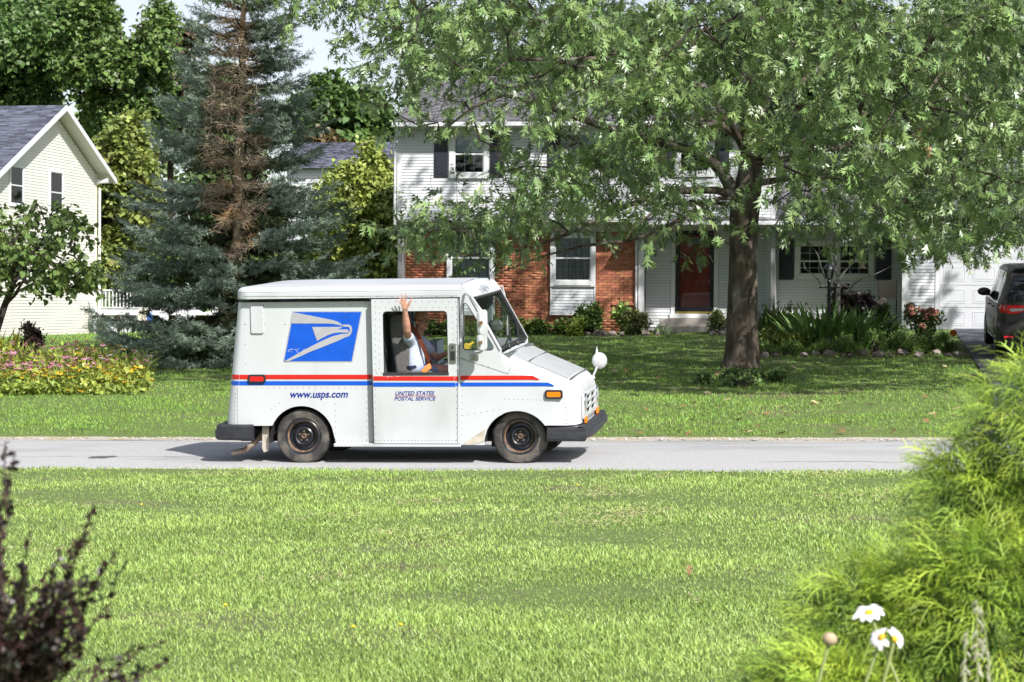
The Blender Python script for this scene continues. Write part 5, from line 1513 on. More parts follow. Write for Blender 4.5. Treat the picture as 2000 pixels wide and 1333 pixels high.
for i in range(2):
    a, b = path[i], path[i + 1]
    seg(a, b, zdk - 0.14, zdk + 0.06, 0.05, 'rim_beam', -0.02); seg(a, b, zrail - 0.05, zrail, 0.08, 'top_rail'); seg(a, b, zdk + 0.10, zdk + 0.15, 0.05, 'bottom_rail')
    L = math.hypot(b[0] - a[0], b[1] - a[1]); nb = int(L / 0.13)
    for k in range(nb):
        t = (k + 0.5) / nb; x, y = a[0] + (b[0] - a[0]) * t, a[1] + (b[1] - a[1]) * t
        mb = MB(); mb.box(x - 0.018, x + 0.018, y - 0.018, y + 0.018, zdk + 0.15, zrail - 0.05); mb.build('baluster', M_deck, deck)
for (ax, ay, bx, by, w) in ((247, 604, 238, 661, .11), (272, 612, 252, 661, .09), (218, 620, 228, 661, .07), (184, 620, 186, 661, .08), (292, 612, 276, 640, .08), (235, 620, 246, 661, .06), (372, 612, 360, 640, .08), (380, 612, 372, 640, .06)):
    mb = MB(); A = P(ax, ay, Y=YD + 0.1); B_ = P(bx, by, Y=YD + 0.3); A.z = zdk - 0.1; B_.z = gz(B_.x, B_.y); mb.beam(A, B_, w, w); mb.build('leg_post', M_deck, deck)
M_ochre = pm('ochre_board', (0.22, 0.15, 0.05), (0.14, 0.10, 0.04), 3, rough=0.8)
mb = MB(); mb.box(dk0, dk2, YD + 3.9, YD + 4.0, gz(dk0, YD), zdk - 0.1); mb.build('skirt_panel', M_ochre, deck)
# propane tank, folding chair
M_tank = pm('tank_paint', (0.62, 0.63, 0.66), rough=0.4)
q = P(217, 661, Y=YD - 0.2); q.z = gz(q.x, q.y)
tk = thing('gas_bottle', 'white gas bottle standing under the deck beside the cream house', 'gas bottle', q)
mb = MB(); mb.lathe([(0.12, 0), (0.17, 0.06), (0.18, 0.2), (0.16, 0.32), (0.10, 0.37), (0.04, 0.40)], q, n=16); mb.build('tank', M_tank, tk, smooth=True)
mb = MB(); mb.lathe([(0.09, 0.34), (0.10, 0.36), (0.10, 0.45), (0.09, 0.46)], q, n=12, cap=False); mb.lathe([(0.03, 0.38), (0.03, 0.44)], q, n=8); mb.build('collar', M_tank, tk)
q = P(280, 658, Y=YD - 0.4); q.z = gz(q.x, q.y)
M_fabric = pm('beige_chair_fabric', (0.50, 0.47, 0.38), rough=0.9); M_bluef = pm('blue_cloth', (0.03, 0.10, 0.35), rough=0.9)
for (pxx, lab, wd, mt) in ((278, 'beige folding chair with white frame under the deck', 0.4, M_fabric), (318, 'white garden chair half hidden behind the spruce under the deck', 0.36, M_tank), (354, 'pale garden chair farthest right under the deck behind the spruce', 0.36, M_tank)):
    q = P(pxx, 658, Y=YD - 0.3); q.z = gz(q.x, q.y)
    chr_ = thing('garden_chair', lab, 'chair', q)
    mb = MB(); mb.obox(q + Vector((0, 0.12, 0.66)), (wd / 2, 0, 0), (0, 0.01, 0), (0, 0.06, 0.22)); mb.build('backrest', mt, chr_)
    mb = MB(); mb.obox(q + Vector((0, -0.05, 0.40)), (wd / 2, 0, 0), (0, 0.2, 0), (0, 0, 0.012)); mb.build('seat', mt, chr_)
    for (dx, dy, ex, ey) in ((-1, -.2, -1, .25), (1, -.2, 1, .25), (-1, .2, -1, -.25), (1, .2, 1, -.25)):
        mb = MB(); mb.tube([q + Vector((dx * wd / 2, dy, 0)), q + Vector((ex * wd / 2, ey * .6, 0.42))], 0.015, 6); mb.build('leg', M_deck, chr_)
q = P(292, 652, Y=YD - 0.2); q.z = gz(q.x, q.y)
mb = MB(); mb.sphere(q + Vector((0, 0, 0.55)), 0.12, 8, 6, (1, 0.6, 1.6)); mb.tube([q, q + Vector((0, 0, 0.45))], 0.05, 6)
tag(mb.build('rolled_umbrella', M_bluef, smooth=True), 'rolled blue garden umbrella standing behind the beige folding chair', 'umbrella')

# ---- far house seen between spruce and oak ------------------------------------
YF2 = 92.0
far = thing('far_house', 'distant white house with blue-grey roof seen between the spruce and the oak', 'house', P(640, 400, Y=YF2))
fx0, fx1, fz0, fz1 = HR(560, 330, 760, 470, YF2)
fz0 = 0.3
mb = MB(); mb.box(fx0, fx1, YF2 + .01, YF2 + 6, fz0, fz1); mb.build('wall', M_wall_back, far)
siding(far, M_siding, fx0, fx1, P(660, 470, Y=YF2).z, fz1, YF2, 0.12)
zr2 = P(640, 279, Y=YF2 + 3.5).z
mb = MB(); mb.prism([(YF2 - 0.4, fz1), (YF2 + 3.5, zr2), (YF2 + 7, fz1)], lambda u, v: (fx0 - 0.5, u, v), (fx1 - fx0 + 1.2, 0, 0)); mb.build('roof', M_shingle_blue, far)
shingles(far, (fx0 - .5, YF2 - .4, fz1), (1, 0, 0), (0, 3.9, zr2 - fz1), fx1 - fx0 + 1.2, math.hypot(3.9, zr2 - fz1), M_shingle_blue, M_shingle_blue_t, 0, w=0.5, exp=0.16)
# ================================================================== PARKED MINIVAN
M_car = pm('car_paint', (0.035, 0.032, 0.03), (0.03, 0.028, 0.026), 2, rough=0.42, spec=0.4, metal=0.0, coat=0.15)
M_car_tyre = pm('car_tyre', (0.02, 0.02, 0.02), rough=0.8)
M_alloy = pm('alloy', (0.45, 0.46, 0.48), rough=0.3, metal=0.8)
M_plastic = pm('black_plastic', (0.012, 0.012, 0.013), rough=0.5)
# rear left tyre touches the driveway under pixel (1947, 696)
best = None
for i in range(400):
    y = 36 + i * 0.03; p = P(1947, 696, Y=y); e = abs(p.z - gz(p.x, y) - 0.022)
    if best is None or e < best[0]: best = (e, y, p)
_, ytyre, ptyre = best
print('minivan tyre at', ytyre, tuple(ptyre))
XL_ = ptyre.x - 0.06; YR_ = ytyre - 1.02; ZG = gz(ptyre.x, ytyre) + 0.022
CW, CL, CH = 1.99, 5.15, 1.76
car = thing('parked_minivan', 'dark grey-brown minivan parked on the driveway before the garage door', 'minivan', (XL_ + CW / 2, YR_ + CL / 2, ZG))
pit = math.atan((gz(3.5, ytyre + 3) - gz(3.5, ytyre)) / 3.0)
MC = Matrix.Translation((XL_ + CW / 2, YR_, ZG)) @ Matrix.Rotation(math.radians(0.5), 4, 'Z')
MC = MC @ Matrix.Rotation(pit, 4, 'X')
def cb(mb, name, mat, smooth=True, bevel=0.0, parent=None): mb.xf(MC); return mb.build(name, mat, parent or car, smooth, bevel)
ys = [0.0, 0.04, 0.10, 0.18, 0.3, 0.42, 0.6, 0.9, 1.4, 2.0, 2.6, 3.1, 3.5, 3.9, 4.25, 4.6, 4.9, 5.05, 5.12, 5.15]
ztop = [1.02, 1.12, 1.30, 1.50, 1.66, 1.72, 1.745, 1.76, 1.765, 1.76, 1.745, 1.71, 1.60, 1.38, 1.13, 1.08, 1.00, 0.90, 0.78, 0.66]
wid = [0.84, 0.90, 0.945, 0.965, 0.98, 0.985, 0.99, 0.995, 0.995, 0.995, 0.995, 0.99, 0.985, 0.98, 0.97, 0.95, 0.90, 0.84, 0.78, 0.72]
def prof_car(i):
    w, zt = wid[i], ztop[i]; belt = 1.04 if ys[i] < 4.0 else min(1.0, zt - 0.04); belt = min(belt, zt - 0.02)
    rw = 0.76 if zt > 1.5 else w * (0.90 - 0.16 * max(0, (zt - 1.04) / 0.5))
    if zt < 1.15: rw = w * 0.86
    pts = [(w * 0.90, 0.24), (w * 0.97, 0.30), (w * 0.985, 0.45), (w, 0.62), (w * 0.992, 0.80), (w * 0.995, 0.95), (w * 0.975, belt)]
    for k in range(1, 5):
        t = k / 5; pts.append((w * 0.965 + (rw - w * 0.965) * t ** 0.9, belt + (zt - 0.06 - belt) * t if zt - .06 > belt else belt + 0.004 * k))
    pts += [(rw, max(zt - 0.045, belt + .02)), (rw - 0.05, max(zt - 0.012, belt + .022)), (rw * 0.6, max(zt, belt + .024)), (rw * .25, max(zt + 0.008, belt + .026))]
    return pts
rows = []
for i, y in enumerate(ys):
    h = prof_car(i); rows.append([(-a, y, z) for a, z in h] + [(a, y, z) for a, z in h[::-1]])
mb = MB(); mb.grid(rows); mb.add(rows[0], [tuple(range(len(rows[0])))]); mb.add(rows[-1], [tuple(range(len(rows[-1])))])
cb(mb, 'body', M_car)
mb = MB(); mb.box(-0.86, 0.86, 0.12, 5.0, 0.20, 0.30); cb(mb, 'underbody', M_plastic, False)
def side_x(y, z, s=-1, off=0.006):
    i = max(j for j in range(len(ys)) if ys[j] <= y); i = min(i, len(ys) - 2); f = (y - ys[i]) / (ys[i + 1] - ys[i])
    def at(i):
        h = prof_car(i); zs_ = [q[1] for q in h[:12]]; xs_ = [q[0] for q in h[:12]]; return float(np.interp(z, zs_, xs_))
    return s * (at(i) * (1 - f) + at(i + 1) * f + off)
def side_poly(pts, name, mat, s=-1, off=0.006, parent=None):
    """curved panel following the side: pts = (y_bottom, y_top) columns between z0,z1"""
    cols, z0, z1 = pts; rows = []
    for (yb, yt) in cols:
        row = []
        for k in range(7):
            t = k / 6; y = yb + (yt - yb) * t; z = z0 + (z1 - z0) * t; row.append((side_x(y, z, s, off), y, z))
        rows.append(row)
    mb = MB(); mb.grid(rows); return cb(mb, name, mat, True, 0, parent)
for s in (-1, 1):
    for (a, b, at_, bt) in ((0.42, 1.12, 0.50, 1.08), (1.20, 2.18, 1.16, 2.14), (2.26, 3.30, 2.22, 2.95)):
        side_poly(([(a + (b - a) * k / 8, at_ + (bt - at_) * k / 8) for k in range(9)], 1.07, 1.63), 'side_window', M_dark_glass, s)
    side_poly(([(3.35 + .05 * k, 3.0 + .12 * k) for k in range(3)], 1.07, 1.5), 'front_quarter_window', M_dark_glass, s)
    side_poly(([(0.35 + 3.6 * k / 12, 0.35 + 3.6 * k / 12) for k in range(13)], 1.035, 1.062), 'window_trim', M_chrome, s, 0.010)
    side_poly(([(1.5 + 2.1 * k / 8, 1.5 + 2.1 * k / 8) for k in range(9)], 0.27, 0.33), 'sill_trim', M_chrome, s, 0.012)
    for yy in (1.16, 2.22, 3.32): side_poly(([(yy, yy), (yy + .012, yy + .012)], 0.36, 1.03), 'door_seam', M_plastic, s, 0.004)
    for yy in (1.35, 2.42):
        mb = MB(); mb.obox((side_x(yy, .93, s, .02), yy, 0.93), (0.018, 0, 0), (0, 0.09, 0), (0, 0, 0.014)); cb(mb, 'door_handle', M_car, bevel=0.006)
    mt = MB(); xm = side_x(3.05, 1.12, s, 0.14); mt.sphere((xm, 3.05, 1.15), 1, 14, 8, (0.135, 0.075, 0.085)); mr = cb(mt, 'wing_mirror', M_plastic)
    mt = MB(); mt.sphere((xm, 2.985, 1.15), 1, 14, 8, (0.115, 0.02, 0.068)); cb(mt, 'mirror_glass', M_dark_glass, True, 0, mr)
    mt = MB(); mt.obox((side_x(3.05, 1.07, s, 0.03), 3.05, 1.09), (0.05, 0, 0), (0, 0.04, 0), (0, 0, 0.02)); cb(mt, 'mirror_stalk', M_plastic, False, 0, mr)
    for yw in (1.02, 4.05):
        # wheel arch shadow ring + wheel
        mb = MB(); xo = s * 0.992
        rows = []
        for k in range(17):
            a = PI * k / 16; rows.append([(s * 0.75, yw + 0.40 * math.cos(a), 0.33 + 0.40 * math.sin(a)), (side_x(yw + 0.40 * math.cos(a), 0.33 + 0.40 * math.sin(a), s, 0.004), yw + 0.40 * math.cos(a), 0.33 + 0.40 * math.sin(a))])
        mb.grid(rows)
        disc = [(side_x(yw + 0.40 * math.cos(PI * k / 16), 0.33 + .4 * math.sin(PI * k / 16), s, 0.004), yw + 0.40 * math.cos(PI * k / 16), 0.33 + 0.40 * math.sin(PI * k / 16)) for k in range(17)]
        mb.add(disc, [tuple(range(17))]); cb(mb, 'wheel_arch', M_plastic, False)
        wh_ = thing_part(car, 'wheel')
        mb = MB(); x0 = s * 0.97; x1 = s * 0.76
        mb.lathe([(0.24, x0), (0.30, x0 + s * 0.012), (0.335, x0 - s * 0.01), (0.345, x0 - s * 0.04), (0.345, x1 + s * 0.03), (0.30, x1)], (0, yw, 0.345), 'X', 32); cb(mb, 'tyre', M_car_tyre, True, 0, wh_)
        mb = MB(); mb.lathe([(0.245, x0 + s * 0.004), (0.235, x0 - s * .01), (0.22, x0 - s * .03)], (0, yw, 0.345), 'X', 32, cap=False)
        for k in range(10):
            a = 2 * PI * k / 10; mb.beam((x0 - s * .008, yw + 0.05 * math.cos(a), 0.345 + 0.05 * math.sin(a)), (x0 - s * .004, yw + 0.235 * math.cos(a), 0.345 + 0.235 * math.sin(a)), 0.035, 0.02, up=(1, 0, 0))
        mb.lathe([(0.06, x0), (0.05, x0 + s * 0.012), (0.002, x0 + s * .014)], (0, yw, 0.345), 'X', 16); cb(mb, 'rim', M_alloy, False, 0, wh_)
# rear face: window, lamps, bumper, plate recess
mb = MB(); rows = []
for k in range(7):
    t = k / 6; z = 1.09 + 0.50 * t; y = float(np.interp(z, ztop[:6], ys[:6])) - 0.012; hw = 0.80 - 0.12 * t
    rows.append([(-hw + 2 * hw * j / 8, y - 0.03 * (1 - ((j - 4) / 4) ** 2) * 0.5, z) for j in range(9)])
mb.grid(rows); cb(mb, 'rear_window', M_dark_glass)
for s in (-1, 1):
    mb = MB(); rows = []
    for (x, z0, z1, y) in ((0.95, 0.90, 1.0, 0.22), (0.925, 0.87, 1.01, 0.09), (0.86, 0.85, 1.01, 0.03), (0.76, 0.84, 1.01, -0.006), (0.62, 0.85, 1.01, -0.012), (0.50, 0.89, 1.0, -0.014)):
        rows.append([(s * (x + .012), y - 0.008, z0), (s * (x + .018), y - 0.014, (z0 + z1) / 2), (s * (x + .008), y - 0.008, z1)])
    mb.grid(rows); tl = cb(mb, 'tail_light', M_red_lens)
    mb = MB(); mb.add([(s * 0.74, -0.030, 0.885), (s * 0.52, -0.030, 0.905), (s * 0.50, -0.030, 0.95), (s * 0.78, -0.030, 0.94)], [(0, 1, 2, 3)]); cb(mb, 'reverse_lens', M_headlight, False, 0, tl)
    mb = MB(); mb.obox((s * 0.74, -0.045, 0.40), (0.13, 0.01, 0), (0, 0.01, 0), (0, 0, 0.018)); cb(mb, 'reflector', M_red_lens, False)
mb = MB(); rows = []
for (x, y) in [(-0.995, 0.42), (-0.985, 0.18), (-0.94, 0.04), (-0.82, -0.04), (-0.5, -0.07), (0, -0.08), (0.5, -0.07), (0.82, -0.04), (0.94, 0.04), (0.985, 0.18), (0.995, 0.42)]:
    rows.append([(x * 0.97, y + 0.05, 0.24), (x, y, 0.32), (x, y, 0.55), (x * 0.99, y + 0.02, 0.66), (x * 0.97, y + 0.07, 0.70)])
mb.grid(rows); cb(mb, 'rear_bumper', M_car)
mb = MB(); mb.box(-0.8, 0.8, -0.06, 0.1, 0.20, 0.31); cb(mb, 'bumper_valance', M_plastic, False, 0.01)
mb = MB(); mb.box(-0.42, 0.42, -0.02, 0.02, 0.72, 0.78); cb(mb, 'tailgate_trim', M_chrome, False, 0.006)
mb = MB(); mb.box(-0.3, 0.3, -0.012, 0.02, 0.55, 0.70); cb(mb, 'plate_recess', M_plastic, False)
mb = MB(); mb.box(-0.66, 0.66, 0.20, 0.36, 1.70, 1.735); cb(mb, 'roof_spoiler', M_car, True, 0.012)
# ================================================================== DRIVER
def capsule(mb, a, b, ra, rb, n=12, m=4):
    """tapered capsule a->b"""
    a, b = Vector(a), Vector(b); d = (b - a); L = d.length; d.normalize()
    ref = d.cross(Vector((0, 0, 1)));
    if ref.length < 1e-3: ref = Vector((1, 0, 0))
    ref.normalize(); s = d.cross(ref); rows = []
    for i in range(m + 1):
        t = PI / 2 * i / m; rows.append((a - d * ra * math.cos(t), ra * math.sin(t) + 1e-4))
    for i in range(m + 1):
        t = PI / 2 * i / m; rows.append((b + d * rb * math.sin(t), rb * math.cos(t) + 1e-4))
    R = [[c + (ref * math.cos(2 * PI * k / n) + s * math.sin(2 * PI * k / n)) * r for k in range(n)] for c, r in rows]
    mb.grid(R, closed=True); base = len(mb.v)
    nn = len(R); off = base - nn * n
    mb.f.append(tuple(off + k for k in range(n))[::-1]); mb.m.append(0)
    mb.f.append(tuple(off + (nn - 1) * n + k for k in range(n))); mb.m.append(0)
    return mb
def ellip(mb, c, r, M=None, nu=16, nv=12):
    m2 = MB(); m2.sphere((0, 0, 0), 1, nu, nv, r)
    if M is not None: m2.xf(M)
    mb.add([Vector(v) + Vector(c) for v in m2.v], m2.f)
def remeshed(mb, name, mat, parent, vox, smooth_it=4, M=None):
    me = mb.mesh('tmp'); o = bpy.data.objects.new('tmp', me); COL.objects.link(o)
    r = o.modifiers.new('r', 'REMESH'); r.mode = 'VOXEL'; r.voxel_size = vox; r.use_smooth_shade = True
    s = o.modifiers.new('s', 'SMOOTH'); s.factor = 0.5; s.iterations = smooth_it
    dg = bpy.context.evaluated_depsgraph_get(); m2 = bpy.data.meshes.new_from_object(o.evaluated_get(dg)); m2.name = name
    bpy.data.objects.remove(o)
    if M is not None: m2.transform(M)
    m2.polygons.foreach_set('use_smooth', [True] * len(m2.polygons)); m2.materials.clear()
    return obj(name, m2, mat, parent)
hipP = Q(806, 722, 0.46)
person = thing('person', 'bald driver in pale blue shirt and glasses waving from the mail truck window', 'person', TB @ hipP)
body = MB()
head_c = Q(824, 627, 0.42)
# torso, neck (inside the shirt they are slimmer than it)
chest = Q(812, 675, 0.44)
for yy in (0.36, 0.52): capsule(body, Q(812, 712, yy), Q(812, 672, yy), 0.105, 0.10)
capsule(body, Q(812, 668, 0.44), head_c + Vector((-0.01, 0, -0.05)), 0.065, 0.055)
# head
Mh = Matrix.Rotation(math.radians(-38), 4, 'Z')     # turned towards the camera
def HL(x, y, z): return head_c + (Mh @ Vector((x, y, z)))
ellip(body, HL(-0.012, 0, 0.035), (0.098, 0.077, 0.098), Mh)
ellip(body, HL(0.012, 0, -0.035), (0.075, 0.062, 0.085), Mh)
ellip(body, HL(0.045, 0, -0.088), (0.035, 0.038, 0.028), Mh)      # chin
ellip(body, HL(0.058, 0, -0.05), (0.03, 0.035, 0.03), Mh)         # mouth area
ellip(body, HL(0.07, 0, 0.022), (0.02, 0.055, 0.014), Mh)         # brow
capsule(body, HL(0.082, 0, 0.006), HL(0.104, 0, -0.028), 0.009, 0.014)   # nose
for s in (1, -1):
    ellip(body, HL(0.048, s * 0.04, -0.022), (0.028, 0.022, 0.024), Mh)    # cheek
    ellip(body, HL(-0.012, s * 0.078, -0.01), (0.02, 0.009, 0.033), Mh)    # ear
    ellip(body, HL(-0.012, s * 0.079, -0.035), (0.012, 0.008, 0.012), Mh)
# raised arm
sh = Q(799, 668, 0.27); el = Q(795, 645, 0.02); wr = Q(790.5, 606, -0.10); 
capsule(body, sh, el, 0.052, 0.043); capsule(body, el, el.lerp(wr, 0.35), 0.045, 0.046); capsule(body, el.lerp(wr, 0.35), wr, 0.046, 0.027)
YH = -0.12
def H(px, py, dy=0.0): return Q(px, py, YH + dy)
# palm: flattened
for (a, b, r1_, r2_) in ((H(787, 603), H(785.2, 593.5), .019, .017), (H(790, 604), H(788.5, 591.5), .019, .017), (H(792.5, 604), H(792.5, 591.5), .019, .017), (H(795, 603.5), H(796.8, 594), .019, .016)):
    capsule(body, a, b, r1_ * .78, r2_ * .78)
for pts, r in (([(785, 594), (780.2, 590.5), (776, 588.6), (772.6, 587.2)], .0092), ([(787, 592), (783.2, 585.5), (780, 581.5), (777.4, 578.2)], .0100),
               ([(789.5, 591), (787.2, 583.5), (785.3, 578.4), (783.8, 573.8)], .0104), ([(793, 591), (792.8, 583.5), (792.6, 578.6), (792, 574)], .0102)):
    for i in range(3): capsule(body, H(*pts[i], -.003 * i), H(*pts[i + 1], -.003 * (i + 1) - .004), r * (1 - .08 * i), r * (1 - .08 * (i + 1)), 8, 3)
capsule(body, H(794, 602), H(799, 595.5, -.01), .0165, .013, 8, 3); capsule(body, H(799, 595.5, -.01), H(802, 588.5, -.015), .0125, .011, 8, 3); capsule(body, H(802, 588.5, -.015), H(804.8, 582, -.012), .011, .009, 8, 3)
# left arm to the wheel
s2 = Q(824, 668, 0.63); e2 = Q(853, 700, 0.60); w2_ = Q(874, 690, 0.52)
capsule(body, s2, e2, 0.05, 0.042); capsule(body, e2, w2_, 0.043, 0.028)
for k in range(4):
    a = w2_ + Vector((0.03 + .004 * k, 0.005, 0.012 - 0.018 * k)); capsule(body, w2_ + Vector((0.01, 0, 0.008 - .01 * k)), a + Vector((.02, 0, 0)), .014, .0095, 8, 3); capsule(body, a + Vector((.02, 0, 0)), a + Vector((0.03, -0.02, -.008)), .009, .008, 8, 3)
capsule(body, w2_, w2_ + Vector((0.02, -0.03, .02)), .012, .009, 8, 3)
# legs
for yy in (0.36, 0.56):
    hp = Q(812, 724, yy); kn = Q(876, 728, yy) + Vector((0.05, 0, 0.02)); an = kn + Vector((0.14, 0, -0.36))
    capsule(body, hp, kn, 0.088, 0.062); capsule(body, kn, an, 0.058, 0.038)
    capsule(body, an, an + Vector((0.14, 0, -0.03)), 0.035, 0.028)
remeshed(body, 'body', M_skin, person, 0.0088, 2, TB)
# clothes
shirt = MB()
for yy in (0.35, 0.44, 0.53):
    capsule(shirt, Q(809, 713, yy), Q(808, 694, yy), 0.135, 0.128); capsule(shirt, Q(808, 694, yy), Q(811, 674, yy), 0.128, 0.11)
capsule(shirt, Q(806, 668, 0.31), Q(818, 668, 0.57), 0.085, 0.085)
capsule(shirt, Q(803, 669, 0.31), sh.lerp(el, 0.42), 0.078, 0.066)
capsule(shirt, Q(824, 669, 0.58), s2.lerp(e2, 0.55), 0.075, 0.062)
capsule(shirt, Q(814, 662, 0.44), Q(817, 655, 0.44), 0.07, 0.062)
remeshed(shirt, 'shirt', M_shirt, person, 0.010, 3, TB)
shorts = MB()
for yy in (0.36, 0.45, 0.56): capsule(shorts, Q(803, 722, yy), Q(816, 724, yy), 0.118, 0.112)
for yy in (0.36, 0.56): capsule(shorts, Q(812, 724, yy), Q(852, 727, yy), 0.102, 0.086)
remeshed(shorts, 'shorts', M_shorts, person, 0.010, 2, TB)
mb = MB(); ring = []
for k in range(33):
    a = 2 * PI * k / 32; c_ = Q(810, 714.5, 0.44); ring.append([c_ + Vector((0.142 * math.cos(a), 0.235 * math.sin(a), 0.012 * math.cos(a) + dz)) for dz in (-.016, .016)])
mb.grid(ring); mb.xf(TB); mb.build('waist_belt', M_belt, person, smooth=True)
# seat belt
def ribbon(pts, w, mat, name, par, y_out=0.0):
    mb = MB(); rows = []
    for i, p in enumerate(pts):
        d = (pts[min(i + 1, len(pts) - 1)] - pts[max(i - 1, 0)]).normalized(); s = d.cross(Vector((0, 1, 0))).normalized() * w / 2
        rows.append([p - s, p + s])
    mb.grid(rows); mb.xf(TB); return mb.build(name, mat, par, smooth=True)
ribbon([Q(764, 622, 0.30), Q(776, 630, 0.30), Q(786, 636, 0.29)], 0.035, M_strap_b, 'belt_upper', person)
ribbon([Q(800, 634, 0.30), Q(812, 648, 0.26), Q(820, 664, 0.235), Q(828, 682, 0.235), Q(835, 698, 0.25), Q(840, 712, 0.27)], 0.05, M_strap, 'shoulder_strap', person)
ribbon([Q(842, 714, 0.25), Q(834, 719, 0.22), Q(826, 728, 0.21)], 0.06, M_strap_b, 'lap_strap', person)
# face details
mb = MB()
for s in (1, -1):
    c_ = HL(0.088, s * 0.032, 0.004); pts = []
    for k in range(15):
        a = 2 * PI * k / 14; pts.append(c_ + Mh @ Vector((0.0, 0.026 * math.cos(a), 0.018 * math.sin(a))))
    mb.tube(pts, 0.0028, 5, caps=False)
    mb.tube([HL(0.086, s * 0.058, 0.008), HL(0.03, s * 0.082, 0.012), HL(-0.02, s * 0.084, 0.008)], 0.003, 5)
mb.tube([HL(0.092, 0.008, 0.006), HL(0.092, -0.008, 0.006)], 0.0028, 5)
mb.xf(TB); mb.build('glasses', M_specs, person)
for s in (1, -1):
    mb = MB(); mb.sphere(HL(0.070, s * 0.03, 0.002), 0.014, 10, 8); mb.xf(TB); e = mb.build('eye', M_eye, person, smooth=True)
    mb = MB(); mb.sphere(HL(0.0815, s * 0.031, 0.002), 0.006, 8, 6); mb.xf(TB); mb.build('iris', M_seal, e, smooth=True)
mb = MB(); m2 = MB(); m2.sphere((0, 0, 0), 1, 12, 8, (0.012, 0.026, 0.007)); m2.xf(Mh); mb.add([Vector(v) + HL(0.08, 0, -0.056) for v in m2.v], m2.f); mb.xf(TB); mb.build('mouth', M_lip, person, smooth=True)
mb = MB(); rs = random.Random(4)
for k in range(420):
    a = rs.uniform(0.55 * PI, 1.45 * PI); z_ = rs.uniform(-0.05, 0.02)
    p = HL(-0.012 + 0.100 * math.cos(a) * math.sqrt(max(0.0, 1 - ((z_ - .035) / .1) ** 2)), 0.0785 * math.sin(a) * math.sqrt(max(0.0, 1 - ((z_ - .035) / .1) ** 2)), z_)
    mb.add([p, p + Vector((0.004, 0.003, 0)), p + Vector((-0.003, 0, 0.006))], [(0, 1, 2)])
mb.xf(TB); tag(mb.build('hair_fringe', M_hair, person), kind='stuff')
# ================================================================== TREES
OAK_V = np.array([(0, 0, 0), (0, .22, .01), (0, .45, .015), (0, .7, .01), (0, 1.0, -.06), (-.20, .33, -.03), (.20, .33, -.03), (-.36, .60, -.07), (.36, .60, -.07), (-.24, .86, -.07), (.24, .86, -.07), (-.045, .7, 0), (.045, .7, 0), (0, -.16, .02)])
OAK_T = np.array([(0, 5, 1), (0, 1, 6), (1, 7, 2), (1, 2, 8), (2, 9, 3), (2, 3, 10), (11, 12, 4)])
LEAF_V = np.array([(0, 0, 0), (-.32, .42, .06), (.32, .42, .06), (0, .5, -.03), (0, 1, -.08)])
LEAF_T = np.array([(0, 3, 1), (0, 2, 3), (1, 3, 4), (3, 2, 4)])
CLUMP_V = np.array([(0, 0, 0), (-.42, .45, .1), (.42, .45, .1), (0, 1, -.08)])
CLUMP_T = np.array([(0, 2, 1), (1, 2, 3)])

def kmeans(pts, k, it=6, rng=RNG):
    k = min(k, len(pts)); c = pts[rng.choice(len(pts), k, replace=False)]
    for _ in range(it):
        lab = np.empty(len(pts), int)
        for s in range(0, len(pts), 4000):
            d = ((pts[s:s + 4000, None, :] - c[None]) ** 2).sum(2); lab[s:s + 4000] = d.argmin(1)
        for j in range(k):
            m = lab == j
            if m.any(): c[j] = pts[m].mean(0)
    return c, lab

def tubes(paths, n=5):
    """paths: list of (pts array, radii array) -> V, T(quads)"""
    V = []; T = []
    for pts, rad in paths:
        pts = np.asarray(pts, float); m = len(pts)
        d = np.gradient(pts, axis=0); d /= np.linalg.norm(d, axis=1, keepdims=True) + 1e-9
        ref = np.where(np.abs(d[:, 2:3]) > 0.9, np.array([[1., 0, 0]]), np.array([[0, 0, 1.]]))
        s = np.cross(d, ref); s /= np.linalg.norm(s, axis=1, keepdims=True) + 1e-9
        u = np.cross(s, d); a = np.arange(n) * 2 * PI / n
        ring = pts[:, None] + (s[:, None] * np.cos(a)[None, :, None] + u[:, None] * np.sin(a)[None, :, None]) * np.asarray(rad)[:, None, None]
        b = sum(len(v) for v in V) if False else tubes.base; tubes.base += m * n
        V.append(ring.reshape(-1, 3))
        i = np.arange(m - 1)[:, None] * n; k = np.arange(n)[None]
        q = np.stack([i + k, i + (k + 1) % n, i + n + (k + 1) % n, i + n + k], -1).reshape(-1, 4) + b
        T.append(q)
    return V, T
tubes.base = 0
def tube_mesh(name, paths, n=5):
    tubes.base = 0
    V, T = tubes(paths, n)
    return tri_mesh(name, np.concatenate(V), np.concatenate(T), smooth=True)

def arc(a, b, n, lift=0.0, jit=0.0, rng=RNG):
    t = np.linspace(0, 1, n)[:, None]; p = a + (b - a) * t
    p[:, 2:3] += lift * 4 * t * (1 - t)
    if jit and n > 2: p[1:-1] += rng.normal(size=(n - 2, 3)) * jit
    return p

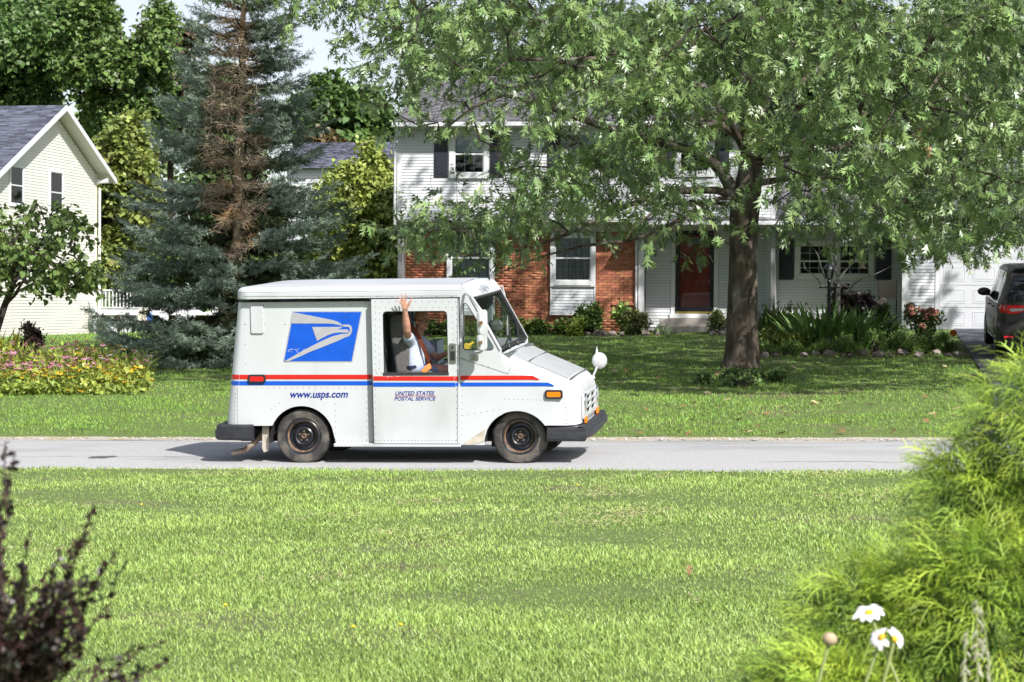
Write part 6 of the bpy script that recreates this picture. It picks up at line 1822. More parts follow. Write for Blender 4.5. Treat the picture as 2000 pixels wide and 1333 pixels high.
def tree(name, label, cat, base, trunk, samples, k1, k2, TV, TT, per, size, spread, leafmat, barkmat, group=None, r1=0.07, droop=0.3,
         attach=(0.25, 0.95), fixed=(), tip_out=0.6, twigmat=None, crown_name='foliage', single=None, up=1.0, rough_trunk=0.0, twigs=True, spray_up=0.0):
    """trunk: (pts, radii). samples: (N,3) twig tips."""
    t = thing(name, label, cat, base, 0, group)
    tp = np.array(trunk[0], float); tr = np.array(trunk[1], float)
    # dense trunk
    tt = np.linspace(0, len(tp) - 1, 40); tpx = np.stack([np.interp(tt, np.arange(len(tp)), tp[:, i]) for i in range(3)], 1); trx = np.interp(tt, np.arange(len(tr)), tr)
    me = tube_mesh('trunk', [(tpx, trx)], 14)
    if rough_trunk:
        co = np.empty(len(me.vertices) * 3, np.float32); me.vertices.foreach_get('co', co); co = co.reshape(-1, 3)
        ax = np.repeat(tpx, 14, 0); dv = co - ax; ang = np.tile(np.arange(14), 40)
        w = 1 + rough_trunk * (np.sin(ang * 2.7 + co[:, 2] * 1.7) * 0.5 + np.sin(ang * 1.3 + co[:, 2] * 4.1) * 0.3 + RNG.normal(size=len(co)) * 0.25)
        co = ax + dv * w[:, None]; me.vertices.foreach_set('co', co.astype(np.float32).ravel()); me.update()
    obj('trunk', me, barkmat, t)
    c1, l1 = kmeans(samples, k1); limbs = []; limbpts = []
    for j in range(len(c1)):
        c = c1[j]
        if not (l1 == j).any(): continue
        h = np.hypot(*(c[:2] - tp[0][:2]))
        zt = np.clip(c[2] - 0.35 * h, tp[0][2] + (tp[-1][2] - tp[0][2]) * attach[0], tp[0][2] + (tp[-1][2] - tp[0][2]) * attach[1])
        i = np.argmin(np.abs(tpx[:, 2] - zt)); a = tpx[i]; rr = min(trx[i] * 0.7, r1)
        p = arc(a, c, 8, 0.12 * h, 0.04 * h)
        limbs.append((p, np.linspace(rr, 0.018, 8))); limbpts.append(p)
    for p, rad in fixed:
        p = np.array(p, float); tt_ = np.linspace(0, len(p) - 1, 14)
        p = np.stack([np.interp(tt_, np.arange(len(p)), p[:, i]) for i in range(3)], 1); limbs.append((p, np.linspace(rad, 0.015, 14))); limbpts.append(p)
    for q, (p, rad) in enumerate(limbs): obj('limb', tube_mesh('limb', [(p, rad)], 7), barkmat, t)
    allp = np.concatenate(limbpts + [tpx[len(tpx) // 2:]])
    c2, l2 = kmeans(samples, k2); br = []
    d0 = np.array([((allp - c) ** 2).sum(1).min() for c in c2]); pool = allp.copy(); core = tp[len(tp) // 2]
    for j in np.argsort(d0):
        rj = np.linalg.norm(c2[j] - core); rp = np.linalg.norm(pool - core, axis=1)
        d = ((pool - c2[j]) ** 2).sum(1) * (1 + 1.5 * (rp > rj * 0.94)); a = pool[d.argmin()]
        L = math.sqrt(((a - c2[j]) ** 2).sum()); q_ = arc(a, c2[j], 6, 0.05 * L, 0.05 * L); br.append((q_, np.linspace(0.020, 0.008, 6))); pool = np.concatenate([pool, q_[2:5]])
    brp = np.concatenate([b[0] for b in br])
    tag(obj('branches', tube_mesh('branches', br, 5), twigmat or barkmat, t), kind='stuff')
    # twigs to samples
    n = len(samples); A = np.empty((n, 3))
    for s in range(0, n, 3000):
        d = ((samples[s:s + 3000, None] - brp[None]) ** 2).sum(2); A[s:s + 3000] = brp[d.argmin(1)]
    D = samples - A; L = np.linalg.norm(D, axis=1, keepdims=True) + 1e-6; Dn = D / L
    s = np.cross(Dn, np.array([[0, 0, 1.]])); s /= np.linalg.norm(s, axis=1, keepdims=True) + 1e-6; u = np.cross(s, Dn)
    w = 0.005
    mid = A + D * 0.5 + np.array([[0, 0, 1.]]) * L * 0.06
    VV = np.stack([A + s * w, A - s * w, A + u * w, samples + s * .003, samples - s * .003, samples + u * .003], 1).reshape(-1, 3)
    q = np.array([(0, 1, 4, 3), (1, 2, 5, 4), (2, 0, 3, 5)])
    TTq = (q[None] + (np.arange(n) * 6)[:, None, None]).reshape(-1, 4)
    if twigs: tag(obj('twigs', tri_mesh('twigs', VV, TTq), twigmat or barkmat, t), kind='stuff')
    # leaves
    P0 = np.repeat(samples, per, 0); N = len(P0); O = np.repeat(Dn, per, 0)
    P0 = P0 - O * RNG.uniform(0, 1, (N, 1)) * np.minimum(np.repeat(L, per, 0), spread * 2.2) + RNG.normal(size=(N, 3)) * spread * 0.35
    d = O * tip_out + rand_unit(N) * 0.85 + np.array([[0, 0, -droop]])
    upv = np.array([[0, 0, up]]) + np.repeat(RNG.normal(size=(n, 3)) * (0.35 + spray_up), per, 0) + RNG.normal(size=(N, 3)) * (0.4 - 0.1 * (spray_up > 0)) + np.array([[SUN_DIR.x, SUN_DIR.y, 0]]) * 0.25
    R = frames(d, upv)
    sz = size * RNG.uniform(0.55, 1.3, N); ti = np.clip(np.repeat(RNG.normal(0.5, 0.16, n), per) + RNG.normal(0, 0.2, N), 0, 1)
    keep = np.ones(N, bool)
    if single:
        px, py, dep = proj(P0); ok = (px > 20) & (px < 1980) & (py > 10) & (py < 600)
        idx = np.where(ok)[0]; idx = idx[np.argsort(dep[idx])[:single[0]]]; keep[idx] = False
        m = tri_mesh('leaf', TV, TT); m.materials.append(single[1])
        for i in idx:
            o = bpy.data.objects.new('leaf', m); COL.objects.link(o); o.parent = t; o.matrix_parent_inverse = Matrix.Translation(Vector(base)).inverted()
            M = Matrix([list(R[i][0]) + [P0[i][0]], list(R[i][1]) + [P0[i][1]], list(R[i][2]) + [P0[i][2]], [0, 0, 0, 1]])
            o.matrix_basis = M @ Matrix.Scale(float(sz[i]), 4)
    me = scatter(crown_name, TV, TT, P0[keep], R[keep], sz[keep], ti[keep])
    tag(obj(crown_name, me, leafmat, t), kind='stuff')
    return t

# ---- the oak ---------------------------------------------------------------
def dmap(rows, x0, y0, cw, ch, outside=None):
    G = np.array([[int(c) for c in r.split()] for r in rows], float)
    def f(px, py):
        i = np.floor((py - y0) / ch).astype(int); j = np.floor((px - x0) / cw).astype(int)
        fx = (px - x0) / cw - 0.5; fy = (py - y0) / ch - 0.5
        i0 = np.clip(np.floor(fy).astype(int), 0, G.shape[0] - 2); j0 = np.clip(np.floor(fx).astype(int), 0, G.shape[1] - 2)
        a = np.clip(fy - i0, 0, 1); b = np.clip(fx - j0, 0, 1)
        g = (G[i0, j0] * (1 - a) * (1 - b) + G[i0 + 1, j0] * a * (1 - b) + G[i0, j0 + 1] * (1 - a) * b + G[i0 + 1, j0 + 1] * a * b)
        return g
    return f, G
OAKMAP = ["4 6 8 9 9 9 9 9 9 9 9 9 9 9 9 9 9 9",
          "3 6 8 9 9 9 9 9 9 9 9 9 9 9 9 9 9 9",
          "1 5 6 8 8 9 9 9 9 9 9 9 9 9 9 9 9 9",
          "0 3 6 6 7 8 9 9 9 9 9 9 9 9 9 9 9 9",
          "0 0 5 5 4 5 7 8 9 9 9 9 9 9 9 9 9 9",
          "0 0 3 4 3 4 7 8 9 9 9 9 9 9 9 8 9 9",
          "0 0 2 2 1 3 7 8 9 9 8 8 9 9 8 7 8 9",
          "0 0 1 1 1 4 7 9 9 8 6 5 8 9 9 9 9 9",
          "0 0 0 0 2 5 8 8 7 6 4 3 7 9 9 9 9 9",
          "0 0 0 3 6 8 8 8 6 5 4 2 7 8 9 9 9 8",
          "0 0 4 7 8 8 7 6 4 3 4 1 7 8 8 9 9 8",
          "0 0 8 9 9 7 5 3 2 4 3 0 7 8 8 9 9 9",
          "0 0 7 8 8 7 4 1 2 4 3 0 3 5 6 9 9 4",
          "0 0 3 5 6 6 1 0 0 1 0 0 0 0 0 4 1 0"]
fmap, _ = dmap(OAKMAP, 560, 0, 80, 40)
YO = 41.0
def OP(px, py, dy=0.0): return np.array(P(px, py, Y=YO + dy))
ob = OP(1447, 724); oz = gz(ob[0], YO)
rng = np.random.default_rng(5)
N = 260000
c0 = np.array([ob[0] + 0.3, 40.0, 8.4])
u = rng.uniform(-1, 1, (N, 3)); u = u[(np.abs(u) ** 3.2).sum(1) < 1]; N = len(u)
S_ = c0 + u * np.array([11.3, 8.6, 7.3])
rad = ((np.abs(u) ** 3.2).sum(1)) ** (1 / 3.2)
px, py, dep = proj(S_)
inside = (py > 0) & (px < 2000) & (py < 560)
g = fmap(px, py); den = -np.log(1 - np.clip(g, 0, 9) / 9.35) / 3.29
w = np.where(inside & (px > 540), den, np.where((py <= 0) | (px >= 2000), 0.26, 0.0))
w = np.where(py > 545, 0, w)
w *= np.clip((S_[:, 2] - oz - 1.6) / 1.0, 0, 1)
w *= 0.25 + 0.75 * np.clip((rad - 0.35) / 0.4, 0, 1)          # hollow towards the trunk
# natural gaps: low-frequency layered noise
lob = np.sin(S_[:, 0] * 1.3 + np.sin(S_[:, 2] * 1.9) * 1.4) * np.sin(S_[:, 1] * 1.1 + 1.3) * np.sin(S_[:, 2] * 2.6 + S_[:, 0] * .5 + S_[:, 1] * .4)
w *= np.clip(0.55 + 1.25 * lob, 0.03, 1.5)
keep = rng.uniform(0, 1, N) < w * 0.35 * (1 + 0.5 * np.clip((c0[1] - S_[:, 1]) / 8, -1, 1))
SM = S_[keep]
NOAK = len(SM)
tpts = [OP(1447, 726), OP(1448, 705), OP(1449, 670), OP(1450, 600), OP(1451, 520), OP(1453, 440), OP(1455, 400), OP(1464, 340), OP(1471, 280), OP(1478, 200, .3), OP(1484, 60, .5), OP(1478, -140, .6), OP(1470, -400, .4), OP(1466, -560, .2)]
trad = [0.44, 0.36, 0.325, 0.295, 0.272, 0.268, 0.285, 0.235, 0.215, 0.19, 0.16, 0.125, 0.08, 0.03]
fixed = [([OP(1452, 415), OP(1432, 375, -.1), OP(1408, 330, -.3), OP(1370, 300, -.6), OP(1290, 280, -1.2), OP(1180, 250, -1.8), OP(1060, 205, -2.2), OP(960, 180, -2.5), OP(860, 260, -2.8)], 0.15),
         ([OP(1445, 385, -.1), OP(1400, 372, -.6), OP(1340, 372, -1.2), OP(1270, 385, -1.8), OP(1180, 420, -2.4), OP(1100, 462, -2.8), OP(1020, 490, -3.2), OP(900, 500, -3.4)], 0.085),
         ([OP(1440, 385, -.1), OP(1390, 390, -.8), OP(1330, 430, -1.5), OP(1240, 470, -2.0), OP(1150, 478, -2.4), OP(1060, 500, -2.8), OP(985, 530, -3.0)], 0.045),
         ([OP(1455, 400, -.1), OP(1370, 395, -.6), OP(1300, 400, -1.2), OP(1240, 440, -1.6), OP(1200, 500, -1.9)], 0.04),
         ([OP(1468, 300), OP(1560, 262, -1), OP(1680, 240, -2), OP(1800, 235, -3), OP(1900, 300, -3.5)], 0.11),
         ([OP(1466, 360), OP(1520, 352, -.6), OP(1600, 330, -1.2), OP(1700, 380, -2.2), OP(1800, 430, -3), OP(1880, 480, -3.4)], 0.075),
         ([OP(1375, 405, -.8), OP(1392, 440, -1.0), OP(1408, 470, -1.1), OP(1426, 478, -1.2)], 0.02)]
oak = tree('oak_tree', 'large red oak with thick grey trunk standing on the lawn before the brick house', 'tree', (ob[0], YO, oz), (tpts, trad), SM, 24, 420, OAK_V, OAK_T, 8, 0.235, 0.14,
           M_oak, M_bark, r1=0.07, droop=0.6, fixed=fixed, twigmat=M_twig, single=(290, M_oak_obj), rough_trunk=0.055, attach=(0.32, 0.92), spray_up=0.25)
print('oak sprays', NOAK)

# ---- blue spruce -----------------------------------------------------------
def brush(nn, rad, rng_):
    V = []; T = []
    for k in range(nn):
        a = 2.4 * k; y = 0.05 + 0.85 * k / nn; d = np.array([math.cos(a), 0, math.sin(a)])
        p = np.array([0, y, 0]); tip = p + d * rad + np.array([0, 0.16, 0]); side = np.array([-d[2], 0, d[0]]) * 0.05
        b = len(V); V += [p - side - np.array([0, .03, 0]), p + side, tip]; T.append((b, b + 1, b + 2))
    return np.array(V), np.array(T)
BR_V, BR_T = brush(10, 0.27, None)
M_spruce = leaf_mat('spruce_needle', (0.21, 0.262, 0.215), (0.10, 0.14, 0.095), tint=0.45, rough=0.6, spec=0.3, tr=0.1, scale=1.5)
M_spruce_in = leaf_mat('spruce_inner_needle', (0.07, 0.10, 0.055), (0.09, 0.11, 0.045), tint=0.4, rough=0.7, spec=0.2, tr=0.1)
YS = 44.0
sb = P(456, 716, Y=YS); sz0 = gz(sb.x, YS)
spr = thing('blue_spruce', 'tall blue spruce with a dead brown middle standing beside the cream house', 'tree', (sb.x, YS, sz0))
rng = np.random.default_rng(8)
HT = 9.8
tr_top = np.array([sb.x + 0.25, YS, sz0 + HT])
tb0 = np.array([sb.x, YS, sz0 - .1])
obj('trunk', tube_mesh('trunk', [(arc(tb0, tr_top, 16, 0, 0.02, rng), np.linspace(0.17, 0.02, 16))], 10), M_dead, spr)
def dead_zone(px, py, z_rel, y):
    c = 455 + (py - 200) * 0.01; wd = np.interp(py, [-50, 20, 120, 300, 420, 480, 520], [26, 34, 50, 72, 72, 38, 0])
    return (np.abs(px - c) < wd) & (y < YS + 0.45)
live = []; inner = []; deadp = []; bp = []
z = 0.25; wh = 0
while z < HT - 0.3:
    L0 = 3.3 * (1 - z / 9.75) ** 0.95 + 0.06
    nb = 10 if z < 7 else 9
    for k in range(nb):
        a = 2 * PI * (k + rng.uniform(-.3, .3)) / nb + wh * 0.7
        L = L0 * rng.uniform(0.72, 1.12); zz = z + rng.uniform(-0.12, 0.12)
        axis = tb0 + (tr_top - tb0) * (zz / HT)
        out = np.array([math.cos(a), math.sin(a), 0]); side = np.array([-math.sin(a), math.cos(a), 0])
        sl = 0.28 if z > 7.5 else (-0.02 if z > 4 else -0.24)
        n = 8; t = np.linspace(0, 1, n)
        pts = axis + out * (L * t)[:, None] + np.array([0, 0, 1.]) * ((sl * L * t + 0.26 * L * t ** 2.6))[:, None]
        bp.append((pts, np.linspace(0.022, 0.006, n)))
        ns = max(7, int(L * 16))
        for j in range(ns):
            t_ = 0.12 + 0.88 * (j + rng.uniform(0, 1)) / ns
            p = np.array([np.interp(t_, t, pts[:, i]) for i in range(3)])
            sgn = 1 if j % 2 else -1
            l2 = (0.16 + 0.34 * L * (1 - t_) ** 0.8 * (0.4 + 0.6 * t_)) * rng.uniform(.7, 1.2)
            dirv = out * 0.62 + side * sgn * 0.75 + np.array([0, 0, rng.uniform(-0.28, 0.12)])
            if t_ > 0.93: dirv = out + np.array([0, 0, 0.3])
            dirv /= np.linalg.norm(dirv); e = p + dirv * l2
            pe = proj(np.array([e]))
            isdead = dead_zone(pe[0][0], pe[1][0], zz, e[1]) and not (480 < pe[0][0] < 545 and 225 < pe[1][0] < 262)
            if isdead:
                deadp.append((np.array([p, (p + e) / 2 + np.array([0, 0, .02]), e]), np.array([0.010, 0.008, 0.004])))
                for q in range(4):
                    s_ = p + (e - p) * rng.uniform(.2, .9); f = s_ + rand_unit(1, rng)[0] * rng.uniform(.08, .26) + dirv * 0.08
                    deadp.append((np.array([s_, f]), np.array([0.006, 0.003])))
            else:
                m = max(2, int(l2 / 0.055))
                for q in range(m):
                    s_ = p + (e - p) * (q + 0.6) / m
                    f = dirv * 0.8 + side * (0.6 if q % 2 else -0.6) * 0.8 + rng.normal(size=3) * 0.25 + np.array([0, 0, 0.12])
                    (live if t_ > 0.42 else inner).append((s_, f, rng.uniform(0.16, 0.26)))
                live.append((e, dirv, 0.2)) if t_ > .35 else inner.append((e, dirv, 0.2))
    z += 0.40 if z < 6 else 0.33; wh += 1
tag(obj('branches', tube_mesh('branches', bp, 5), M_bark_dark, spr), kind='stuff')
tag(obj('dead_twigs', tube_mesh('dead_twigs', deadp, 3), M_dead, spr), kind='stuff')
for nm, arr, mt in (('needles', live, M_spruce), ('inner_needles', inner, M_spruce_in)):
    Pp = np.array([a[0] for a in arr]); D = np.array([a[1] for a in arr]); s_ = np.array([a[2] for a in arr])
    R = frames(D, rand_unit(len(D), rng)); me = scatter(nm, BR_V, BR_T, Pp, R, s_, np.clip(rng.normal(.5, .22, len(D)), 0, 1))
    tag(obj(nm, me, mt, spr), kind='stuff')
print('spruce brushes', len(live), len(inner))

# ---- leafy background trees -------------------------------------------------
def lobed_samples(c, r, n, lobes, rng, flat=0.6, shell=0.45):
    c = np.array(c, float); r = np.array(r, float)
    lc = c + rand_unit(lobes, rng) * r * (rng.uniform(0.25, 0.78, (lobes, 1)))
    lr = r[None] * rng.uniform(0.26, 0.48, (lobes, 1))
    j = rng.integers(0, lobes, n); u = rand_unit(n, rng); u[:, 2] = np.where(u[:, 2] < -0.35, -u[:, 2], u[:, 2])
    return lc[j] + u * lr[j] * (rng.uniform(shell, 1.0, (n, 1))), u
def bg_tree(name, label, cen_px, Y, wpx, top, bot, n, c1, c2, size, seed, third=None, lobes=26, group=None, base_py=None, depth=None, trunk_r=0.22, bark=None, tint=0.45, per=4):
    rng = np.random.default_rng(seed)
    cx = P(cen_px, (top + bot) / 2, Y=Y); zt = P(cen_px, top, Y=Y).z; zb = P(cen_px, bot, Y=Y).z
    rx = wpx / 2 / (FPX / (Y * 1.0)); rz = (zt - zb) / 2; ry = depth or rx
    sp, u = lobed_samples((cx.x, Y, (zt + zb) / 2), (rx, ry, rz), n, lobes, rng)
    g0 = gz(cx.x, Y)
    mt = leaf_mat(name + '_leaves', c1, c2, tint=tint, rough=0.5, third=third, tr=0.15, k=1.6)
    trunk = ([(cx.x, Y, g0), (cx.x + .1, Y, g0 + (zt - g0) * .4), (cx.x, Y, g0 + (zt - g0) * .85)], [trunk_r, trunk_r * .75, trunk_r * .2])
    return tree(name, label, 'tree', (cx.x, Y, g0), trunk, sp, 8, 60, CLUMP_V, CLUMP_T, per, size, size * 1.2, mt, bark or M_bark_dark, group=group, r1=trunk_r * .5, droop=0.2, attach=(.3, .9), twigs=False)
bg_tree('maple_tree', 'tall dark green maple behind the roof of the cream house', 60, 96, 600, -120, 420, 11500, (0.07, 0.12, 0.03), (0.045, 0.085, 0.022), 0.28, 31, group='tall trees behind the cream house', per=5)
bg_tree('maple_tree', 'dark green maple rising between the cream house roof and the spruce', 235, 92, 290, -60, 430, 5600, (0.085, 0.135, 0.03), (0.055, 0.095, 0.025), 0.26, 32, group='tall trees behind the cream house', per=5)
bg_tree('copper_maple', 'reddish brown tree top showing behind the blue spruce', 330, 104, 200, 25, 360, 2200, (0.075, 0.05, 0.03), (0.05, 0.06, 0.03), 0.38, 33)
bg_tree('yellow_green_tree', 'bushy yellow-green tree just right of the cream house', 243, 80, 240, 225, 640, 7000, (0.17, 0.20, 0.045), (0.10, 0.13, 0.03), 0.26, 34, third=(0.22, 0.17, 0.05), lobes=40)
bg_tree('ash_tree', 'dark green rounded tree above the distant blue-grey roof', 675, 108, 290, 135, 420, 6000, (0.06, 0.105, 0.022), (0.04, 0.08, 0.02), 0.36, 35)
bg_tree('russet_shrub', 'russet brown tree just above the distant blue-grey roof', 655, 101, 190, 250, 380, 1800, (0.12, 0.07, 0.035), (0.10, 0.09, 0.03), 0.30, 36)
bg_tree('cedar_tree', 'yellow-green cedar beside the left corner of the brick house', 722, 61, 200, 228, 655, 7000, (0.22, 0.255, 0.055), (0.14, 0.18, 0.04), 0.15, 37, lobes=44, depth=1.6, trunk_r=0.12, third=(0.12, 0.14, 0.04), bark=M_dead)
bg_tree('cedar_tree', 'smaller yellow-green cedar between the spruce and the tall cedar', 662, 63, 165, 262, 660, 4800, (0.20, 0.25, 0.055), (0.13, 0.18, 0.04), 0.15, 38, lobes=34, depth=1.4, trunk_r=0.1, bark=M_dead)
bg_tree('dark_conifer', 'narrow dark green tree directly behind the dead middle of the spruce', 440, 60, 190, 90, 600, 5000, (0.05, 0.085, 0.025), (0.04, 0.065, 0.02), 0.2, 47, lobes=40, depth=1.2)
bg_tree('dark_bush_tree', 'green bushy tree low behind the blue spruce', 545, 66, 330, 440, 680, 4500, (0.06, 0.10, 0.025), (0.10, 0.13, 0.03), 0.22, 39)
bg_tree('dark_bush_tree', 'green bushy tree low behind the white deck', 370, 84, 240, 400, 680, 3500, (0.05, 0.09, 0.022), (0.08, 0.12, 0.03), 0.28, 40)
for i, (px_, w_, top_) in enumerate(((900, 300, 40), (1180, 420, -60), (1540, 460, -80), (1900, 460, -40))):
    bg_tree('backyard_tree', ['green tree behind the left end of the brick house roof', 'tall green tree behind the middle of the brick house roof', 'tall green tree behind the right end of the brick house roof', 'tall green tree behind the garage wing roof'][i], px_, 76 + i * 2, w_, top_, 420, 3000, (0.05, 0.09, 0.022), (0.035, 0.065, 0.018), 0.34, 41 + i, group='trees behind the brick house')

# ---- small tree at the left edge -------------------------------------------
YR = 39.0
RM = ["2 4 4 6 2 0", "3 4 3 5 6 0", "5 6 4 4 5 1", "8 8 6 5 3 1", "8 8 8 6 5 3", "7 7 8 8 8 6", "4 2 6 8 7 5", "0 0 1 3 2 1"]
rmap, _ = dmap(RM, -10, 390, 36, 26)
rng = np.random.default_rng(12); N = 60000
cR = np.array(P(75, 490, Y=YR)); Sr = cR + rand_unit(N, rng) * rng.uniform(0, 1, (N, 1)) ** (1 / 3) * np.array([2.0, 1.7, 1.35])
px, py, _ = proj(Sr); ok = (py > 392) & (py < 596) & (px < 206)
w = np.where(ok, -np.log(1 - np.clip(rmap(np.maximum(px, 0), py), 0, 9) / 9.4), 0) ; w = np.where(px < 0, 0.8, w) * (py < 590) * (py > 395)
SR = Sr[rng.uniform(0, 1, N) < w * 0.018]
M_redbud = leaf_mat('redbud_leaf', (0.13, 0.19, 0.05), (0.08, 0.13, 0.035), tint=0.45, rough=0.42, tr=0.3)
rb = np.array(P(-22, 705, Y=YR)); rz0 = gz(rb[0], YR)
HEART_V = np.array([(0, 0, 0), (-.42, .25, .05), (.42, .25, .05), (-.3, .65, .0), (.3, .65, 0), (0, 1, -.1), (0, .4, -.05)])
HEART_T = np.array([(0, 6, 1), (0, 2, 6), (1, 6, 3), (6, 2, 4), (3, 6, 5), (6, 4, 5)])
tree('small_garden_tree', 'small broad-leaved tree with leaning trunk in front of the cream house wall', 'tree', (rb[0], YR, rz0),
     ([(rb[0], YR, rz0), P(-8, 650, Y=YR), P(8, 600, Y=YR), P(28, 550, Y=YR), P(48, 520, Y=YR), P(80, 480, Y=YR)], [0.085, 0.075, 0.065, 0.055, 0.04, 0.015]),
     SR, 12, 90, HEART_V, HEART_T, 5, 0.125, 0.12, M_redbud, M_bark_dark, r1=0.03, droop=0.5, attach=(.55, 1.0))

# far-off wood closing the horizon
rng = np.random.default_rng(66); n = 21000
X = rng.uniform(-75, 45, n); Y = rng.uniform(124, 134, n); prof_ = 8.3 + 7.0 * np.clip((-40 - X) / 4, 0, 1) + 1.6 * np.sin(X * .21) + 1.1 * np.sin(X * .63 + 1) + .6 * np.sin(X * 1.9)
Z = rng.uniform(0, 1, n) ** .75 * prof_ + .6
M_wood = leaf_mat('far_wood_leaves', (0.10, 0.145, 0.04), (0.06, 0.10, 0.03), k=1.2, scale=.25)
tag(obj('distant_woods', scatter('distant_woods', CLUMP_V, CLUMP_T, np.stack([X, Y, Z], 1), frames(rand_unit(n, rng), np.array([[0, -.6, 1.]]) + rng.normal(size=(n, 3)) * .5), rng.uniform(.35, .8, n), rng.uniform(0, 1, n)), M_wood), 'far-off green wood closing the horizon behind the houses', kind='stuff')
# ================================================================== GRASS, BEDS, SHRUBS
BL_V = np.array([(-.5, 0, 0), (.5, 0, 0), (.28, .12, .6), (0, .38, 1.0)]); BL_T = np.array([(0, 1, 2), (0, 2, 3)])
def yaw_frames(n, rng, lean=0.35):
    a = rng.uniform(0, 2 * PI, n); c, s = np.cos(a), np.sin(a)
    R = np.zeros((n, 3, 3)); R[:, 0, 0] = c; R[:, 1, 0] = s; R[:, 0, 1] = -s; R[:, 1, 1] = c; R[:, 2, 2] = 1
    # shear towards lean
    l = rng.normal(0, lean, (n, 2)); R[:, 0, 2] = l[:, 0]; R[:, 1, 2] = l[:, 1]
    return R
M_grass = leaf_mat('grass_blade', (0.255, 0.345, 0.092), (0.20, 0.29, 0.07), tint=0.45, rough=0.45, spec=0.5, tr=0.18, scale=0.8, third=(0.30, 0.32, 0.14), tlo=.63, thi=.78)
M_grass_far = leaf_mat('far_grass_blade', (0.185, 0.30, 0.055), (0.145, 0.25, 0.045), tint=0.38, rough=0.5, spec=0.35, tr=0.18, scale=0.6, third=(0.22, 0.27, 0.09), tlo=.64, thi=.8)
def vis_X(Y, m=0.8):
    return Y * math.tan(math.atan(-1000 / FPX) - PSI) - m, Y * math.tan(math.atan(1000 / FPX) - PSI) + m
def lawn(name, label, y0, y1, n, h, w, mat, seed, power=1.0, avoid=None, xlim=None):
    rng = np.random.default_rng(seed)
    t = rng.uniform(0, 1, n); Y = y0 * (y1 / y0) ** t
    a = np.tan(np.arctan(-1000 / FPX) - PSI) * Y - 0.9; b = np.tan(np.arctan(1000 / FPX) - PSI) * Y + 0.9
    X = a + (b - a) * rng.uniform(0, 1, n)
    if avoid is not None: k = avoid(X, Y); X, Y = X[k], Y[k]
    n = len(X); hs = h * rng.uniform(0.55, 1.25, n) * (1 + 0.25 * np.sin(X * 2.1 + np.sin(Y * 1.7) * 2)); ws = w * (Y / y0) ** 0.5
    sc3 = np.stack([ws, hs, hs], 1)
    band = 0.07 * np.sin(Y * 1.9 + 0.5 * np.sin(X * .7)) + 0.08 * np.sin(X * 1.1 + 2.3 * np.sin(Y * .8)) * np.sin(Y * 2.7) + 0.12 * np.sin(X * 4.3 + Y * 3.1) * np.sin(Y * 5.9 - X)
    sc3[:, 1:] *= (1 + band * .5)[:, None]
    me = scatter(name, BL_V, BL_T, np.stack([X, Y, ground(X, Y) - 0.006], 1), yaw_frames(n, rng), sc3, np.clip(rng.normal(.5, .22, n) + band, 0, 1))
    return tag(obj(name, me, mat), label, kind='stuff')
lawn('near_lawn_grass', 'bright mown grass of the near lawn in front of the road', 8.4, Y_NEAR + 0.13, 275000, 0.033, 0.0062, M_grass, 1, avoid=lambda X, Y: Y < Y_NEAR + 0.04 + 0.07 * np.sin(X * 2.3) * np.sin(X * 5.7 + 1))
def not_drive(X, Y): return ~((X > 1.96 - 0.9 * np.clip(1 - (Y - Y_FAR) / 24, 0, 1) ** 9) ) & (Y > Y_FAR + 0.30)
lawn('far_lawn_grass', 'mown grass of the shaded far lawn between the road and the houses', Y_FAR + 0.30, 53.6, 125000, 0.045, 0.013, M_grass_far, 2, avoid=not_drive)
lawn('back_lawn_grass', 'grass behind the spruce and around the deck', 53.7, 82, 20000, 0.09, 0.02, M_grass_far, 3, avoid=lambda X, Y: (X < -7.5) & (X > -27.9))
# dry clippings lying in streaks
rng = np.random.default_rng(6); n = 3200
streak = rng.choice(60, n, p=(lambda w: w / w.sum())(rng.uniform(.1, 1, 60) ** 2)); rc = np.stack([rng.uniform(-7.5, 1.5, 60), rng.uniform(12, 23, 60)], 1)
X = rc[streak, 0] + rng.normal(0, 0.24, n); Y = rc[streak, 1] + rng.normal(0, 0.22, n) + 0.15 * np.sin(X * 3)
M_straw = pm('straw', (0.50, 0.43, 0.26), (0.42, 0.35, 0.20), 5, rough=0.8, tint=0.3)
R = yaw_frames(n, rng); R = R[:, :, [0, 2, 1]]
me = scatter('dry_clippings', BL_V, BL_T, np.stack([X, Y, ground(X, Y) + 0.032 + rng.uniform(0, .014, n)], 1), R, np.stack([np.full(n, .007), np.full(n, .02), np.full(n, .05)], 1), rng.uniform(0, 1, n))
tag(obj('dry_clippings', me, M_straw), 'pale dry grass clippings lying in streaks on the near lawn', kind='stuff')

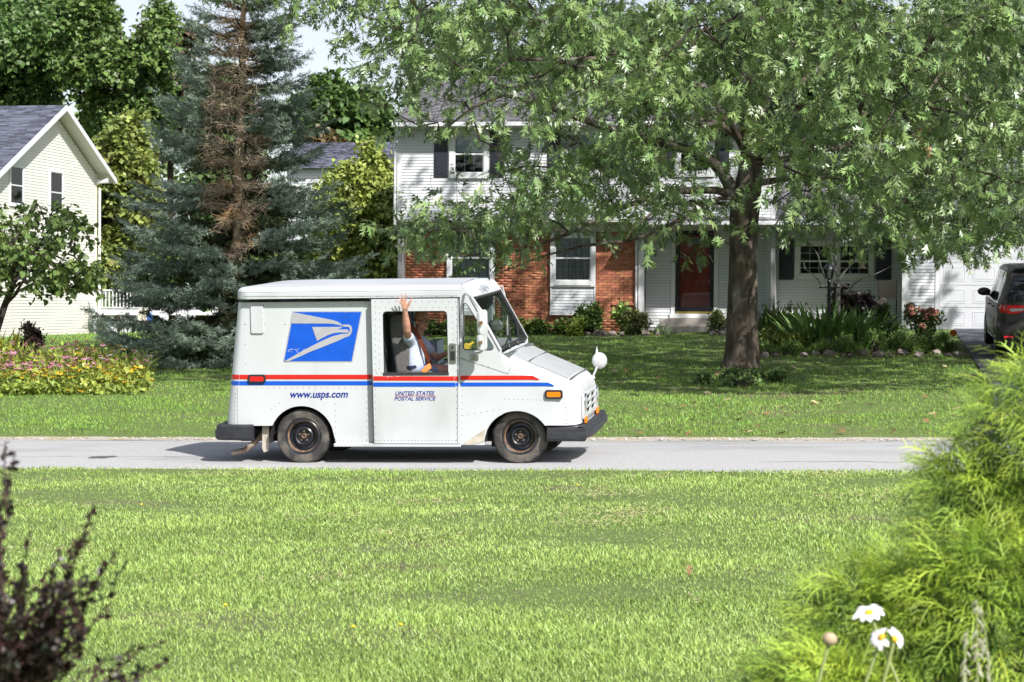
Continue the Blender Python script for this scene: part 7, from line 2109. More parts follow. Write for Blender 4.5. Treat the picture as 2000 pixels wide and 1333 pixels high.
# fallen leaves: individuals
M_fl1 = pm('fallen_brown', (0.28, 0.14, 0.06), (0.18, 0.09, 0.04), 20, rough=0.7); M_fl2 = pm('fallen_tan', (0.55, 0.45, 0.25), (0.45, 0.34, 0.18), 20, rough=0.7)
lf = [tri_mesh('fallen_leaf', OAK_V * 0.17 * np.array([1, 1, 1.6]), OAK_T) for _ in range(2)]; lf[0].materials.append(M_fl1); lf[1].materials.append(M_fl2)
rs = random.Random(14); cnt = 0
spots = [(rs.uniform(1180, 1900), rs.uniform(715, 838)) for _ in range(95)] + [(rs.uniform(330, 440), rs.uniform(700, 800)) for _ in range(4)] + [(rs.uniform(1200, 1840), rs.uniform(846, 852)) for _ in range(14)]
for px, py in spots:
    p = ghit(px, py)
    if p.x > 1.9: continue
    k = rs.random() < 0.45
    o = bpy.data.objects.new('fallen_leaf', lf[1 if k else 0]); COL.objects.link(o); o.location = (p.x, p.y, gz(p.x, p.y) + 0.055)
    o.rotation_euler = (rs.uniform(-.6, .6), rs.uniform(-.6, .6), rs.uniform(0, 6.28)); o.scale = [rs.uniform(.6, 1.1)] * 3
    tag(o, 'tan fallen oak leaf lying on the far lawn' if k else 'brown fallen oak leaf lying on the far lawn', 'leaf', 'tan fallen leaves on the far lawn' if k else 'brown fallen leaves on the far lawn')
p = P(1345, 1100, Y=12.9); th_ = thing('curled_leaf', 'brown curled oak leaf standing upright in the near lawn', 'leaf', (p.x, p.y, gz(p.x, p.y)))
for k in range(2):
    o = obj('leaf_blade', tri_mesh('leaf_blade', OAK_V * 0.085, OAK_T), M_fl1, th_, local=True); o.location = (0.012 * k, 0, 0.05); o.rotation_euler = (1.2, 0.3 - k, 0.5 + 1.3 * k)

# ---- generic shrub -----------------------------------------------------------
def shrub(name, label, cat, pcx, top, bot, wpx, Y, n, c, c2, leaf, seed, TV=CLUMP_V, TT=CLUMP_T, per=4, depth=None, tint=0.45, flowers=None, third=None, group=None, shell=0.35, up=1.0, lobes=9, flat_bottom=True, rough=.5):
    rng = np.random.default_rng(seed)
    cx = P(pcx, (top + bot) / 2, Y=Y); zt = P(pcx, top, Y=Y).z; g0 = gz(cx.x, Y); zb = min(P(pcx, bot, Y=Y).z, g0 + .1)
    rx = wpx / 2 / (FPX / Y); rz = (zt - zb); ry = depth or rx
    sp, u = lobed_samples((cx.x, Y, zb + rz * 0.42), (rx * .88, ry * .88, rz * 0.6), n, lobes, rng, shell=shell)
    sp = sp[(sp[:, 2] > g0 + 0.02)]
    t = thing(name, label, cat, (cx.x, Y, g0), 0, group)
    b0 = np.array([cx.x, Y, g0])
    st = [(arc(b0 + np.array([rng.uniform(-.1, .1), rng.uniform(-.1, .1), 0]), sp[i], 5, 0.05, 0.02, rng), np.linspace(0.012, 0.004, 5)) for i in rng.choice(len(sp), min(40, len(sp)), replace=False)]
    tag(obj('stems', tube_mesh('stems', st, 4), M_twig, t), kind='stuff')
    P0 = np.repeat(sp, per, 0) + rng.normal(size=(len(sp) * per, 3)) * leaf * 0.7; N_ = len(P0)
    d = (P0 - np.array([cx.x, Y, zb])); d /= np.linalg.norm(d, axis=1, keepdims=True) + 1e-6
    R = frames(d * 0.7 + rand_unit(N_, rng) * 0.8, np.array([[0, 0, up]]) + rng.normal(size=(N_, 3)) * 0.5)
    mt = leaf_mat(name + '_foliage', c, c2, tint=tint, third=third, rough=rough)
    tag(obj('foliage', scatter('foliage', TV, TT, P0, R, leaf * rng.uniform(.7, 1.3, N_), np.clip(rng.normal(.5, .25, N_), 0, 1)), mt, t), kind='stuff')
    if flowers:
        fm, fmat, cnt, fs, zlo = flowers
        cand = sp[np.argsort(-(sp[:, 2] + 0.25 * (Y - sp[:, 1])) + rng.normal(0, .12, len(sp)))[:int(cnt * 1.6)]]
        for i in rng.choice(len(cand), min(cnt, len(cand)), replace=False):
            o = bpy.data.objects.new('flower', fm); COL.objects.link(o); o.parent = t; o.matrix_parent_inverse = Matrix.Translation((-cx.x, -Y, -g0))
            o.location = Vector(cand[i]) + Vector((0, -0.03, fs * 0.7)); o.scale = [fs * rng.uniform(.75, 1.2)] * 3; o.rotation_euler = (rng.uniform(-.5, .5), rng.uniform(-.5, .5), rng.uniform(0, 6))
    return t
def flower_mesh(name, petal, centre, np_=9, drop=-0.25, inner=0.28, cone=0.3):
    mb = MB()
    for k in range(np_):
        a = 2 * PI * k / np_; c, s = math.cos(a), math.sin(a); w = 0.9 * PI / np_
        mb.add([(inner * .6 * c, inner * .6 * s, 0), (0.65 * math.cos(a - w * .8), 0.65 * math.sin(a - w * .8), drop * .5), (c, s, drop), (0.65 * math.cos(a + w * .8), 0.65 * math.sin(a + w * .8), drop * .5)], [(0, 1, 2, 3)])
    mb.mi = 1; mb.sphere((0, 0, cone * .3), inner, 7, 5, (1, 1, cone / inner * .8))
    me = mb.mesh(name, fix=False); me.materials.append(petal); me.materials.append(centre); return me
F_pink = flower_mesh('coneflower', pm('pink_petal', (0.62, 0.27, 0.42), (0.50, 0.20, 0.36), 8, rough=.6), pm('cone_centre', (0.16, 0.06, 0.02), rough=.8), 10, -0.3, 0.3, 0.35)
F_yel = flower_mesh('rudbeckia', pm('yellow_petal', (0.80, 0.55, 0.02), (0.70, 0.42, 0.02), 8, rough=.6), pm('brown_centre', (0.05, 0.03, 0.02), rough=.8), 10, -0.1, 0.25, 0.2)
F_orange = flower_mesh('orange_flower', pm('orange_petal', (0.80, 0.25, 0.02), rough=.6), MATS['brown_centre'], 9, -0.1, 0.25, 0.2)
F_violet = flower_mesh('aster', pm('violet_petal', (0.42, 0.30, 0.62), (0.5, 0.4, 0.7), 8, rough=.6), pm('gold_centre', (0.6, 0.4, 0.03), rough=.8), 12, 0.0, 0.25, 0.15)
F_seed = flower_mesh('dark_coneflower', pm('maroon_petal', (0.14, 0.02, 0.03), rough=.7), pm('dark_centre', (0.03, 0.012, 0.01), rough=.8), 8, -0.45, 0.35, 0.5)
F_white = flower_mesh('white_flower', pm('white_petal', (0.80, 0.80, 0.78), rough=.6), MATS['gold_centre'], 6, 0.0, 0.2, 0.1)
def puff(name, c, c2):
    mb = MB(); rs_ = random.Random(3)
    for k in range(60):
        v = Vector((rs_.gauss(0, 1), rs_.gauss(0, 1), abs(rs_.gauss(0, 1)))).normalized(); t_ = v.orthogonal().normalized(); b = v.cross(t_)
        p = Vector((v.x, v.y, v.z * .9)) * rs_.uniform(.75, 1)
        mb.add([p - t_ * .22, p + b * .22, p + t_ * .22, p - b * .22], [(0, 1, 2, 3)])
    me = mb.mesh(name, fix=False); me.materials.append(pm(name + '_petal', c, c2, 12, rough=.8)); return me
F_hyd = puff('hydrangea_head', (0.36, 0.10, 0.09), (0.50, 0.24, 0.18)); F_hydp = puff('pale_hydrangea_head', (0.75, 0.55, 0.50), (0.8, 0.7, 0.62))
SB_V, SB_T = np.array([(-.06, 0, 0), (.06, 0, 0), (-.07, .5, .1), (.07, .5, .1), (0, 1, -.05)]), np.array([(0, 1, 2), (1, 3, 2), (2, 3, 4)])
SW_V = np.array([(-.035, 0, 0), (.035, 0, 0), (-.04, .35, .02), (.04, .35, .02), (-.032, .7, -.06), (.032, .7, -.06), (0, 1.0, -.24)])
SW_T = np.array([(0, 1, 2), (1, 3, 2), (2, 3, 4), (3, 5, 4), (4, 5, 6)])
def clump(name, label, cat, pcx, top, pbot, Y, n, h_w, c, c2, seed, rad, width=1.0, lean=0.35, flowers=None, group=None, tint=.45, leaf2=None):
    """tuft of upright sword leaves / stems with optional flower heads"""
    rng = np.random.default_rng(seed); cx = P(pcx, pbot, Y=Y); g0 = gz(cx.x, Y); H_ = P(pcx, top, Y=Y).z - g0
    t = thing(name, label, cat, (cx.x, Y, g0), 0, group)
    r_ = rng.uniform(0, 1, n) ** .5 * rad; a = rng.uniform(0, 2 * PI, n); pos = np.stack([cx.x + r_ * np.cos(a), Y + r_ * np.sin(a) * .8, np.full(n, g0 - .02)], 1)
    out = np.stack([np.cos(a), np.sin(a), np.zeros(n)], 1) * (r_ / rad)[:, None] * lean + rng.normal(size=(n, 3)) * .12; d = out + np.array([[0, 0, 1.]])
    d /= np.linalg.norm(d, axis=1, keepdims=True)
    up = -out + rng.normal(size=(n, 3)) * .3
    R = frames(d, up); L = H_ * rng.uniform(.6, 1.08, n)
    sc3 = np.stack([L * width, L, L], 1)
    mt = leaf_mat(name + '_blades', c, c2, tint=tint)
    tag(obj('blades', scatter('blades', SW_V, SW_T, pos, R, sc3, np.clip(rng.normal(.5, .25, n), 0, 1)), mt, t), kind='stuff')
    if leaf2:
        m = int(n * leaf2); i = rng.integers(0, n, m); P2 = pos[i] + d[i] * (L[i] * rng.uniform(.15, .9, m))[:, None] + rng.normal(size=(m, 3)) * .03
        R2 = frames(rand_unit(m, rng) + np.array([[0, 0, .3]]), np.array([[0, 0, 1.]]) + rng.normal(size=(m, 3)) * .6)
        tag(obj('leaves', scatter('leaves', CLUMP_V, CLUMP_T, P2, R2, rng.uniform(.06, .12, m), np.clip(rng.normal(.5, .25, m), 0, 1)), mt, t), kind='stuff')
    if flowers:
        fm, cnt, fs = flowers
        for i in rng.choice(n, cnt, replace=False):
            o = bpy.data.objects.new('flower', fm); COL.objects.link(o); o.parent = t; o.matrix_parent_inverse = Matrix.Translation((-cx.x, -Y, -g0))
            o.location = Vector(pos[i] + d[i] * L[i] * rng.uniform(.93, 1.06)); o.scale = [fs * rng.uniform(.8, 1.2)] * 3; o.rotation_euler = (rng.uniform(-.3, .5), rng.uniform(-.3, .3), rng.uniform(0, 6))
    return t
# ---- flower bed left ---------------------------------------------------------
YG1, YG2 = (0.25, 0.30, 0.055), (0.17, 0.22, 0.04)
ORD = ['leftmost', 'second', 'third', 'fourth', 'fifth', 'sixth', 'seventh', 'eighth', 'ninth', 'tenth', 'eleventh', 'twelfth', 'thirteenth', 'last']
ROWN = ['back', 'second', 'middle', 'fourth', 'front']
rs = random.Random(8); sd = 100
for row, (Yc, topy, fl) in enumerate(((38.6, 668, 'p'), (37.8, 690, 'p'), (37.0, 704, 'm'), (36.3, 722, 'y'), (35.7, 745, 'g'))):
    for k in range(8):
        px = -5 + k * 41 + rs.uniform(-12, 12) + row * 3
        if px > 272 - (10 if row in (0, 4) else 0): continue
        top = topy + max(0, px - 150) * (0.10 if row < 3 else 0.04) + rs.uniform(-8, 8)
        f = F_pink if (fl == 'p' and px < 190) or (fl == 'm' and px < 120) else F_yel
        if fl == 'p' and px > 190: f = rs.choice([F_yel, F_violet, F_pink])
        if fl == 'g': f = rs.choice([F_yel, None, None])
        nm = {id(F_pink): ('coneflower_clump', 'pink coneflower clump in the bed before the cream house', 'pink coneflowers in the left bed'), id(F_yel): ('rudbeckia_clump', 'yellow rudbeckia clump in the sunny bed at the left', 'yellow rudbeckias in the left bed'), id(F_violet): ('phlox_clump', 'magenta phlox clump at the right end of the left bed', 'phlox in the left bed')}.get(id(f), ('border_lily_clump', 'strappy yellow-green leaf clump at the front of the left bed', 'leaf clumps in the left bed'))
        look = {'coneflower_clump': 'pink coneflower clump', 'rudbeckia_clump': 'yellow rudbeckia clump', 'phlox_clump': 'magenta phlox clump'}.get(nm[0], 'strappy yellow-green clump')
        clump(nm[0], look + ', ' + ORD[k] + ' plant from the left in the ' + ROWN[row] + ' row of the left bed', 'plant', px, top, 760, Yc, 130 if f is not None else 90, 1, (0.24, 0.28, 0.05) if row > 2 else YG1, YG2, sd, 0.30, width=.55 if f is not None else .9, lean=.55, flowers=(f, 26 if row < 3 else 18, .064 if f is not F_violet else .06) if f is not None else None, group=nm[2], leaf2=2.2)
        sd += 1
shrub('purple_shrub', 'dark purple rounded shrub against the cream house wall', 'shrub', 55, 625, 665, 82, 45, 500, (0.035, 0.022, 0.02), (0.05, 0.03, 0.022), 0.07, 150)
clump('goldenrod', 'tall yellow goldenrod at the left edge beside the purple shrub', 'plant', 14, 638, 700, 38.9, 40, 1, (0.45, 0.42, 0.05), (0.3, 0.32, 0.05), 151, .12, lean=.3, leaf2=5)
# ---- planting along the brick house -----------------------------------------
for i, px in enumerate(range(560, 1140, 44)):
    shrub('groundcover_clump', ORD[i] + ' low leafy clump from the left in the row under the brick wall', 'plant', px + 10, 628, 656, 62, 52.9, 150, (0.12, 0.185, 0.035), (0.06, 0.11, 0.025), 0.085, 160 + i, depth=.3, group='low green clumps under the brick wall')
shrub('flowering_shrub', 'lime green shrub with small white flowers right of the brick bay window', 'shrub', 1150, 590, 657, 88, 52.4, 700, (0.17, 0.25, 0.05), (0.10, 0.17, 0.04), 0.075, 180, flowers=(F_white, F_white, 26, .035, 0), depth=.45)
shrub('hosta_plant', 'pale broad-leaved hosta behind the olive spirea at the porch post', 'plant', 1222, 597, 640, 52, 52.8, 120, (0.30, 0.42, 0.12), (0.22, 0.32, 0.08), 0.12, 181, depth=.3)
shrub('spirea_shrub', 'olive green fine-leaved spirea left of the entry steps', 'shrub', 1245, 607, 657, 92, 52.2, 800, (0.16, 0.19, 0.07), (0.11, 0.13, 0.045), 0.06, 182, depth=.5)
shrub('small_lime_shrub', 'low lime green plant at the foot of the flowering shrub', 'shrub', 1122, 620, 657, 50, 52.1, 260, (0.27, 0.33, 0.05), (0.2, 0.26, 0.05), 0.06, 183, depth=.3)
shrub('step_shrub', 'olive shrub right of the entry steps half hidden by the oak trunk', 'shrub', 1405, 611, 655, 58, 52.2, 500, (0.16, 0.19, 0.07), (0.10, 0.13, 0.045), 0.06, 184, depth=.4)
clump('white_edged_plant', 'pale grassy plant beside the entry step', 'plant', 1296, 628, 657, 52.0, 50, 1, (0.4, 0.5, 0.3), (0.3, 0.4, 0.2), 185, .15, width=1.2)
# ---- ivy round the oak ---------------------------------------------------------
for i, (px, w_, top, Yc, lb) in enumerate(((1382, 60, 736, 37.2, 'leftmost ivy clump at the oak foot, trailing on the lawn'), (1424, 72, 725, 38.0, 'ivy clump covering the left foot of the oak trunk'), (1476, 78, 722, 38.2, 'tallest ivy clump covering the right foot of the oak trunk'), (1516, 50, 732, 37.6, 'rightmost small ivy clump beside the oak trunk'), (1450, 96, 742, 36.6, 'ivy spreading on the lawn directly in front of the oak trunk'))):
    shrub('ivy_clump', lb, 'plant', px, top, 772, w_, Yc, 380, (0.11, 0.17, 0.05), (0.06, 0.10, 0.03), 0.07, 190 + i, depth=.5, group='ivy at the oak foot')
# ---- right bed -------------------------------------------------------------------
for i, (px, top, Yc) in enumerate(((1492, 590, 47.2), (1522, 584, 47.0), (1545, 592, 46.8))):
    clump('dark_coneflower_clump', ['left', 'middle', 'right'][i] + ' one of three clumps with dark maroon heads beside the oak trunk', 'plant', px, top, 690, Yc, 70, 1, (0.10, 0.15, 0.04), (0.07, 0.11, 0.03), 200 + i, .22, flowers=(F_seed, 13, .045), leaf2=2.0, lean=.3, group='maroon coneflowers in the right bed')
for i, (px, top, Yc) in enumerate(((1488, 640, 46.0), (1520, 636, 45.8), (1555, 645, 45.5))):
    clump('orange_flower_clump', ['left', 'middle', 'right'][i] + ' one of three green clumps dotted with orange flowers near the oak trunk', 'plant', px, top, 695, Yc, 110, 1, (0.15, 0.19, 0.045), (0.09, 0.13, 0.03), 210 + i, .26, flowers=(F_orange, 6, .035), leaf2=3.0, lean=.5, group='orange flowers in the right bed')
for i, (px, top, Yc, rr_) in enumerate(((1575, 590, 45.9, .34), (1600, 578, 45.7, .36), (1640, 582, 45.8, .36), (1675, 586, 45.7, .34), (1700, 598, 45.9, .25))):
    clump('sword_leaf_clump', ['leftmost', 'second', 'third', 'fourth', 'rightmost'][i] + ' clump of tall arching sword leaves around the lamp post', 'plant', px, top, 695, Yc, 85, 1, (0.13, 0.22, 0.06), (0.08, 0.15, 0.04), 220 + i, rr_, width=.85, lean=.75, group='sword leaf clumps by the lamp post')
shrub('purple_ninebark', 'dark purple-leaved shrub behind the sword leaves under the wing window', 'shrub', 1683, 546, 640, 92, 48.4, 800, (0.035, 0.022, 0.028), (0.055, 0.035, 0.03), 0.09, 230, depth=.6)
shrub('purple_ninebark', 'smaller dark purple shrub directly behind the lamp post', 'shrub', 1633, 556, 640, 54, 48.2, 300, (0.035, 0.022, 0.028), (0.055, 0.035, 0.03), 0.09, 231, depth=.4)
shrub('aster_mound', 'green mound covered in lavender asters right of the sword leaves', 'plant', 1742, 612, 690, 82, 45.9, 500, (0.12, 0.18, 0.06), (0.07, 0.12, 0.035), 0.06, 232, flowers=(F_violet, F_violet, 50, .032, 0), depth=.5)
shrub('hydrangea_bush', 'hydrangea bush with rusty red flower heads near the driveway', 'shrub', 1802, 596, 690, 72, 46.2, 360, (0.10, 0.16, 0.05), (0.06, 0.10, 0.03), 0.09, 233, flowers=(F_hyd, F_hyd, 36, .085, 0), depth=.45)
shrub('pale_hydrangea', 'hydrangea with a few pale pink heads left of the beige garden seat', 'shrub', 1722, 572, 660, 40, 47.6, 180, (0.10, 0.16, 0.05), (0.06, 0.10, 0.03), 0.08, 234, flowers=(F_hydp, F_hydp, 5, .095, 0), depth=.25)
for i, (px, top, w_, Yc) in enumerate(((1600, 662, 80, 44.0), (1655, 658, 80, 44.0), (1540, 662, 80, 44.1), (1500, 666, 60, 44.2), (1712, 648, 70, 44.2), (1762, 644, 74, 44.1), (1810, 640, 80, 44.2), (1845, 648, 60, 44.4))):
    shrub('border_plant', ['third', 'fourth', 'second', 'leftmost', 'fifth', 'sixth', 'seventh', 'rightmost'][i] + ' low feathery plant along the stone border', 'plant', px, top, 700, w_, Yc, 420, (0.14, 0.22, 0.05), (0.09, 0.15, 0.035), 0.055, 240 + i, TV=SB_V * np.array([1.6, 1, 1]), TT=SB_T, per=5, depth=.4, group='low plants along the stone border')
# stones
def stone(px, py, w, seed, lab, grp):
    r_ = random.Random(seed); p = ghit(px, py); y = p.y
    bm = bmesh.new(); bmesh.ops.create_icosphere(bm, subdivisions=2, radius=1)
    for v in bm.verts: v.co *= 1 + r_.uniform(-.16, .16); v.co.x *= w / 2 / (FPX / y); v.co.y *= w / 2 / (FPX / y) * .8; v.co.z *= w / 2 / (FPX / y) * r_.uniform(.45, .7)
    me = bpy.data.meshes.new('border_stone'); bm.to_mesh(me); bm.free(); o = obj('border_stone', me, M_stone); o.location = (p.x, p.y, gz(p.x, p.y) + 0.04); o.rotation_euler = (0, 0, r_.uniform(0, 6))
    tag(o, lab, 'stone', grp)
ORD2 = ORD[:13] + ['fourteenth', 'fifteenth', 'sixteenth', 'seventeenth', 'eighteenth', 'nineteenth', 'twentieth']
rs = random.Random(17); px = 1482
i = 0
while px < 1862:
    w_ = rs.uniform(13, 30); stone(px + w_ / 2, 697 + (px - 1480) * -0.004 + rs.uniform(-2.5, 3), w_, i, (ORD2[i] if i < 20 else 'rightmost') + ' fieldstone from the left edging the right flower bed', 'stones edging the right flower bed'); px += w_ * 1.1 + (rs.random() < .2) * 8; i += 1
for j_, (px, w_) in enumerate(((1128, 14), (1147, 16), (1172, 32), (1196, 20), (1214, 14), (1262, 18), (1284, 16), (1392, 18), (1412, 22))):
    stone(px, 656, w_, int(px), ORD[j_] + ' fieldstone from the left along the shrubs before the brick wall', 'stones before the brick house')
# lamp post
YLp = 45.2; lp = P(1618, 690, Y=YLp); g0 = gz(lp.x, YLp)
lamp = thing('lamp_post', 'black garden lamp post with glass lantern rising from the sword leaves', 'lamp post', (lp.x, YLp, g0))
zt_ = P(1618, 546, Y=YLp).z
mb = MB(); mb.lathe([(0.055, 0), (0.05, .3), (0.038, .35), (0.036, zt_ - g0 - .08), (0.05, zt_ - g0 - .05), (0.03, zt_ - g0)], (lp.x, YLp, g0), n=14); mb.build('post', M_lamp_black, lamp, smooth=True)
zc_ = P(1618, 562, Y=YLp).z; mb = MB(); mb.tube([(lp.x - .18, YLp, zc_), (lp.x + .22, YLp, zc_)], 0.014, 8); mb.sphere((lp.x - .19, YLp, zc_), .022, 8, 6); mb.build('ladder_bar', M_lamp_black, lamp, smooth=True)
z1 = zt_; z2 = P(1618, 526, Y=YLp).z; z3 = P(1618, 512, Y=YLp).z
mb = MB(); mb.lathe([(0.04, z1 - g0), (0.075, z1 - g0 + .02), (0.07, z1 - g0 + .03)], (lp.x, YLp, g0), n=6)
for k in range(6):
    a = PI / 3 * k; mb.beam((lp.x + .07 * math.cos(a), YLp + .07 * math.sin(a), z1 + .02), (lp.x + .10 * math.cos(a), YLp + .10 * math.sin(a), z2 + .01), .012, .012)
mb.build('lantern_frame', M_lamp_black, lamp)
mb = MB(); mb.lathe([(0.064, z1 + .03), (0.094, z2)], (lp.x, YLp, 0), n=6, cap=False); mb.build('lantern_glass', M_glass, lamp)
mb = MB(); mb.lathe([(0.012, z1 + .02), (0.03, z1 + .08), (0.03, z1 + .14), (0.005, z1 + .17)], (lp.x, YLp, 0), n=10); mb.build('bulb', M_paper, lamp, smooth=True)
mb = MB(); mb.lathe([(0.125, z2), (0.11, z2 + .04), (0.06, z3 - .04), (0.02, z3 - .02), (0.018, z3)], (lp.x, YLp, 0), n=12); mb.build('lantern_roof', M_lamp_black, lamp, smooth=True)
# bare little tree and feeder
YBt = 47.2
def BP(px, py, dy=0): return np.array(P(px, py, Y=YBt + dy))
tb_ = BP(1636, 640); gb = gz(tb_[0], YBt)
M_grey_bark = pm('grey_bark', (0.30, 0.29, 0.26), (0.20, 0.19, 0.17), 12, rough=.9)
bt = thing('bare_dogwood', 'small bare grey-barked tree behind the lamp post', 'tree', (tb_[0], YBt, gb))
base_ = np.array([tb_[0], YBt, gb])
obj('trunk', tube_mesh('trunk', [(np.array([base_, BP(1637, 570), BP(1638, 545), BP(1630, 500), BP(1629, 440), BP(1634, 390)]), np.array([.06, .05, .045, .035, .025, .01]))], 8), M_grey_bark, bt)
for pts in ([(1638, 545), (1622, 508), (1612, 470)], [(1638, 545), (1660, 520), (1700, 480)], [(1650, 575), (1668, 555), (1685, 543), (1712, 535), (1742, 520)], [(1606, 560), (1596, 545), (1586, 535), (1572, 526)], [(1630, 500), (1618, 494), (1612, 486)], [(1612, 545), (1603, 520), (1598, 500), (1590, 486)], [(1572, 526), (1568, 505)]):
    obj('limb', tube_mesh('limb', [(np.array([BP(a, b, -.2) for a, b in pts]), np.linspace(.03, .008, len(pts)))], 6), M_grey_bark, bt)
q = P(1684, 520, Y=YBt - .3); mb = MB()
bf = thing('bird_feeder', 'small beige bird feeder hanging under the oak leaves before the wing window', 'bird feeder', q)
M_feed = pm('feeder_clay', (0.45, 0.32, 0.22), rough=.8)
mb.lathe([(0.09, -.06), (0.10, -.04), (0.05, -.02), (0.05, .06)], q, n=12); mb.build('tray', M_feed, bf, smooth=True)
mb = MB(); mb.lathe([(0.075, .06), (0.03, .12), (0.004, .16)], q, n=12); mb.build('roof', M_feed, bf, smooth=True)
mb = MB(); mb.tube([q + Vector((0, 0, .15)), q + Vector((0, 0, .9))], .003, 4); mb.build('hanger', M_steel, bf)
# beige garden seat by the wing wall
yq = 53.4; a0, a1, z0_, z1_ = HR(1716, 550, 1751, 583, yq); gq = gz(a0, yq)
seatm = pm('beige_sling', (0.40, 0.33, 0.27), rough=.8)
gs = thing('sling_chair', 'beige sling-back garden seat standing against the wing wall', 'chair', ((a0 + a1) / 2, yq, gq))
mb = MB(); mb.box(a0, a1, yq, yq + .02, z0_, z1_); mb.build('backrest', seatm, gs)
mb = MB(); mb.box(a0, a1, yq - .42, yq - .01, z0_ - .04, z0_ - .02); mb.build('seat', seatm, gs)
for xx in (a0, a1):
    mb = MB(); mb.tube([(xx, yq + .02, z1_ + .02), (xx, yq + .02, gq)], .014, 6); mb.build('leg', M_lamp_black, gs)
    mb = MB(); mb.tube([(xx, yq - .42, z0_ - .03), (xx, yq - .42, gq)], .014, 6); mb.build('leg', M_lamp_black, gs)
# orange driveway marker
ym = 45.0
for _ in range(10): p = P(1862, 670, Z=gz(P(1862, 670, Y=ym).x, ym)); ym = p.y
ym = 46.5; p = P(1862, 651, Y=ym); g0 = gz(p.x, ym)
mk = thing('driveway_marker', 'orange disc marker on a thin stake beside the driveway', 'marker', (p.x, ym, g0))
mb = MB(); mb.tube([(p.x, ym, g0), (p.x, ym, p.z)], .006, 6); mb.build('stake', M_steel, mk)
mb = MB(); mb.lathe([(0.07, -.006), (0.075, 0), (0.07, .006)], (p.x, ym, p.z), 'Y', 18); mb.build('disc', pm('marker_orange', (0.9, 0.16, 0.02), (0.85, 0.35, 0.03), 9, rough=.4), mk, smooth=True)

# ================================================================== FOREGROUND
# golden thread cypress, lower right
def frond():
    V = []; T = []
    def strip(pts, w):
        b = len(V)
        for i, (p, ww) in enumerate(zip(pts, w)): V.append((p[0] - ww, p[1], p[2])); V.append((p[0] + ww, p[1], p[2] + ww * .6))
        for i in range(len(pts) - 1): T.append((b + 2 * i, b + 2 * i + 1, b + 2 * i + 2)); T.append((b + 2 * i + 1, b + 2 * i + 3, b + 2 * i + 2))
    main = [(0, 0, 0), (0, .3, .04), (0, .6, -.03), (0, .85, -.2), (0, 1.0, -.45)]
    strip(main, [.014, .014, .013, .012, .006])
    r_ = random.Random(6)
    for k in range(8):
        t = .12 + .8 * k / 8; i = min(int(t * 4), 3); f = t * 4 - i; p = [main[i][j] * (1 - f) + main[i + 1][j] * f for j in range(3)]
        s = 1 if k % 2 else -1; L = .42 * (1.1 - t) + .12
        strip([p, (p[0] + s * L * .5, p[1] + L * .5, p[2] - L * .05), (p[0] + s * L * .85, p[1] + L * .85, p[2] - L * .5)], [.011, .010, .005])
    return np.array(V), np.array(T)
FR_V, FR_T = frond()
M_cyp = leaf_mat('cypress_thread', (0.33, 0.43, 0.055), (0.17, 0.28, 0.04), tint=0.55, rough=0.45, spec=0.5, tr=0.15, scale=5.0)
M_cyp_in = leaf_mat('cypress_inner_shaded', (0.055, 0.10, 0.018), (0.035, 0.075, 0.014), tint=0.4, rough=0.6, spec=0.3, tr=0.2, scale=5.0)  # inner sprays get a darker colour to deepen the shade inside the shrub
rng = np.random.default_rng(77)
cyp = None
DC_ = 6.6
def CP(px, py, d=DC_): return np.array(P(px, py, d=d))
lobes_c = [(CP(2125, 1190, 6.9), (0.54, .55, 0.68), 3600), (CP(1705, 1365, 6.3), (0.25, .3, 0.40), 1700), (CP(1600, 1450, 6.0), (0.24, .26, 0.25), 1300), (CP(1900, 1310, 6.2), (.32, .3, .40), 1800), (CP(2075, 960, 6.6), (.32, .3, .43), 1500), (CP(1890, 1030, 6.6), (.15, .2, .24), 600)]
gC = gz(lobes_c[0][0][0], lobes_c[0][0][1])
cyp = thing('cypress_shrub', 'golden green thread-leaf cypress with drooping sprays filling the lower right corner', 'shrub', (lobes_c[0][0][0], lobes_c[0][0][1], gC))
PP = []; DD = []; SS = []; IN = []; stems = []
for c_, r_, n_ in lobes_c:
    u_ = rand_unit(n_, rng); u_[:, 2] = np.where(u_[:, 2] < -.5, -u_[:, 2], u_[:, 2]); fr_ = rng.uniform(.62, 1.0, n_)
    bump = 1 + .10 * np.sin(u_[:, 0] * 9 + u_[:, 2] * 7) * np.sin(u_[:, 1] * 8 + u_[:, 2] * 5)
    p_ = c_ + u_ * np.array(r_) * (fr_ * bump)[:, None]
    d_ = u_ * np.array([1, 1, .5]) + rng.normal(size=(n_, 3)) * .45 + np.array([0, 0, .15])
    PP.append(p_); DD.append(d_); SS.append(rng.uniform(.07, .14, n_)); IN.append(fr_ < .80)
    for k in range(14): stems.append((arc(np.array([c_[0], c_[1], gC]), p_[k], 6, .05, .03, rng), np.linspace(.012, .003, 6)))
PP = np.concatenate(PP); DD = np.concatenate(DD); SS = np.concatenate(SS); IN = np.concatenate(IN)
R = frames(DD, np.array([[0, 0, 1.]]) + rng.normal(size=(len(DD), 3)) * .25)
ti = np.clip(rng.normal(.5, .25, len(PP)), 0, 1)
tag(obj('sprays', scatter('sprays', FR_V, FR_T, PP[~IN], R[~IN], SS[~IN], ti[~IN]), M_cyp, cyp), kind='stuff')
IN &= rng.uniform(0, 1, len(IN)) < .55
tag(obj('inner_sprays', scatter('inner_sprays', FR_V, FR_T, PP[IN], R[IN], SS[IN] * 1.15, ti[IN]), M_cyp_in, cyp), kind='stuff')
tag(obj('stems', tube_mesh('stems', stems, 5), M_bark_dark, cyp), kind='stuff')
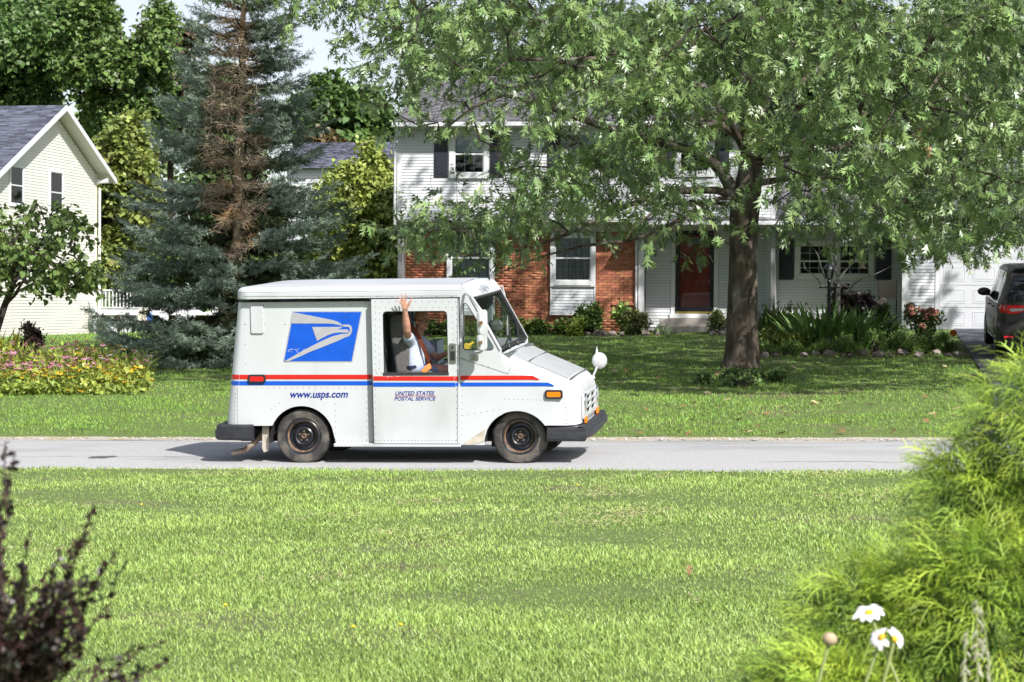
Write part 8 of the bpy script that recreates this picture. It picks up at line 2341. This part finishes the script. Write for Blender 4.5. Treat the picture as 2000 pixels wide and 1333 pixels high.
# daisies
M_petal = pm('daisy_petal', (0.82, 0.82, 0.82), rough=.6); M_yolk = pm('daisy_centre', (0.75, 0.45, 0.02), rough=.8); M_stem = pm('daisy_stem', (0.32, 0.38, 0.14), rough=.6); M_bud = pm('seed_bud', (0.48, 0.38, 0.26), (0.4, 0.3, 0.2), 40, rough=.8)
def daisy(label, hpx, hpy, bpx, bpy_, d, nrm, r, n_pet=14, skip=()):
    h_ = Vector(P(hpx, hpy, d=d)); b_ = Vector(P(bpx, bpy_, d=d)); dd_ = (b_ - h_).normalized(); g_ = gz(b_.x, b_.y)
    foot = Vector((b_.x, b_.y, g_)) + Vector((dd_.x, dd_.y, 0)) * .3
    t = thing('daisy', label, 'flower', foot)
    mb = MB(); mb.tube([foot, foot.lerp(b_, .6), b_, h_.lerp(b_, .4), h_], .0042, 8); mb.build('stem', M_stem, t, smooth=True)
    Mn = Matrix.Translation(h_) @ Vector(nrm).to_track_quat('Z', 'Y').to_matrix().to_4x4()
    if n_pet:
        for k in range(n_pet):
            if k in skip: continue
            a = 2 * PI * k / n_pet; c, s = math.cos(a), math.sin(a); rows = []
            pl_ = random.Random(k * 7 + n_pet).uniform(.78, 1.08)
            for t_, w_, dz in ((.2, .08, 0), (.45 * pl_, .17, .07), (.72 * pl_, .21, .06), (.92 * pl_, .16, -.02), (1.0 * pl_, .05, -.1)):
                rows.append([((t_ * c - w_ * s) * r, (t_ * s + w_ * c) * r, dz * r), (t_ * c * r, t_ * s * r, (dz - .04) * r), ((t_ * c + w_ * s) * r, (t_ * s - w_ * c) * r, dz * r)])
            mb = MB(); mb.grid(rows); mb.xf(Mn); mb.build('petal', M_petal, t, smooth=True)
        mb = MB(); mb.sphere((0, 0, .02 * r), .27 * r, 12, 8, (1, 1, .5)); mb.xf(Mn); mb.build('flower_centre', M_yolk, t, smooth=True)
    else:
        mb = MB(); mb.sphere((0, 0, .2 * r), r, 12, 8, (1, 1, .85)); mb.xf(Mn); mb.build('seed_head', M_bud, t, smooth=True)
    return t
daisy('open white daisy with yellow centre facing the camera before the cypress', 1697, 1197, 1790, 1420, 5.3, (-.1, -.45, .85), .041, 10)
daisy('white daisy seen from the side with drooping petals, pointing left', 1722, 1245, 1690, 1336, 5.2, (-.45, -.55, .6), .037, 11, (0, 1, 2))
daisy('white daisy seen from behind with petals hanging to the right', 1748, 1248, 1725, 1335, 5.25, (.55, -.5, .45), .034, 10, (5, 6, 7, 4))
daisy('withered brown daisy head on a pale stem left of the white daisies', 1620, 1252, 1598, 1336, 5.1, (.1, -.1, 1), .019, 0)
# pale seed stalks at the right
for i, (px, top, w_, lab) in enumerate(((1890, 1228, .010, 'pale green seed stalk left of the tallest one before the cypress'), (1908, 1172, .011, 'tallest pale seed stalk standing before the cypress'), (1922, 1215, .009, 'thin pale seed stalk just right of the tallest stalk'))):
    a_ = Vector(P(px, top, d=5.0)); b_ = Vector(P(px - 6 + i * 8, 1400, d=5.0)); f_ = Vector((b_.x, b_.y, gz(b_.x, b_.y)))
    t = thing('seed_stalk', lab, 'plant', f_)
    mb = MB(); mb.tube([f_, b_, b_.lerp(a_, .5) + Vector((.006 * (i - 1), 0, 0)), a_], [.004, .0032, .0026, .0018], 6); mb.build('stem', M_stem, t)
    rs2 = random.Random(i); mb = MB()
    for k in range(16):
        t_ = rs2.uniform(0, .8) ** 1.3; p_ = a_.lerp(b_, t_); s_ = rs2.choice([-1, 1]); e_ = p_ + Vector((s_ * w_ * rs2.uniform(.6, 1.5), rs2.uniform(-.005, .005), -rs2.uniform(.012, .03)))
        mb.tube([p_, p_.lerp(e_, .35), e_], [.0012, .0042, .001], 5)
    tag(mb.build('seed_pods', pm('seed_pod' + 'abc'[i], (0.45, 0.47, 0.33), (0.35, 0.33, 0.25), 60, rough=.8), t), kind='stuff')
# dark shrub, lower left
M_dk = leaf_mat('dark_shrub_leaf', (0.016, 0.020, 0.010), (0.038, 0.015, 0.016), tint=.5, rough=.4, tr=.15, scale=9)
M_dkstem = pm('dark_shrub_stem', (0.07, 0.032, 0.03), rough=.7)
rng = np.random.default_rng(3); DL = 4.1
b0 = Vector(P(-40, 1333, d=DL)); b0.z = gz(b0.x, b0.y)
dks = thing('dark_leaved_shrub', 'dark purple-brown twiggy shrub out of focus in the lower left corner', 'shrub', b0)
tips = [(182, 992), (176, 1010), (246, 1102), (228, 1072), (60, 1042), (30, 882), (4, 935), (10, 862), (120, 1075), (155, 1055), (90, 1120), (40, 1100), (200, 1140), (215, 1180), (150, 1160), (110, 1200), (322, 1250), (330, 1292), (262, 1262), (285, 1300), (240, 1310), (170, 1230), (130, 1250), (80, 1180), (30, 1160), (10, 1120), (60, 1240), (20, 1230), (100, 1290), (40, 1300), (145, 1300), (10, 1290), (70, 1330), (0, 1010), (-20, 1060), (165, 1105), (135, 1125)]
tips += [(rng.uniform(-60, 170), rng.uniform(1110, 1340)) for _ in range(50)]
stems = []; LPs = []; LDs = []; LSz = []
for (tx, ty) in tips:
    dd_ = DL + rng.uniform(-.25, .3); tp_ = np.array(P(tx, ty, d=dd_)); bs = np.array(P(-30 + (tx + 30) * .25 + rng.uniform(-30, 30), 1480, d=DL))
    pth = arc(bs, tp_, 12, 0.0, .008, rng); pth[:, 2] += .03 * np.sin(np.linspace(0, PI, 12)); stems.append((pth, np.linspace(.0035, .0012, 12)))
    nl = int(np.linalg.norm(tp_ - bs) / .0085)
    for k in range(nl):
        t_ = .25 + .75 * k / nl; p_ = np.array([np.interp(t_ * 11, np.arange(12), pth[:, i]) for i in range(3)])
        LPs.append(p_); dv_ = (pth[-1] - pth[-3]); dv_ /= np.linalg.norm(dv_); LDs.append(dv_ * .6 + rand_unit(1, rng)[0] * .9); LSz.append(rng.uniform(.012, .024) * (1.1 - .35 * t_))
base_l = np.array(P(-30, 1480, d=DL)); stems.append((np.array([[base_l[0], base_l[1], b0.z], base_l]), np.array([.02, .012])))
tag(obj('stems', tube_mesh('stems', stems, 5), M_dkstem, dks), kind='stuff')
LDs = np.array(LDs); R = frames(LDs, np.array([[0, 0, 1.]]) + rng.normal(size=(len(LDs), 3)) * .5)
tag(obj('leaves', scatter('leaves', HEART_V, HEART_T, np.array(LPs), R, np.array(LSz), rng.uniform(0, 1, len(LDs))), M_dk, dks), kind='stuff')

# unseen trees behind the viewpoint, added to darken the window reflections
rng = np.random.default_rng(55); n = 9000
X = rng.uniform(-34, 22, n); Y = -9 + rng.normal(0, .8, n) + 2 * np.sin(X * .5); Z = rng.uniform(0.2, 1, n) ** .8 * (6.5 + 1.5 * np.sin(X * .8) + 1.2 * np.sin(X * 2.1)) + .4
R = frames(rand_unit(n, rng), rand_unit(n, rng)); M_reflection_trees = leaf_mat('reflection_tree_leaves', (0.06, 0.10, 0.03), (0.04, 0.07, 0.02), k=1.0)
tag(obj('reflection_trees', scatter('reflection_trees', CLUMP_V, CLUMP_T, np.stack([X, Y, Z], 1), R, rng.uniform(.5, 1.1, n), rng.uniform(0, 1, n)), M_reflection_trees), 'unseen dense green trees behind the viewpoint, added for dark window reflections', kind='stuff')

M_dand = pm('dandelion_yellow', (0.8, 0.6, 0.02), rough=.8)
for i, (px, py, lab) in enumerate(((276, 1000, 'yellow dandelion in the near lawn left of centre, farther back'), (782, 1243, 'yellow dandelion in the near lawn below the mail truck door'), (690, 1248, 'yellow dandelion just left of the other one low in the near lawn'), (440, 1205, 'small yellow dandelion right of the dark corner shrub'), (1128, 960, 'small yellow dandelion near the road edge right of the truck'))):
    p = ghit(px, py, 9, 23); t = thing('dandelion', lab, 'flower', p)
    mb = MB(); mb.tube([p, p + Vector((0, 0, .06))], .002, 5); mb.build('stem', M_stem, t)
    mb = MB(); mb.sphere(p + Vector((0, 0, .065)), .013, 8, 5, (1, 1, .5)); mb.build('flower_head', M_dand, t)
